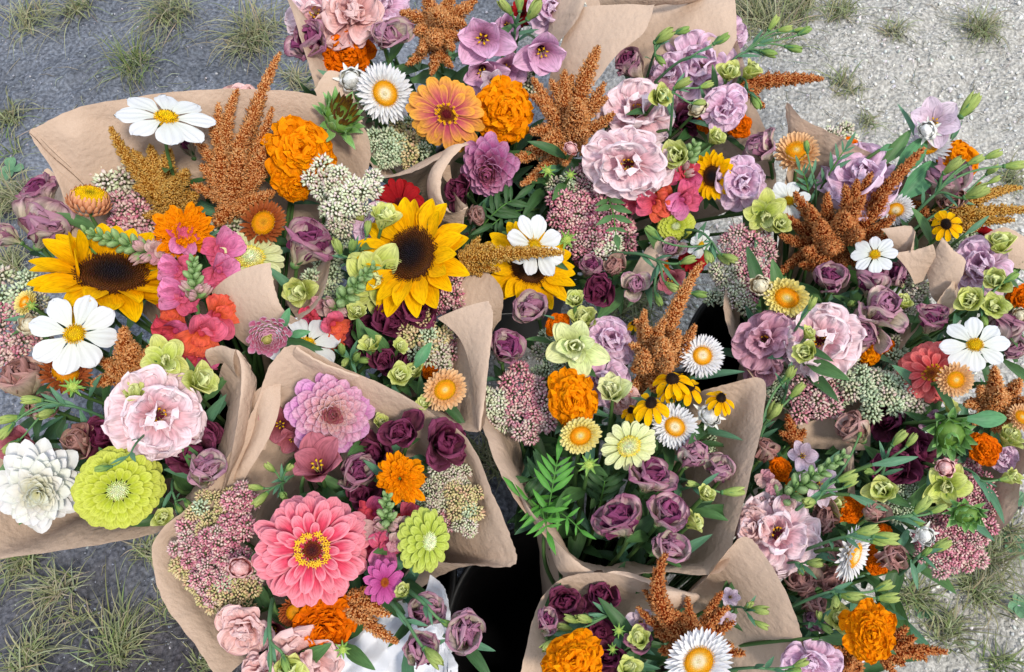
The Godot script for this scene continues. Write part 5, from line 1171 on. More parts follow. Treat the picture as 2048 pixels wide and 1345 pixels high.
func make_lime(sd: int, star: bool, k0 := Color("aabf48").srgb_to_linear(), k1 := Color("d6de78").srgb_to_linear()) -> Node3D:
	# an opening lisianthus, still green
	var n := Node3D.new()
	var r := rng(sd)
	var o := {"w": 0.85, "b": 0.4, "tm": 0.48, "e": 1.7, "p": 0.7, "c1": 0.45, "c2": -1.0, "cj": 0.3, "cup": 1.1, "cup1": 0.5, "ruf": 0.02, "rf": 5.0, "nu": 9, "nv": 9, "crk": 0.02, "c0": k0, "c1c": k1, "cp": 0.8, "cv": 0.1, "streak": 0.1, "ce": C("e2e4a4"), "em": 0.5}
	var p := pt(o, 4, sd)
	var o2 := o.duplicate()
	o2.merge({"w": 0.8, "e": 2.4, "p": 0.5, "c1": 0.9, "c2": -0.5, "cup": 1.5, "ruf": 0.05, "rf": 7.0, "c1c": k1.lerp(Color(1, 1, 0.9), 0.25)}, true)
	var q := pt(o2, 3, sd + 30)
	if star:
		ring(n, "petal", p, r, 5, 0.04, -0.2, 0.38, 0.58, 0.18)
		ring(n, "petal", p, r, 4, 0.04, -0.18, 0.72, 0.48, 0.2, 0.5)
		ring(n, "petal", q, r, 4, 0.03, -0.16, 0.98, 0.4, 0.2, 0.3)
		ring(n, "petal", q, r, 4, 0.02, -0.12, 1.28, 0.33, 0.2)
	else:
		ring(n, "petal", p, r, 4, 0.06, -0.42, 1.0, 0.8, 0.16)
		ring(n, "petal", p, r, 4, 0.05, -0.4, 1.14, 0.8, 0.16, 0.5)
		ring(n, "petal", q, r, 4, 0.03, -0.34, 1.32, 0.68, 0.2, 0.2)
		ring(n, "petal", q, r, 2, 0.01, -0.3, 1.45, 0.6, 0.2, 0.6)
	part(n, "calyx", dome_mesh(0.09, 0.22, C("4f7a45"), C("7a9a50"), M.leaf), Transform3D(Basis(), Vector3(0, -0.52 if not star else -0.34, 0)))
	sepals(n, 5, 0.4, 0.8, C("557f48"), sd, -0.42 if not star else -0.26, 0.16)
	return n

func make_bud(sd: int, green: float) -> Node3D:
	# a closed lisianthus bud, one unit long from the origin along +Y: petals furled round each other
	var n := Node3D.new()
	var r := rng(sd)
	var a := C("8fae52").lerp(C("5a8a4a"), green)
	var b := C("c5cd7c").lerp(C("86aa5a"), green)
	var p := pt({"w": 0.6, "b": 0.5, "tm": 0.42, "e": 1.6, "p": 0.7, "c1": 0.5, "c2": 0.35, "cup": 1.9, "cup1": 1.9, "twist": 0.5, "nu": 8, "nv": 7, "c0": a, "c1c": b, "cv": 0.06}, 3, sd)
	ring(n, "petal", p, r, 5, 0.07, 0.0, 1.14, 0.95, 0.05)
	part(n, "heart", dome_mesh(0.17, 0.92, a, b, M.petal, 1.25), Transform3D())
	part(n, "calyx", dome_mesh(0.11, 0.22, C("3f6a3e"), C("55804a"), M.leaf), Transform3D(Basis(), Vector3(0, -0.1, 0)))
	sepals(n, 5, 0.55, 1.05, C("47744a"), sd, -0.02, 0.2)
	return n

func make_star(sd: int) -> Node3D:
	# a spent flower head: green button in narrow sepals
	var n := Node3D.new()
	part(n, "button", disc_mesh(0.17, 0.14, 60, 0.05, 0.018, [C("aabf5a"), C("b8cc6c"), C("98b050")], sd), Transform3D(), true)
	sepals(n, 8, 0.36, 0.05, C("6f9a48"), sd, 0.0, 0.3)
	sepals(n, 6, 0.3, 0.5, C("83aa55"), sd + 3, 0.02, 0.3)
	return n

func proto(kind: String, v: int) -> Node3D:
	var key := "%s%d" % [kind, v]
	if protos.has(key):
		return protos[key]
	var s := v * 101 + hash(kind) % 1000
	var n: Node3D
	match kind:
		"cosmos": n = make_cosmos(v)
		"zinnia_pink": n = make_zinnia({"rings": [[19, 0.1, -0.05, -0.2, 0.42], [19, 0.09, -0.01, 0.02, 0.385], [17, 0.085, 0.03, 0.22, 0.335], [13, 0.08, 0.06, 0.45, 0.27], [9, 0.07, 0.07, 0.75, 0.2]], "jit": 0.12, "pet": {"c0": C("cc2448"), "c1c": C("e85a76"), "ce": C("f2a8b2"), "em": 0.75, "cp": 0.8, "w": 0.4, "rib": 0.018, "streak": 0.16, "nv": 11}, "disc": [0.09, 0.03, 90, [C("3a1014"), C("5a1a1c"), C("8a4a20")], 0.04], "stars": [34, 0.1, 0.1, 0.044, C("e4b430"), C("dcbc80")]}, s)
		"zinnia_bicolor": n = make_zinnia({"rings": [[16, 0.09, -0.03, -0.14, 0.42], [14, 0.09, 0.0, 0.04, 0.39], [9, 0.085, 0.02, 0.16, 0.3]], "jit": 0.1, "pet": {"c0": C("b43468"), "c1c": C("eca83e"), "cp": 1.7, "w": 0.4, "ce": C("eeb044"), "em": 0.55, "streak": 0.12, "rib": 0.016}, "disc": [0.1, 0.05, 120, [C("6a1420"), C("5a1018"), C("96601a")], 0.02], "stars": [24, 0.108, 0.055, 0.036, C("e4aa0c"), C("b07010")]}, s)
		"zinnia_lime": n = make_zinnia({"rings": [[24, 0.16, -0.14, -0.55, 0.33], [24, 0.17, -0.09, -0.32, 0.32], [24, 0.16, -0.04, -0.1, 0.3], [22, 0.15, 0.01, 0.12, 0.27], [20, 0.13, 0.05, 0.35, 0.22], [16, 0.1, 0.07, 0.6, 0.16]], "pet": {"c0": C("a2b230"), "c1c": C("c6cf44"), "w": 0.52, "ce": C("dade78"), "em": 0.5, "cp": 0.7}, "disc": [0.1, 0.05, 130, [C("c4cc9c"), C("d0d6b0"), C("b4c060")], 0.07], "calyx": true}, s)
		"zinnia_side": n = make_zinnia({"rings": [[18, 0.1, -0.06, -0.3, 0.42], [18, 0.11, -0.02, -0.1, 0.38], [15, 0.11, 0.03, 0.15, 0.31], [12, 0.1, 0.06, 0.45, 0.22]], "pet": {"c0": C("a2b440"), "c1c": C("bccb58"), "w": 0.42, "ce": C("cfd97c"), "em": 0.4}, "disc": [0.13, 0.06, 150, [C("c8d0a0"), C("d8dcc0"), C("c0cc78")], 0.05], "calyx": true}, s)
		"zinnia_pale": n = make_zinnia({"rings": [[15, 0.11, -0.03, -0.1, 0.39], [13, 0.11, 0.0, 0.08, 0.36]], "pet": {"c0": C("ced68c"), "c1c": C("e8eab6"), "w": 0.38, "cup": 0.8, "ce": C("e6e8c0"), "em": 0.3}, "disc": [0.18, 0.07, 220, [C("d4d8c0"), C("c8cc94"), C("d4bc28")], 0.0], "stars": [30, 0.165, 0.02, 0.024, C("d2b31c"), C("b8b050")], "calyx": true}, s)
		"zinnia_coral": n = make_zinnia({"rings": [[19, 0.1, -0.05, -0.25, 0.42], [18, 0.1, -0.01, -0.02, 0.38], [16, 0.09, 0.03, 0.22, 0.32], [10, 0.08, 0.05, 0.5, 0.24]], "pet": {"c0": C("cc3a40"), "c1c": C("e46866"), "ce": C("ec908a"), "em": 0.45, "w": 0.44}, "disc": [0.11, 0.04, 110, [C("6a2a14"), C("8a4a18"), C("a8701c")], 0.03], "stars": [14, 0.1, 0.06, 0.034, C("d09a1c"), C("b88018")]}, s)
		"zinnia_red": n = make_zinnia({"rings": [[18, 0.1, -0.05, -0.2, 0.42], [17, 0.1, -0.01, 0.02, 0.38], [14, 0.09, 0.03, 0.25, 0.32]], "pet": {"c0": C("8e1218"), "c1c": C("b02226"), "w": 0.42}, "disc": [0.1, 0.05, 90, [C("3a0c10"), C("6a1418")], 0.03]}, s)
		"zinnia_magenta": n = make_zinnia({"rings": [[12, 0.08, -0.02, 0.1, 0.42], [10, 0.08, 0.02, 0.4, 0.36]], "pet": {"c0": C("b03a80"), "c1c": C("cc6aa6"), "w": 0.5, "ruf": 0.02, "teeth": 0.04, "tn": 3.0}, "disc": [0.1, 0.04, 80, [C("8a3a10"), C("a85a18")], 0.03], "calyx": true}, s)
		"dahlia_lavender": n = make_dahlia({"count": 128, "steps": [{"c0": C("c46cb4"), "c1c": C("d484c4"), "ce": C("f0c4e6"), "em": 0.65, "c1": 0.35, "w": 0.8, "e": 2.6, "p": 0.5, "cup": 1.3, "cup1": 0.7}, {"c0": C("dca0b0"), "c1c": C("e09ac4"), "ce": C("f2d0e4"), "em": 0.65, "w": 0.9, "e": 2.6, "p": 0.5, "cup": 1.6, "cup1": 1.1}, {"c0": C("ecc4bc"), "c1c": C("e8a6c4"), "ce": C("f6dce4"), "em": 0.65, "w": 0.95, "e": 2.4, "p": 0.5, "cup": 1.8, "cup1": 1.4}, {"c0": C("f2d6c4"), "c1c": C("eebcc8"), "ce": C("f8e2dc"), "em": 0.5, "w": 0.95, "cup": 1.9, "cup1": 1.5}, {"c0": C("ecc8b0"), "c1c": C("d06480"), "cup": 1.6, "w": 0.8}], "lo": {"r": 0.2, "y": -0.2, "a": -0.35, "l": 0.31}, "hi": {"r": 0.01, "y": 0.24, "a": 1.25, "l": 0.12}, "pw": 0.85, "jit": 0.08}, s)
		"dahlia_rose": n = make_dahlia({"count": 96, "steps": [{"c0": C("b0508e"), "c1c": C("c878ac"), "ce": C("e4b2d4"), "em": 0.65, "w": 0.8, "e": 2.6, "p": 0.5, "cup": 1.3, "cup1": 0.8}, {"c0": C("b8648e"), "c1c": C("c0709c"), "ce": C("e0acc8"), "em": 0.65, "w": 0.85, "cup": 1.5, "cup1": 1.0}, {"c0": C("c08a60"), "c1c": C("b8608c"), "w": 0.85, "cup": 1.7}], "lo": {"r": 0.15, "y": -0.16, "a": -0.45, "l": 0.37}, "hi": {"r": 0.02, "y": 0.14, "a": 1.4, "l": 0.17}, "pw": 0.85, "jit": 0.1}, s)
		"dahlia_ball": n = make_dahlia({"count": 140, "steps": [{"c0": C("c46488"), "c1c": C("d890b0"), "ce": C("f2d0e0"), "em": 0.8, "w": 0.8, "c1": 1.1, "cup": 1.2}, {"c0": C("c45c7c"), "c1c": C("dc90ac"), "ce": C("f2d0dc"), "em": 0.8, "w": 0.75, "c1": 1.2, "cup": 1.2}, {"c0": C("c07078"), "c1c": C("cc7a94"), "ce": C("e0b0bc"), "em": 0.7, "w": 0.75, "c1": 1.2, "cup": 1.2}, {"c0": C("b8bc40"), "c1c": C("c8b870"), "w": 0.7, "c1": 1.0}], "lo": {"r": 0.34, "y": -0.3, "a": 0.35, "l": 0.25}, "hi": {"r": 0.02, "y": 0.2, "a": 1.25, "l": 0.12}, "pw": 0.75, "jit": 0.05, "eye": [0.05, C("a8b030"), C("b8b840"), 0.2]}, s)
		"dahlia_white": n = make_dahlia({"mat": "white", "count": 118, "steps": [{"c0": C("dcdccc"), "c1c": C("dcdcde"), "w": 0.58, "e": 1.8, "p": 0.7, "c1": 0.1, "cup": 1.0, "cup1": 0.7}, {"c0": C("dedecc"), "c1c": C("e8e8e6"), "w": 0.6, "cup": 1.2}, {"c0": C("e6e4c0"), "c1c": C("efeee4"), "cup": 1.4, "w": 0.6}], "lo": {"r": 0.1, "y": -0.16, "a": -0.35, "l": 0.43}, "hi": {"r": 0.01, "y": 0.2, "a": 1.05, "l": 0.19}, "pw": 0.9, "jit": 0.14}, s)
		"marigold": n = make_marigold(C("dc6c02"), C("fa9a04"), false, s)
		"marigold_deep": n = make_marigold(C("c85004"), C("ea7404"), false, s)
		"marigold_flat": n = make_marigold(C("d06804"), C("f69606"), true, s)
		"straw_white": n = make_strawflower({"c0": C("dcdcda"), "c1": C("dedee0"), "mat": "white", "pet": {"w": 0.32}, "rings": [[24, 0.17, -0.07, -0.22, 0.31], [24, 0.18, -0.04, 0.02, 0.31], [24, 0.19, -0.015, 0.2, 0.28], [24, 0.2, 0.0, 0.45, 0.22], [24, 0.205, 0.01, 0.75, 0.15]], "disc": [0.215, 0.03, [C("e6dcc8"), C("e6dac0"), C("e4d4ac"), C("e0b040"), C("e09c08"), C("dc9c08")], 0.03]}, s)
		"straw_yellow": n = make_strawflower({"c0": C("e2cc58"), "c1": C("eee4a0"), "pet": {"w": 0.48, "c1": 0.5, "e": 2.4, "p": 0.5, "tm": 0.55}, "rings": [[20, 0.25, -0.08, -0.1, 0.25], [20, 0.25, -0.04, 0.1, 0.25], [20, 0.25, -0.01, 0.35, 0.23], [20, 0.245, 0.01, 0.65, 0.19], [20, 0.24, 0.02, 1.0, 0.13]], "disc": [0.26, 0.02, [C("dfcf94"), C("dcbc50"), C("e09a0c"), C("e08c06"), C("dc9808")], 0.03]}, s)
		"straw_peach": n = make_strawflower({"c0": C("e0a868"), "c1": C("ecc89c"), "pet": {"w": 0.46, "c1": 0.5, "e": 2.2, "p": 0.5}, "rings": [[22, 0.23, -0.1, -0.1, 0.28], [22, 0.24, -0.05, 0.2, 0.27], [22, 0.24, -0.02, 0.5, 0.24], [20, 0.235, 0.01, 0.9, 0.19]], "disc": [0.235, 0.03, [C("e4d090"), C("e0b030"), C("de980c"), C("dc9008"), C("e0b020")], 0.03]}, s)
		"straw_orange": n = make_strawflower({"c0": C("8e4020"), "c1": C("c07040"), "pet": {"w": 0.36, "c1": 0.9, "p": 0.6}, "rings": [[22, 0.24, -0.12, -0.25, 0.28], [22, 0.25, -0.06, 0.1, 0.27], [22, 0.25, -0.02, 0.45, 0.25], [20, 0.24, 0.01, 0.9, 0.2]], "disc": [0.24, 0.05, [C("b07808"), C("d89810"), C("d88c06"), C("d89008"), C("dc9c0c")], 0.03]}, s)
		"straw_side": n = make_strawflower({"c0": C("c87850"), "c1": C("dca078"), "pet": {"w": 0.42, "c1": 1.1, "p": 0.55}, "rings": [[18, 0.26, -0.3, 0.25, 0.3], [18, 0.3, -0.2, 0.65, 0.3], [18, 0.32, -0.1, 0.95, 0.29], [18, 0.32, -0.02, 1.15, 0.25]], "disc": [0.32, 0.06, [C("8a7a08"), C("c8a808"), C("dcb408"), C("e0b80c")], 0.12]}, s)
		"lime_white": n = make_lime(s, false, C("b4c660"), C("e8ecb8"))
		"bud_white": n = make_straw_bud(C("dcdccc"), C("ededea"), true, s)
		"bud_cream": n = make_straw_bud(C("d8bc90"), C("e4dcc0"), false, s)
		"bud_rose": n = make_straw_bud(C("c84850"), C("ecc0bc"), false, s)
		"sunflower": n = make_sunflower(s, {"folded": [-3.15, -3.6, -4.0]} if v == 1 else {})
		"sunflower_bud": n = make_sunflower_bud(s, v == 0)
		"rudbeckia": n = make_rudbeckia(s)
		"lis_pink": n = make_lisianthus({"c0": C("e09aa4"), "c1": C("f2d0d8"), "ce": C("f8e8ec"), "em": 0.7, "in0": C("dc949e"), "in1": C("f2d0d6")}, s)
		"lis_lilac": n = make_lisianthus({"c0": C("d492b4"), "c1": C("e6c0da"), "ce": C("f2dcee"), "em": 0.6, "close": 0.35, "pet": {"ruf": 0.085}}, s)
		"lis_mauve": n = make_lisianthus({"c0": C("a86478"), "c1": C("d4a0b4"), "ce": C("e0b8c8"), "em": 0.5, "pet": {"ruf": 0.085}, "close": 0.15}, s)
		"lis_blush": n = make_lisianthus({"c0": C("d8908a"), "c1": C("eec2be"), "ce": C("f4d8d6"), "em": 0.5, "close": 0.6}, s)
		"dusky": n = make_rosette({"c0": C("d4c8a0"), "c1": C("c8a2b2"), "edge": C("8e4068"), "in0": C("581c40"), "in1": C("8c4a72")}, s)
		"dusky_pale": n = make_rosette({"c0": C("d6d0a4"), "c1": C("dcc6c0"), "edge": C("a8688a"), "in0": C("7a3c58"), "in1": C("b48498")}, s)
		"maroon": n = make_rosette({"c0": C("5a2a3c"), "c1": C("6c2a46"), "edge": C("864060"), "in0": C("3c1024"), "in1": C("642240"), "open": 0.12, "pale": 0.04}, s)
		"brownish": n = make_rosette({"c0": C("c0b084"), "c1": C("c8a494"), "edge": C("b88480"), "in0": C("985c5c"), "in1": C("b48880"), "pet": {"ruf": 0.012, "fringe": 0.0, "teeth": 0.0, "crk": 0.006, "w": 1.15, "c1": 0.6, "c2": -0.7, "cup": 1.5, "cup1": 1.1}, "open": 0.04}, s)
		"cup_rose": n = make_cup({"c0": C("8c3444"), "c1": C("c07480"), "tilt": 0.92}, s)
		"cup_lilac": n = make_cup({"c0": C("c47cac"), "c1": C("ecc2de"), "tilt": 0.95}, s)
		"cup_pale": n = make_cup({"c0": C("dcc0d0"), "c1": C("e8d6e4"), "tilt": 0.75}, s)
		"lime": n = make_lime(s, false)
		"lime_star": n = make_lime(s, true)
		"lime_pale": n = make_lime(s, true, C("b4c660"), C("e8ecb8"))
		"bud": n = make_bud(s, 0.25 if v == 0 else 0.8)
		"star": n = make_star(s)
	protos[key] = n
	return n

# ---------------------------------------------------------------- placing things
const KINDS := {
	"cosmos": ["cosmos_flower", "flower", "white cosmos flowers"],
	"zinnia": ["zinnia_flower", "flower", "zinnias"],
	"dahlia": ["dahlia_flower", "flower", "dahlias"],
	"marigold": ["marigold_flower", "flower", "orange marigolds"],
	"straw": ["strawflower", "flower", "open strawflowers"],
	"sunflower": ["sunflower", "flower", "sunflowers"],
	"rudbeckia": ["black_eyed_susan", "flower", "small yellow black-eyed flowers"],
	"lis": ["lisianthus_flower", "flower", "open ruffled lisianthus flowers"],
	"dusky": ["dusky_lisianthus", "flower", "dusky half-open lisianthus flowers"],
	"maroon": ["dark_lisianthus", "flower", "dark maroon lisianthus flowers"],
	"brownish": ["fading_lisianthus", "flower", "fading lisianthus flowers"],
	"cup": ["cup_lisianthus", "flower", "cup-shaped lisianthus flowers"],
	"lime": ["lime_lisianthus", "flower", "lime green opening lisianthus flowers"],
	"bud": ["strawflower_bud", "flower bud", "closed strawflower buds"],
	"star": ["spent_flower_head", "flower bud", "green spent flower heads"],
}
var root_at := Vector3.ZERO       # where the stems of the bouquet at hand come together
var count_put := 0

func facing(u: float, v: float, tx: float, ty: float, roll: float) -> Basis:
	# a flower's +Y turned towards the viewer, then leaning tx to the right and ty downwards in view
	var d := ray(u, v).normalized()
	var n := (-d * sqrt(maxf(0.04, 1.0 - tx * tx - ty * ty)) + cr * tx - cu * ty).normalized()
	var x := n.cross(Vector3(0.13, 0.4, 0.9)).normalized()
	var b := Basis(x, n, x.cross(n).normalized())
	return b * Basis(Vector3.UP, roll)

func f(kind: String, u: float, v: float, h: float, px: float, tx: float, ty: float, label: String, variant := 0, roll := -9.0):
	count_put += 1
	var k: Array = KINDS[kind.get_slice("_", 0)] if not kind.begins_with("sunflower_bud") else ["sunflower_bud", "flower bud", "green sunflower buds"]
	if kind == "lime" or kind == "lime_white" or kind.begins_with("dusky") or kind.begins_with("maroon") or kind.begins_with("brown"):      # half-closed flowers stand upright, so they show their sides
		tx = clampf(tx + 0.42 * sin(count_put * 2.7), -0.8, 0.8)
		ty = clampf(ty - (0.1 if kind == "maroon" else 0.5), -0.75, 0.75)
	var p := at(u, v, h)
	var s: float = size_at(p, px) * {"dusky": 0.9, "maroon": 0.8, "brownish": 0.9, "lis": 1.0, "cup": 0.85}.get(kind.get_slice("_", 0), 1.0)
	var b := facing(u, v, tx, ty, roll if roll > -8.0 else count_put * 1.7)
	if kind.begins_with("dusky") or kind.begins_with("maroon") or kind.begins_with("brown") or kind.begins_with("lis_") or kind.begins_with("lime") or kind.begins_with("cup"):
		variant = (variant + count_put) % 4      # four individuals of each, so that neighbours differ
	var o: Node3D = proto(kind, variant).duplicate()
	var sq := 1.0 + 0.1 * sin(count_put * 2.3)
	entitle(o, k[0], label, k[1], Transform3D(b.scaled_local(Vector3(s * sq, s, s / sq)), p), k[2])
	stem(o, p, b.y, s, count_put)
	return o

func stem(o: Node3D, p: Vector3, n: Vector3, s: float, sd: int, leaves := true):
	var r := rng(sd * 17 + 3)
	var back := p - n * (s * 0.24 if s < 0.5 else 0.0)
	var inv := o.transform.affine_inverse()
	var foot := root_at + Vector3(r.randf_range(-0.02, 0.02), 0, r.randf_range(-0.02, 0.02))
	var pts := bez(back, back - n * minf(s, 0.06) * 0.8 - Vector3(0, 0.015, 0), foot + Vector3(0, 0.2, 0) + (p - foot) * Vector3(0.3, 0, 0.3), foot, 12)
	var loc := PackedVector3Array()
	var rad := PackedFloat32Array()
	for i in pts.size():
		loc.append(inv * pts[i])
		rad.append(lerpf(0.0016, 0.0028, i / 12.0) / s)
	var mb := Mb.new()
	mb.tube(loc, rad, 6, [C("5d7f45"), C("46693c")])
	part(o, "stem", mb.mesh(M.leaf))
	if not leaves:
		return
	for i in [2, 3, 5]:
		var d := (pts[i - 1] - pts[i]).normalized()
		var out := d.cross(Vector3(r.randf_range(-1, 1), 0.2, r.randf_range(-1, 1))).normalized()
		var x := (out * 0.9 + d * 0.8).normalized()
		var z := x.cross(d).normalized()
		var b := Basis(x, z.cross(x), z).scaled(Vector3.ONE * r.randf_range(0.03, 0.055))
		part(o, "leaf", M.leaves[r.randi() % 3], inv * Transform3D(b, pts[i]))

func amaranth(base: Array, spikes: Array, label: String, tone := 0):
	# spikes: tips as [u, v, h, px thick at the foot, bend]
	var p := at(base[0], base[1], base[2])
	count_put += 1
	var o := thing("amaranth_plume", label, "flower", Transform3D(Basis(), p), "rust brown amaranth plumes")
	var r := rng(count_put * 29)
	var dark: Color = [C("823e16"), C("80501a"), C("702e10")][tone]
	var mid: Color = [C("b46a30"), C("b07c2e"), C("a05428")][tone]
	var tip: Color = [C("dcac78"), C("d4b068"), C("cc9460")][tone]
	for s in spikes:
		var e := at(s[0], s[1], s[2]) - p
		var L := e.length()
		var w: float = size_at(p, s[3]) * 0.56
		var side: Vector3 = e.cross(cf).normalized() * (s[4] if s.size() > 4 else r.randf_range(-0.12, 0.12)) * L
		var a := e * 0.04
		var pts := bez(a, e * 0.35 + side, e * 0.75 + side, e, 14)
		var mb := Mb.new()
		var rad := PackedFloat32Array()
		for i in 15:
			rad.append(w * profile(i / 14.0) * 0.8)
		mb.tube(pts, rad, 7, [dark, dark])
		var step := 0.00135
		var rows := int(L / step / 0.62)
		var br := 0.001
		for i in rows:
			var t := (i + r.randf()) / rows
			var x := t * 14.0
			var q: Vector3 = pts[int(x)].lerp(pts[mini(int(x) + 1, 14)], x - int(x))
			var d: Vector3 = (pts[mini(int(x) + 1, 14)] - pts[mini(int(x), 13)]).normalized()
			var ww := w * profile(t)
			var around := maxi(3, int(TAU * ww / (br * 2.5)))
			var lump := 1.0 + 0.2 * sin(t * L * 700.0 + s[0]) + 0.12 * sin(t * L * 1900.0)
			for k in around:
				if r.randf() < 0.12:
					continue
				var ang := TAU * (k + r.randf_range(-0.45, 0.45)) / around + i * 0.7
				var c := d.cross(Vector3(0.2, 0.5, 0.84)).normalized()
				var g := c * cos(ang) + d.cross(c) * sin(ang)
				var rr := ww * lump * r.randf_range(0.78, 1.15)
				var col := vary(mid.lerp(tip, pow(r.randf(), 1.8)) if r.randf() > 0.22 else dark.lerp(mid, 0.5), r, 0.15)
				mb.seed_(q + g * rr * 0.93, g * 0.8 + d * 0.6 + Vector3(r.randf_range(-1, 1), r.randf_range(-1, 1), r.randf_range(-1, 1)) * 0.3, br * r.randf_range(1.6, 2.6), br * r.randf_range(0.8, 1.15), col, col.lerp(tip, 0.5))
		part(o, "spike", mb.mesh(M.seed), Transform3D(), true)
	stem(o, p, Vector3(0, 0.9, 0.1), 1.0, count_put, false)
	return o

func profile(t: float) -> float:
	return lerpf(0.8, 1.0, smoothstep(0.0, 0.25, t)) * pow(maxf(0.0, 1.0 - pow(t, 2.6)), 0.6) * lerpf(1.0, 0.62, t) + 0.06

func bud_cluster(sd: int, cols: Array) -> ArrayMesh:
	# a tuft of small sedum buds on short stalks, one unit in radius
	var r := rng(sd)
	var mb := Mb.new()
	var count := 46
	for i in count:
		var fr := (i + 0.5) / count
		var th := acos(1.0 - fr * 1.15)
		var a := i * 2.39996 + r.randf_range(-0.2, 0.2)
		var d := Vector3(sin(th) * cos(a), cos(th), sin(th) * sin(a))
		var l := r.randf_range(0.82, 1.1)
		var q: Color = vary(cols[r.randi() % cols.size()], r, 0.12)
		var q2: Color = vary(cols[r.randi() % cols.size()], r, 0.12)
		mb.tube(PackedVector3Array([d * 0.1, d * l * 0.8]), PackedFloat32Array([0.03, 0.035]), 3, [C("6a7a50"), C("8a8f68")])
		mb.bead(d * l, d + Vector3(r.randf_range(-0.25, 0.25), 0, r.randf_range(-0.25, 0.25)), 0.6, 0.17, q2.lerp(q, 0.6), q)
		if r.randf() < 0.45:
			mb.bead(d * l * 0.9 + Vector3(r.randf_range(-1, 1), r.randf_range(-1, 1), r.randf_range(-1, 1)) * 0.12, d, 0.4, 0.11, q2, q2)
	return mb.mesh(M.seed)

const SEDUM := {"pink": 0, "white": 1, "green": 2, "rose": 3, "buff": 4, "pale": 5}

func sedum(places: Array, label: String):
	# places: domes [u, v, h, px across, tone, px of one cluster]
	count_put += 1
	var first: Array = places[0]
	var p0 := at(first[0], first[1], first[2])
	var o := thing("sedum_head", label, "flower", Transform3D(Basis(), p0), "flat heads of sedum buds")
	var r := rng(count_put * 41)
	for q in places:
		var p := at(q[0], q[1], q[2])
		var R := size_at(p, q[3]) * 0.5
		var cr_: float = size_at(p, q[5] if q.size() > 5 else 40) * 0.5
		var up := (-ray(q[0], q[1]).normalized() + Vector3(0, 0.5, 0)).normalized()
		var x := up.cross(Vector3(0, 0.1, 1)).normalized()
		var b := Basis(x, up, x.cross(up))
		var count := maxi(1, int(1.05 * R * R / (cr_ * cr_)))
		for i in count:
			var fr := sqrt((i + 0.4) / count) if count > 1 else 0.0
			var a := i * 2.39996 + r.randf() * 0.5
			var l := Vector3(cos(a) * fr, 0.35 * (1.0 - fr * fr), sin(a) * fr) * (R - cr_ * 0.6) + Vector3(r.randf_range(-1, 1), r.randf_range(-0.6, 0.6), r.randf_range(-1, 1)) * cr_ * 0.22
			var n := Vector3(cos(a) * fr * 0.8, 1, sin(a) * fr * 0.8).normalized()
			var xx := n.cross(Vector3(0.1, 0.2, 1)).normalized()
			var bb := Basis(xx, n, xx.cross(n)) * Basis(Vector3.UP, r.randf() * TAU)
			var tone: int = SEDUM[q[4]]
			if r.randf() < 0.18:
				tone = [3, 5, 5, 0, 2, 1][tone]
			part(o, "bud_cluster", M.clusters[tone][r.randi() % 3], Transform3D((b * bb).scaled_local(Vector3.ONE * cr_ * r.randf_range(0.9, 1.15)), p - p0 + b * (l - Vector3(0, cr_ * 0.9, 0))), true)
	stem(o, p0 - Vector3(0, 0.02, 0), Vector3.UP, 1.0, count_put, false)
	return o

func spray(base: Array, joint: Array, tips: Array, label: String, thick := 3.2):
	# thin branching stems that carry closed buds; tips: [u, v, h, px long, bend]
	count_put += 1
	var p := at(base[0], base[1], base[2])
	var o := thing("bud_spray", label, "flower bud", Transform3D(Basis(), p), "sprays of closed green buds")
	var r := rng(count_put * 53)
	var j := at(joint[0], joint[1], joint[2])
	var th := size_at(p, thick) * 0.5
	var main := bez(Vector3.ZERO, (j - p) * 0.33 + Vector3(0, 0.006, 0), (j - p) * 0.7 + Vector3(0, 0.01, 0), j - p, 8)
	var rad := PackedFloat32Array()
	for i in 9:
		rad.append(th * lerpf(1.25, 1.0, i / 8.0))
	var mb := Mb.new()
	mb.tube(main, rad, 6, [C("4c7550"), C("5d8a60")])
	part(o, "stem", mb.mesh(M.leaf))
	var along := (j - p).normalized()
	for q in tips:
		var e := at(q[0], q[1], q[2])
		var L := size_at(e, q[3])
		var d := e - j
		var bend: Vector3 = d.cross(cf).normalized() * (q[4] if q.size() > 4 else r.randf_range(-0.15, 0.15)) * d.length()
		var c2: Vector3 = j + d * 0.7 + bend
		var dirn := (e - c2).normalized()
		var foot := e - dirn * L * 0.5
		var pts := bez(j - p, j + along * d.length() * 0.3 + bend * 0.4 - p, c2 - p - dirn * L * 0.3, foot - p, 8)
		var ra := PackedFloat32Array()
		for i in 9:
			ra.append(th * lerpf(0.85, 0.75, i / 8.0))
		var sb := Mb.new()
		sb.tube(pts, ra, 6, [C("5d8a60"), C("6a965c")])
		part(o, "twig", sb.mesh(M.leaf))
		var x := dirn.cross(Vector3(0.3, 0.2, 1)).normalized()
		var b := Basis(x, dirn, x.cross(dirn)) * Basis(Vector3.UP, r.randf() * TAU)
		var bud: Node3D = proto("bud", 0 if q[3] > 42 else r.randi() % 2).duplicate()
		bud.name = "bud_holder"
		bud.transform = Transform3D(b.scaled_local(Vector3.ONE * L), foot - p)
		var k: int = o.get_meta("n_bud", 0)
		o.set_meta("n_bud", k + 1)
		bud.name = "bud" if k == 0 else "bud_%03d" % k
		o.add_child(bud, true)
		if r.randf() < 0.7:
			leaf_on(o, pts[2] , (pts[3] - pts[2]).normalized(), size_at(e, r.randf_range(24, 44)), r, 2)
	leaf_on(o, main[8], along, size_at(j, 50), r, 2)
	leaf_on(o, main[5], along, size_at(j, 46), r, 2)
	stem(o, p, -along, 1.0, count_put, false)
	return o

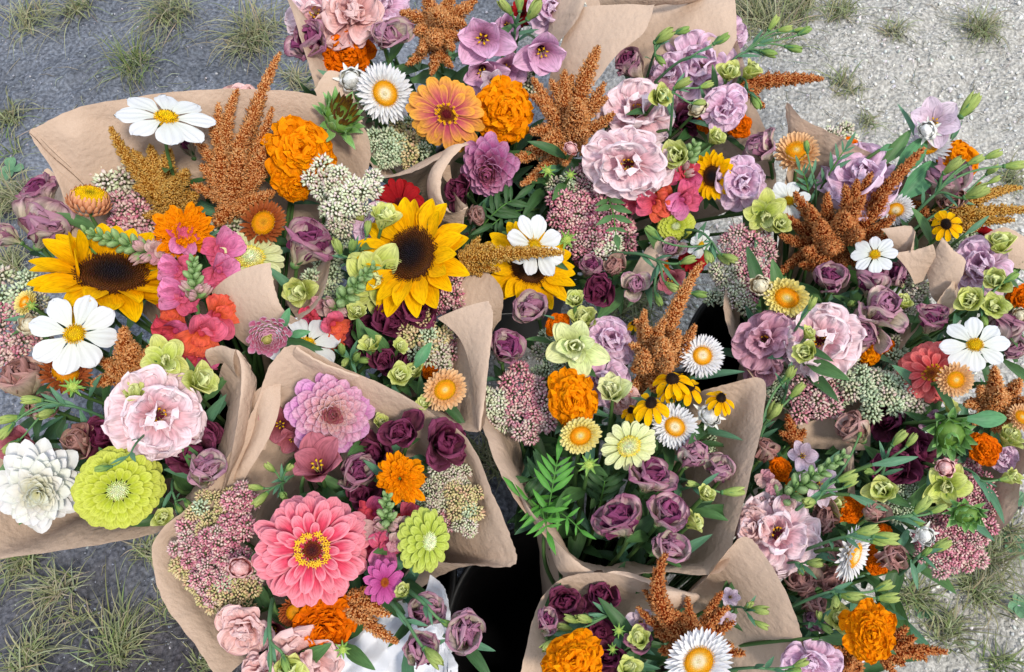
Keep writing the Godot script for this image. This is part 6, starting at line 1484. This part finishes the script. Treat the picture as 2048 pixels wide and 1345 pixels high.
func leaf_on(o: Node3D, where: Vector3, d: Vector3, L: float, r: RandomNumberGenerator, which := -1):
	var out := d.cross(Vector3(r.randf_range(-1, 1), 0.3, r.randf_range(-1, 1))).normalized()
	var x := (out * r.randf_range(0.4, 0.9) + d).normalized()
	var z := x.cross(Vector3.UP).normalized()
	part(o, "leaf", M.leaves[which if which >= 0 else r.randi() % 3], Transform3D(Basis(x, z.cross(x), z).scaled(Vector3.ONE * L), where))

func snap_floret(c0: Color, c1: Color, c2: Color, sd: int) -> Node3D:
	var n := Node3D.new()
	var r := rng(sd)
	var up := pt({"w": 1.1, "b": 0.5, "tm": 0.58, "e": 2.5, "p": 0.5, "c1": 0.5, "c2": -2.2, "cup": 1.0, "ruf": 0.07, "rf": 6.0, "crk": 0.03, "nu": 9, "nv": 11, "c0": c0, "c1c": c1, "cv": 0.1, "streak": 0.12}, 3, sd)
	var low := pt({"w": 1.0, "b": 0.6, "tm": 0.6, "e": 2.5, "p": 0.5, "c1": 0.7, "c2": -3.2, "cup": 0.7, "ruf": 0.07, "rf": 6.0, "crk": 0.03, "nu": 9, "nv": 11, "c0": c2, "c1c": c0.lerp(c2, 0.4), "cv": 0.1, "streak": 0.12}, 3, sd + 7)
	for a in [0.5, -0.5]:
		blade(n, "upper_lip", up[0 if a > 0 else 1], a, 0.1, -0.25, 1.05 + r.randf_range(-0.1, 0.1), 0.72)
	for a in [PI, PI - 0.85, PI + 0.85]:
		blade(n, "lower_lip", low[r.randi() % 3], a, 0.1, -0.25, 0.95 + r.randf_range(-0.15, 0.15), 0.66)
	for a in [PI - 0.3, PI + 0.3]:
		blade(n, "palate", low[r.randi() % 3], a, 0.04, -0.2, 1.35, 0.42)
	part(n, "tube", dome_mesh(0.2, 0.6, c1, c0, M.petal, 0.8), Transform3D(Basis(), Vector3(0, -0.65, 0)))
	return n

func snap_bud(a: Color, b: Color, sd: int) -> Node3D:
	# a closed snapdragon bud in its calyx, one unit long along +Y
	var n := Node3D.new()
	var p := pt({"w": 0.62, "b": 0.6, "tm": 0.45, "e": 1.9, "p": 0.6, "c1": 0.6, "c2": 0.9, "cup": 1.6, "cup1": 1.8, "nu": 7, "nv": 7, "c0": a, "c1c": b, "cv": 0.1}, 2, sd)
	ring(n, "petal", p, rng(sd), 4, 0.1, 0.02, 1.0, 0.95, 0.08)
	part(n, "heart", dome_mesh(0.2, 0.85, a, b, M.leaf, 0.9), Transform3D())
	var q := pt({"w": 0.5, "b": 0.7, "tm": 0.35, "e": 1.6, "p": 0.7, "c1": 0.5, "cup": 1.0, "nu": 6, "nv": 5, "c0": C("5f8a4a"), "c1c": C("88ac68")}, 2, sd + 4, "leaf")
	ring(n, "sepal", q, rng(sd + 2), 5, 0.1, -0.05, 0.95, 0.6, 0.1)
	return n

func snapdragon(base: Array, tip: Array, florets: Array, green: int, label: String):
	# florets: [u, v, h, px, tx, ty, tone]; green: how many rows of closed buds under the tip
	count_put += 1
	var p := at(base[0], base[1], base[2])
	var e := at(tip[0], tip[1], tip[2])
	var o := thing("snapdragon_spike", label, "flower", Transform3D(Basis(), p), "snapdragon spikes")
	var r := rng(count_put * 61)
	var L := (e - p).length()
	var d := (e - p) / L
	var pts := bez(Vector3.ZERO, (e - p) * 0.3 + Vector3(0, 0.008, 0), (e - p) * 0.65 + Vector3(0, 0.008, 0), e - p, 8)
	var rad := PackedFloat32Array()
	var w := size_at(p, 11) * 0.5
	for i in 9:
		rad.append(w * lerpf(1.0, 0.4, i / 8.0))
	var mb := Mb.new()
	mb.tube(pts, rad, 7, [C("5f8a4e"), C("7fa564")])
	part(o, "stalk", mb.mesh(M.leaf))
	for i in green:
		var t := 1.0 - 0.09 * i - 0.02
		var q := Vector3.ZERO.bezier_interpolate((e - p) * 0.3 + Vector3(0, 0.008, 0), (e - p) * 0.65 + Vector3(0, 0.008, 0), e - p, t)
		for k in 3:
			var a := TAU * k / 3.0 + i * 1.1
			var c := d.cross(Vector3(0.2, 0.5, 0.84)).normalized()
			var g := c * cos(a) + d.cross(c) * sin(a)
			var y := (g * r.randf_range(0.8, 1.1) + d * (1.2 - 0.08 * i)).normalized()
			var x := y.cross(d).normalized()
			var s := size_at(p, lerpf(17, 36, minf(1.0, i / 6.0)))
			var gb: Node3D = M.snap_buds[0 if i < green - 2 else 1].duplicate()
			gb.transform = Transform3D(Basis(x, y, x.cross(y)).scaled_local(Vector3.ONE * s * r.randf_range(0.85, 1.15)), q + g * w * 0.3)
			var kk: int = o.get_meta("n_gb", 0)
			o.set_meta("n_gb", kk + 1)
			gb.name = "green_bud" if kk == 0 else "green_bud_%03d" % kk
			o.add_child(gb, true)
	for q in florets:
		var fp := at(q[0], q[1], q[2])
		var s := size_at(fp, q[3]) * 0.9
		var k: int = o.get_meta("n_floret", 0)
		o.set_meta("n_floret", k + 1)
		var b := facing(q[0], q[1], q[4], q[5], r.randf() * TAU)
		var n: Node3D = M.florets[q[6]].duplicate()
		n.name = "floret" if k == 0 else "floret_%03d" % k
		n.transform = Transform3D(b.scaled_local(Vector3.ONE * s), fp - p)
		o.add_child(n, true)
	stem(o, p, d, 1.0, count_put, true)
	return o

func sprig(base: Array, tip: Array, pairs: int, px: float, which: int, label: String, spread := 0.9):
	# a feathered leaf: a midrib with leaflets to both sides
	count_put += 1
	var p := at(base[0], base[1], base[2])
	var e := at(tip[0], tip[1], tip[2])
	var o := thing("leaf_sprig", label, "leaf", Transform3D(Basis(), p), "feathered green leaf sprigs")
	var r := rng(count_put * 67)
	var d := (e - p).normalized()
	var pts := bez(Vector3.ZERO, (e - p) * 0.3 + Vector3(0, 0.01, 0), (e - p) * 0.7 + Vector3(0, 0.012, 0), e - p, 8)
	var rad := PackedFloat32Array()
	for i in 9:
		rad.append(size_at(p, 4.0) * 0.5 * lerpf(1.0, 0.5, i / 8.0))
	var mb := Mb.new()
	mb.tube(pts, rad, 5, [C("4f7a38"), C("5f9a40")])
	part(o, "midrib", mb.mesh(M.leaf))
	var s := size_at(p, px)
	for i in pairs:
		var t := lerpf(0.2, 0.97, float(i) / maxf(1, pairs - 1))
		var q: Vector3 = pts[int(t * 8.0)]
		for side: float in [-1.0, 1.0]:
			var out: Vector3 = d.cross(-cf).normalized() * float(side)
			var x: Vector3 = (out * spread + d * 0.75 + Vector3(0, r.randf_range(-0.1, 0.3), 0)).normalized()
			var z: Vector3 = x.cross(-cf).normalized()
			part(o, "leaf", M.leaves[which], Transform3D(Basis(x, z.cross(x), z).scaled(Vector3.ONE * s * sin(0.6 + 2.0 * t) * r.randf_range(0.9, 1.1)), q))
	var z2 := d.cross(-cf).normalized()
	part(o, "leaf", M.leaves[which], Transform3D(Basis(d, z2.cross(d), z2).scaled(Vector3.ONE * s), e - p))
	stem(o, p, d, 1.0, count_put, false)

func single_leaf(u: float, v: float, h: float, px: float, ang: float, which: int, label: String):
	count_put += 1
	var p := at(u, v, h)
	var o := thing("green_leaf", label, "leaf", Transform3D(Basis(), p), "single green leaves between the flowers")
	var x := (cr * cos(ang) + cu * sin(ang) - cf * 0.25).normalized()
	var z: Vector3 = x.cross(-cf).normalized()
	part(o, "blade", M.leaves[which], Transform3D(Basis(x, z.cross(x), z).scaled(Vector3.ONE * size_at(p, px)), Vector3.ZERO))
	stem(o, p, x, 1.0, count_put, false)

func greenery(u: float, v: float, h: float, px: float, count: int, label: String):
	# leaves deep between the stems of one bouquet
	count_put += 1
	var p := at(u, v, h)
	var o := thing("bouquet_greenery", label, "leaves", Transform3D(Basis(), p), "dark leaves deep inside the bouquets")
	var r := rng(count_put * 71)
	var R := size_at(p, px) * 0.5
	for i in count:
		var fr := sqrt(r.randf())
		var a := r.randf() * TAU
		var q := Vector3(cos(a) * fr * R, r.randf_range(-0.05, 0.01), sin(a) * fr * R)
		var x := Vector3(r.randf_range(-1, 1), r.randf_range(-0.3, 0.9), r.randf_range(-1, 1)).normalized()
		var z := x.cross(Vector3(r.randf_range(-0.4, 0.4), 1, r.randf_range(-0.4, 0.4))).normalized()
		part(o, "leaf", M.leaves[[1, 1, 0, 2][r.randi() % 4]], Transform3D(Basis(x, z.cross(x), z).scaled(Vector3.ONE * r.randf_range(0.035, 0.07)), q - x * 0.02))
	stem(o, p, Vector3.UP, 1.0, count_put, false)

# ---------------------------------------------------------------- paper, buckets
func smooth_line(list: Array, closed: bool, sub: int, jag: float, sd: int) -> PackedVector3Array:
	var pts := []
	for q in list:
		pts.append(at(q[0], q[1], q[2]))
	var out := PackedVector3Array()
	var r := rng(sd)
	var k := pts.size()
	for i in k if closed else k - 1:
		var a: Vector3 = pts[(i - 1 + k) % k] if closed or i > 0 else pts[0]
		var b: Vector3 = pts[i]
		var c: Vector3 = pts[(i + 1) % k]
		var d: Vector3 = pts[(i + 2) % k] if closed or i < k - 2 else pts[k - 1]
		for s in sub:
			out.append(b.cubic_interpolate(c, a, d, float(s) / sub) + Vector3(r.randf_range(-1, 1), r.randf_range(-1, 1), r.randf_range(-1, 1)) * jag)
	out.append(out[0] if closed else pts[k - 1])
	return out

func paper_part(o: Node3D, called: String, a: PackedVector3Array, ctrl: PackedVector3Array, b: PackedVector3Array, rows: int, crease: float, m: Material, sd: int, fine := 1.0):
	# a sheet from the line a over the line ctrl to the line b, half a millimetre thick, softly crumpled
	var p0 := o.position
	var nz := FastNoiseLite.new()
	nz.seed = sd
	nz.frequency = 6.0 * fine
	nz.fractal_octaves = 2
	var nz2 := FastNoiseLite.new()
	nz2.seed = sd + 5
	nz2.frequency = 9.0 * fine
	nz2.noise_type = FastNoiseLite.TYPE_CELLULAR
	nz2.cellular_return_type = FastNoiseLite.RETURN_DISTANCE2_SUB
	var folds := []                               # a few straight creases: direction, per metre, phase, depth
	var rr := rng(sd * 3 + 1)
	for i in 4:
		folds.append([Vector3(rr.randf_range(-1, 1), rr.randf_range(-0.4, 0.4), rr.randf_range(-1, 1)).normalized(), rr.randf_range(9.0, 22.0) * fine, rr.randf() * 5.0, crease * 2.4])
	var pv := PackedVector3Array()
	var pc := PackedColorArray()
	var cols := a.size()
	for i in rows + 1:
		var t := pow(float(i) / rows, 1.25)
		for j in cols:
			var q := a[j].lerp(ctrl[j], t).lerp(ctrl[j].lerp(b[j], t), t)
			var away := (a[j] - b[j]).cross(a[mini(j + 1, cols - 1)] - a[maxi(j - 1, 0)]).normalized()
			var k := smoothstep(0.0, 0.12, t) * 0.75 + 0.25
			q += away * (nz.get_noise_3dv(q) * crease * k + (nz2.get_noise_3dv(q) + 0.7) * crease * 1.1 * k)
			for w in folds:
				var x: float = q.dot(w[0]) * w[1] + w[2]
				q += away * (absf(x - floorf(x) - 0.5) - 0.25) * w[3] * k * clampf(0.5 + nz.get_noise_3dv(q * 0.6) * 1.5, 0.0, 1.0)
			pv.append(q - p0)
			pc.append(Color.WHITE)
	var mb := Mb.new()
	mb.grid(pv, pc, cols)
	return part(o, called, mb.mesh(m))

func sleeve(label: String, rim: Array, centre: Array, closed := false, flare := 0.4, drop := 0.03) -> Node3D:
	count_put += 1
	var c := at(centre[0], centre[1], centre[2])
	var o := thing("paper_sleeve", label, "wrapping paper", Transform3D(Basis(), root_at), "brown paper sleeves round the bouquets")
	var a := smooth_line(rim, closed, 9, 0.0005, count_put)
	var ctrl := PackedVector3Array()
	var b := PackedVector3Array()
	for q in a:
		var m := q.lerp(c, flare)
		m.y = minf(q.y, lerpf(q.y, c.y, flare)) - drop
		ctrl.append(m)
		b.append(root_at + (q - c).normalized() * Vector3(0.03, 0, 0.03))
	paper_part(o, "paper_sheet", a, ctrl, b, 56, 0.0035, M.paper, count_put)
	return o

func fold(o: Node3D, la: Array, lb: Array, puff: Array, called := "paper_fold", mat := "paper", crease := 0.0025):
	# a turned-over flap between two edges, bulging by puff (px right, px down, cm up)
	var a := smooth_line(la, false, 10 if mat == "paper" else 18, 0.0004, count_put)
	var b := smooth_line(lb, false, 10, 0.0, count_put + 1)
	var ctrl := PackedVector3Array()
	for j in a.size():
		var f_ := j * (b.size() - 1.0) / (a.size() - 1.0)
		var e := b[int(f_)].lerp(b[mini(int(f_) + 1, b.size() - 1)], f_ - int(f_))
		var s := size_at(a[j], 1.0)
		ctrl.append((a[j] + e) * 0.5 + cr * puff[0] * s - cu * puff[1] * s + Vector3(0, puff[2] * 0.01, 0))
	var bb := PackedVector3Array()
	for j in a.size():
		var f_ := j * (b.size() - 1.0) / (a.size() - 1.0)
		bb.append(b[int(f_)].lerp(b[mini(int(f_) + 1, b.size() - 1)], f_ - int(f_)))
	return paper_part(o, called, a, ctrl, bb, 20 if mat == "paper" else 44, crease, M[mat], count_put + la.size(), 1.0 if mat == "paper" else 2.2)

func bucket(u: float, v: float, label: String) -> Vector3:
	var rim := at(u, v, 26)
	var p := Vector3(rim.x, 0.0, rim.z)
	var o := thing("black_bucket", label, "bucket", Transform3D(Basis(), p), "black plastic buckets")
	var prof := [[0.0, 0.012], [0.088, 0.012], [0.104, 0.245], [0.106, 0.257], [0.1115, 0.26], [0.1135, 0.256], [0.1125, 0.244], [0.109, 0.24], [0.107, 0.225], [0.091, 0.006], [0.0, 0.004]]
	var pv := PackedVector3Array()
	var pc := PackedColorArray()
	for q in prof:
		for j in 65:
			var a := TAU * j / 64.0
			pv.append(Vector3(cos(a) * q[0], q[1], sin(a) * q[0]))
			pc.append(Color.WHITE)
	var mb := Mb.new()
	mb.grid(pv, pc, 65, true)
	part(o, "bucket_wall", mb.mesh(M.black_plastic))
	for s in [0.0, PI]:
		var e := Mb.new()
		e.tube(PackedVector3Array([Vector3(cos(s) * 0.105, 0.205, sin(s) * 0.105), Vector3(cos(s) * 0.121, 0.205, sin(s) * 0.121)]), PackedFloat32Array([0.011, 0.011]), 12, [Color.WHITE, Color.WHITE])
		part(o, "handle_lug", e.mesh(M.black_plastic))
	var hb := Mb.new()
	var hp := PackedVector3Array()
	var hr := PackedFloat32Array()
	for i in 25:
		var a := PI * i / 24.0
		hp.append(Vector3(cos(a) * 0.118, 0.205 - sin(a) * 0.03, sin(a) * 0.124))
		hr.append(0.002)
	hb.tube(hp, hr, 6, [Color.WHITE, Color.WHITE])
	part(o, "wire_handle", hb.mesh(M.wire))
	return p + Vector3(0, 0.05, 0)

# ---------------------------------------------------------------- ground
func soil_mix(x: float, z: float) -> float:          # 0 dark soil on the left, 1 pale gravel on the right
	var edge := 0.13 - z * 0.12
	return clampf(smoothstep(-0.28, 0.28, x - edge + patches.get_noise_2d(x, z) * 0.45 + patches.get_noise_2d(x * 6.0, z * 6.0) * 0.14), 0.0, 1.0)

var patches: FastNoiseLite
var lumps: FastNoiseLite

func ground_y(x: float, z: float) -> float:
	var near := clampf(1.6 - Vector2(x, z).length() * 0.4, 0.0, 1.0)
	return (lumps.get_noise_2d(x, z) * 0.016 + lumps.get_noise_2d(x * 6.0 + 9.0, z * 6.0) * 0.009) * near - 0.006

func build_ground():
	patches = FastNoiseLite.new(); patches.seed = 11; patches.frequency = 1.6; patches.fractal_octaves = 4
	lumps = FastNoiseLite.new(); lumps.seed = 5; lumps.frequency = 4.0; lumps.fractal_octaves = 4
	var axis := PackedFloat32Array()
	for i in 261:
		var s := (i - 130) / 130.0
		axis.append(s * 1.7 + signf(s) * pow(maxf(0.0, absf(s) - 0.8) / 0.2, 4.0) * 78.0)
	var pv := PackedVector3Array()
	var pc := PackedColorArray()
	var fine := FastNoiseLite.new(); fine.seed = 3; fine.frequency = 30.0; fine.fractal_octaves = 3
	for i in 261:
		for j in 261:
			var x := axis[j]
			var z := axis[260 - i] * -1.0 - 0.1
			pv.append(Vector3(x, ground_y(x, z), z))
			var wet := smoothstep(-0.25, 0.25, z - 0.02 + patches.get_noise_2d(x * 1.7 + 20.0, z * 1.7) * 0.35)
			var pat := 1.0 + 0.45 * patches.get_noise_2d(x * 3.0 - 7.0, z * 3.0 + 4.0)
			var dark := C("8c929e").lerp(C("66646a"), wet)
			dark = Color(dark.r * pat, dark.g * pat, dark.b * pat)
			var k := dark.lerp(C("dedbd3"), soil_mix(x, z))
			var g := 1.0 + fine.get_noise_2d(x, z) * 0.3 * (1.0 - smoothstep(1.1, 1.3, maxf(absf(x), absf(z + 0.1))))
			pc.append(Color(k.r * g, k.g * g, k.b * g))
	var mb := Mb.new()
	mb.grid(pv, pc, 261, true)
	var o := MeshInstance3D.new()
	o.mesh = mb.mesh(M.soil)
	entitle(o, "ground", "bare ground, dark soil turning to pale gravel", "", Transform3D(), "", "structure")
	var r := rng(77)
	var meshes := []
	var mm := MultiMesh.new()
	mm.transform_format = MultiMesh.TRANSFORM_3D
	mm.use_colors = true
	var stone := Mb.new()
	var ico := SphereMesh.new(); ico.radial_segments = 7; ico.rings = 3; ico.radius = 0.5; ico.height = 1.0
	var ar := ico.get_mesh_arrays()
	stone.v = ar[Mesh.ARRAY_VERTEX]; stone.ix = ar[Mesh.ARRAY_INDEX]
	for q in stone.v:
		stone.n.append(q.normalized()); stone.c.append(Color.WHITE)
	for i in stone.v.size():
		var q := stone.v[i]
		stone.v[i] = q * (1.0 + 0.35 * sin(q.x * 9.0 + q.y * 4.0) * cos(q.z * 8.0 + q.y * 5.0))
	mm.mesh = stone.mesh(M.stone)
	var list := []
	while list.size() < 130000:
		var x := r.randf_range(-1.8, 1.8)
		var z := r.randf_range(-1.9, 1.0)
		var k := soil_mix(x, z)
		if r.randf() > 0.6 + 0.4 * k:
			continue
		var s := (0.0012 + 0.005 * pow(r.randf(), 5.0)) * (0.8 + 0.45 * k)
		var b := Basis.from_euler(Vector3(r.randf() * TAU, r.randf() * TAU, r.randf() * TAU)) * Basis.from_scale(Vector3(r.randf_range(0.7, 1.4), r.randf_range(0.5, 0.9), r.randf_range(0.7, 1.2)) * s)
		var col := C("8a8f9a").lerp(C("dcdad4"), clampf(k * 0.75 + r.randf_range(-0.25, 0.4), 0.0, 1.0))
		list.append([Transform3D(b, Vector3(x, ground_y(x, z) + s * r.randf_range(-0.1, 0.35), z)), vary(col, r, 0.15)])
	mm.instance_count = list.size()
	for i in list.size():
		mm.set_instance_transform(i, list[i][0])
		mm.set_instance_color(i, list[i][1])
	var g := MultiMeshInstance3D.new()
	g.multimesh = mm
	entitle(g, "gravel", "small grey and whitish stones strewn over the bare ground", "gravel", Transform3D(), "", "stuff")
	# dry straw bits
	var sb := Mb.new()
	for i in 4200:
		var x := r.randf_range(-1.6, 1.6)
		var z := r.randf_range(-1.7, 0.9)
		var a := r.randf() * TAU
		var l := r.randf_range(0.01, 0.045)
		var q := Vector3(x, ground_y(x, z) + 0.003, z)
		var d := Vector3(cos(a), r.randf_range(-0.02, 0.12), sin(a)) * l
		var sd := Vector3(-sin(a), 0.4, cos(a)) * l * r.randf_range(-0.25, 0.25)
		var col := vary(C("8f8d7c"), r, 0.35)
		sb.tube(PackedVector3Array([q - d * 0.5, q + sd, q + d * 0.5]), PackedFloat32Array([0.0005, 0.0007, 0.0003]), 3, [col, col])
	var st := MeshInstance3D.new()
	st.mesh = sb.mesh(M.grass)
	entitle(st, "straw", "short bits of dry straw lying scattered on the soil", "straw", Transform3D(), "", "stuff")

func tuft(u: float, v: float, px: float, count: int, dry: float, label: String, tall := 1.0):
	count_put += 1
	var p := at(u, v, 0.0)
	p.y = ground_y(p.x, p.z) - 0.002
	var o := thing("grass_tuft", label, "grass", Transform3D(Basis(), p), "tufts of grass on the bare ground")
	var r := rng(count_put * 83)
	var R := size_at(p, px) * 0.5
	var mb := Mb.new()
	var bias := Vector3(r.randf_range(-1, 1), 0, r.randf_range(-1, 1)) * 0.5
	for i in int(count * 1.9):
		var a := r.randf() * TAU
		var L := R * r.randf_range(0.35, 1.3)
		var lean := r.randf_range(0.35, 1.5)
		var d := Vector3(cos(a) * sin(lean), cos(lean) * tall, sin(a) * sin(lean)) + bias * r.randf()
		var q := Vector3(r.randf_range(-1, 1), 0, r.randf_range(-1, 1)) * R * r.randf_range(0.1, 0.6) + bias * R * r.randf_range(-0.8, 0.8)
		var e := q + d * L
		var mid := q + d * L * 0.55 + Vector3(0, L * 0.18, 0)
		e.y = maxf(0.003, e.y - L * 0.25)
		e += Vector3(r.randf_range(-1, 1), 0, r.randf_range(-1, 1)) * L * 0.2
		var w := r.randf_range(0.0005, 0.0013)
		var green := vary(C("5c7438"), r, 0.35)
		var straw := vary(C("98957a"), r, 0.3)
		var k := clampf(dry + r.randf_range(-0.45, 0.45), 0.0, 1.0)
		var c0 := green.lerp(straw, k)
		var side := d.cross(Vector3.UP).normalized() * w
		var pv := PackedVector3Array()
		var pc := PackedColorArray()
		for s in 6:
			var t := s / 5.0
			var m := q.bezier_interpolate(q.lerp(mid, 0.6), mid, e, t)
			var ww := side * (1.0 - t * t * 0.9)
			pv.append(m - ww); pv.append(m + Vector3(0, w * 0.5, 0)); pv.append(m + ww)
			for z in 3:
				pc.append(c0.lerp(straw, t * 0.4))
		mb.grid(pv, pc, 3)
	part(o, "grass_blades", mb.mesh(M.grass), Transform3D(), true)

func weed(u: float, v: float, px: float, count: int, label: String):
	count_put += 1
	var p := at(u, v, 0.0)
	p.y = ground_y(p.x, p.z)
	var o := thing("small_weed", label, "weed", Transform3D(Basis(), p), "small broad-leaved weeds on the gravel")
	var r := rng(count_put * 89)
	for i in count:
		var a := TAU * i / count + r.randf_range(-0.4, 0.4)
		var x := Vector3(cos(a), r.randf_range(0.15, 0.5), sin(a)).normalized()
		var z := x.cross(Vector3.UP).normalized()
		part(o, "leaf", M.leaves[3], Transform3D(Basis(x, z.cross(x), z).scaled(Vector3.ONE * size_at(p, px) * r.randf_range(0.35, 0.6)), Vector3(0, 0.003, 0)))

# ---------------------------------------------------------------- materials
func vmat(called: String, rough: float, through: float, spec := 0.4) -> StandardMaterial3D:
	var m := StandardMaterial3D.new()
	m.resource_name = called
	m.vertex_color_use_as_albedo = true
	m.roughness = rough
	m.metallic_specular = spec
	m.cull_mode = BaseMaterial3D.CULL_DISABLED
	if through > 0.0:
		m.backlight_enabled = true
		m.backlight = Color(through, through, through)
	return m

func noise_tex(freq: float, oct: int, sd: int, lo: Color, hi: Color, kind := FastNoiseLite.TYPE_SIMPLEX_SMOOTH, px := 512) -> NoiseTexture2D:
	var n := FastNoiseLite.new()
	n.seed = sd; n.frequency = freq; n.fractal_octaves = oct; n.noise_type = kind
	var t := NoiseTexture2D.new()
	t.width = px; t.height = px; t.seamless = true; t.noise = n
	var g := Gradient.new()
	g.colors = PackedColorArray([lo, hi])
	t.color_ramp = g
	return t

func build_materials():
	M.petal = vmat("petal", 0.7, 0.7, 0.2)
	M.leaf = vmat("leaf", 0.5, 0.35)
	M.papery = vmat("papery bract", 0.42, 0.4)
	M.white = vmat("white petal", 0.7, 0.6, 0.2)
	var vein := Image.create(64, 128, false, Image.FORMAT_RGB8)
	var hm := Image.create(64, 128, false, Image.FORMAT_RGB8)
	var nz := FastNoiseLite.new()
	nz.seed = 4; nz.frequency = 1.0; nz.fractal_octaves = 2
	for y in 128:
		for x in 64:
			var line := nz.get_noise_2d(x * 0.32, y * 0.018)
			var blot := nz.get_noise_2d(x * 0.06 + 50.0, y * 0.04)
			var g := clampf(0.95 + line * 0.14 + blot * 0.08, 0.75, 1.0)
			vein.set_pixel(x, y, Color(g, g, g))
			var q := clampf(0.5 + line * 0.7, 0.0, 1.0)
			hm.set_pixel(x, y, Color(q, q, q))
	var vt := ImageTexture.create_from_image(vein)
	var ht := ImageTexture.create_from_image(hm)
	for q in [M.petal, M.leaf, M.papery]:
		q.albedo_texture = vt
		q.heightmap_enabled = q != M.papery
		q.heightmap_texture = ht
		q.heightmap_scale = 0.008
	M.bead = vmat("floret", 0.65, 0.0, 0.3)
	M.seed = vmat("seed", 0.8, 0.4, 0.15)
	M.grass = vmat("grass", 0.6, 0.4, 0.3)
	M.stone = vmat("stone", 0.9, 0.0, 0.3)
	M.stone.cull_mode = BaseMaterial3D.CULL_BACK
	var s := vmat("soil", 0.95, 0.0, 0.2)
	s.uv1_triplanar = true; s.uv1_world_triplanar = true
	s.uv1_scale = Vector3.ONE * 2.3
	s.albedo_texture = noise_tex(0.05, 6, 21, Color(0.5, 0.5, 0.5), Color(1, 1, 1), FastNoiseLite.TYPE_SIMPLEX_SMOOTH, 1024)
	s.heightmap_enabled = true
	s.heightmap_texture = noise_tex(0.03, 6, 22, Color.BLACK, Color.WHITE, FastNoiseLite.TYPE_SIMPLEX_SMOOTH, 1024)
	s.heightmap_scale = 0.7
	M.soil = s
	var p := vmat("kraft paper", 0.82, 0.3, 0.25)
	p.vertex_color_use_as_albedo = false
	p.albedo_color = Color("cab29e")
	p.uv1_triplanar = true; p.uv1_world_triplanar = true
	p.uv1_scale = Vector3(5.5, 5.5, 5.5)
	p.albedo_texture = noise_tex(0.16, 4, 31, Color(0.9, 0.89, 0.88), Color(1, 1, 1), FastNoiseLite.TYPE_SIMPLEX_SMOOTH, 1024)
	p.heightmap_enabled = true
	p.heightmap_texture = noise_tex(0.02, 5, 32, Color.BLACK, Color.WHITE, FastNoiseLite.TYPE_SIMPLEX_SMOOTH, 1024)
	p.heightmap_scale = 0.12
	M.paper = p
	var b := StandardMaterial3D.new()
	b.resource_name = "black plastic"
	b.albedo_color = Color(0.045, 0.047, 0.055); b.roughness = 0.38
	b.cull_mode = BaseMaterial3D.CULL_DISABLED
	M.black_plastic = b
	var w := StandardMaterial3D.new()
	w.albedo_color = Color(0.5, 0.5, 0.5); w.metallic = 1.0; w.roughness = 0.4
	M.wire = w
	var f_ := StandardMaterial3D.new()
	f_.resource_name = "white plastic film"
	f_.albedo_color = Color(0.86, 0.87, 0.9); f_.roughness = 0.28
	f_.backlight_enabled = true; f_.backlight = Color(0.5, 0.5, 0.5)
	f_.cull_mode = BaseMaterial3D.CULL_DISABLED
	M.film = f_
	M.leaves = []
	var dark := {"w": 0.3, "b": 0.3, "tm": 0.4, "e": 1.5, "p": 0.8, "c1": -0.5, "cj": 0.4, "cup": 0.3, "fold": 0.2, "nu": 8, "nv": 7, "c0": C("4a7040"), "c1c": C("557f48"), "cv": 0.1}
	M.leaves.append(petal(dark, 501, M.leaf))
	var deep := dark.duplicate(); deep.merge({"c0": C("33542e"), "c1c": C("3d6236"), "w": 0.24}, true)
	M.leaves.append(petal(deep, 502, M.leaf))
	var blue := dark.duplicate(); blue.merge({"c0": C("4f7a5c"), "c1c": C("5f8d6c"), "w": 0.2}, true)
	M.leaves.append(petal(blue, 503, M.leaf))
	var wide := dark.duplicate(); wide.merge({"c0": C("5f8a68"), "c1c": C("6f9a70"), "w": 0.8, "e": 2.2, "p": 0.5, "tm": 0.55}, true)
	M.leaves.append(petal(wide, 504, M.leaf))
	var bright := dark.duplicate(); bright.merge({"c0": C("478430"), "c1c": C("5c9c3e"), "w": 0.22, "teeth": 0.02}, true)
	M.leaves.append(petal(bright, 505, M.leaf))
	var broad := dark.duplicate(); broad.merge({"c0": C("4a8056"), "c1c": C("5f9a66"), "w": 0.42}, true)
	M.leaves.append(petal(broad, 506, M.leaf))
	var tones := [[C("cc98a2"), C("d8c0b6"), C("d8ccbc"), C("bc7888")], [C("e2e2cc"), C("d8dec0"), C("e0cccc"), C("c8d4ac")], [C("b8c8a8"), C("ccd8b8"), C("a4b898"), C("d8dcc0")], [C("cc8494"), C("d8a0aa"), C("e4c8bc"), C("b86a80")], [C("ccc08c"), C("dcca9c"), C("d0ac90"), C("bcb87c")], [C("d2ceb4"), C("d8d0bc"), C("ccb4b0"), C("bcc8a0")]]
	M.clusters = []
	for i in tones.size():
		M.clusters.append([bud_cluster(i * 10 + 1, tones[i]), bud_cluster(i * 10 + 2, tones[i]), bud_cluster(i * 10 + 3, tones[i])])
	M.snap_buds = [snap_bud(C("6a9452"), C("a4bc84"), 1), snap_bud(C("94a870"), C("d4a0a8"), 2)]
	M.florets = [snap_floret(C("d05c90"), C("e08cb4"), C("d8606c"), 1), snap_floret(C("d84c5c"), C("dc6c88"), C("e87038"), 2), snap_floret(C("d0a0a8"), C("ccb0a8"), C("d090a0"), 3), snap_floret(C("c84470"), C("d86c92"), C("dc5454"), 4)]
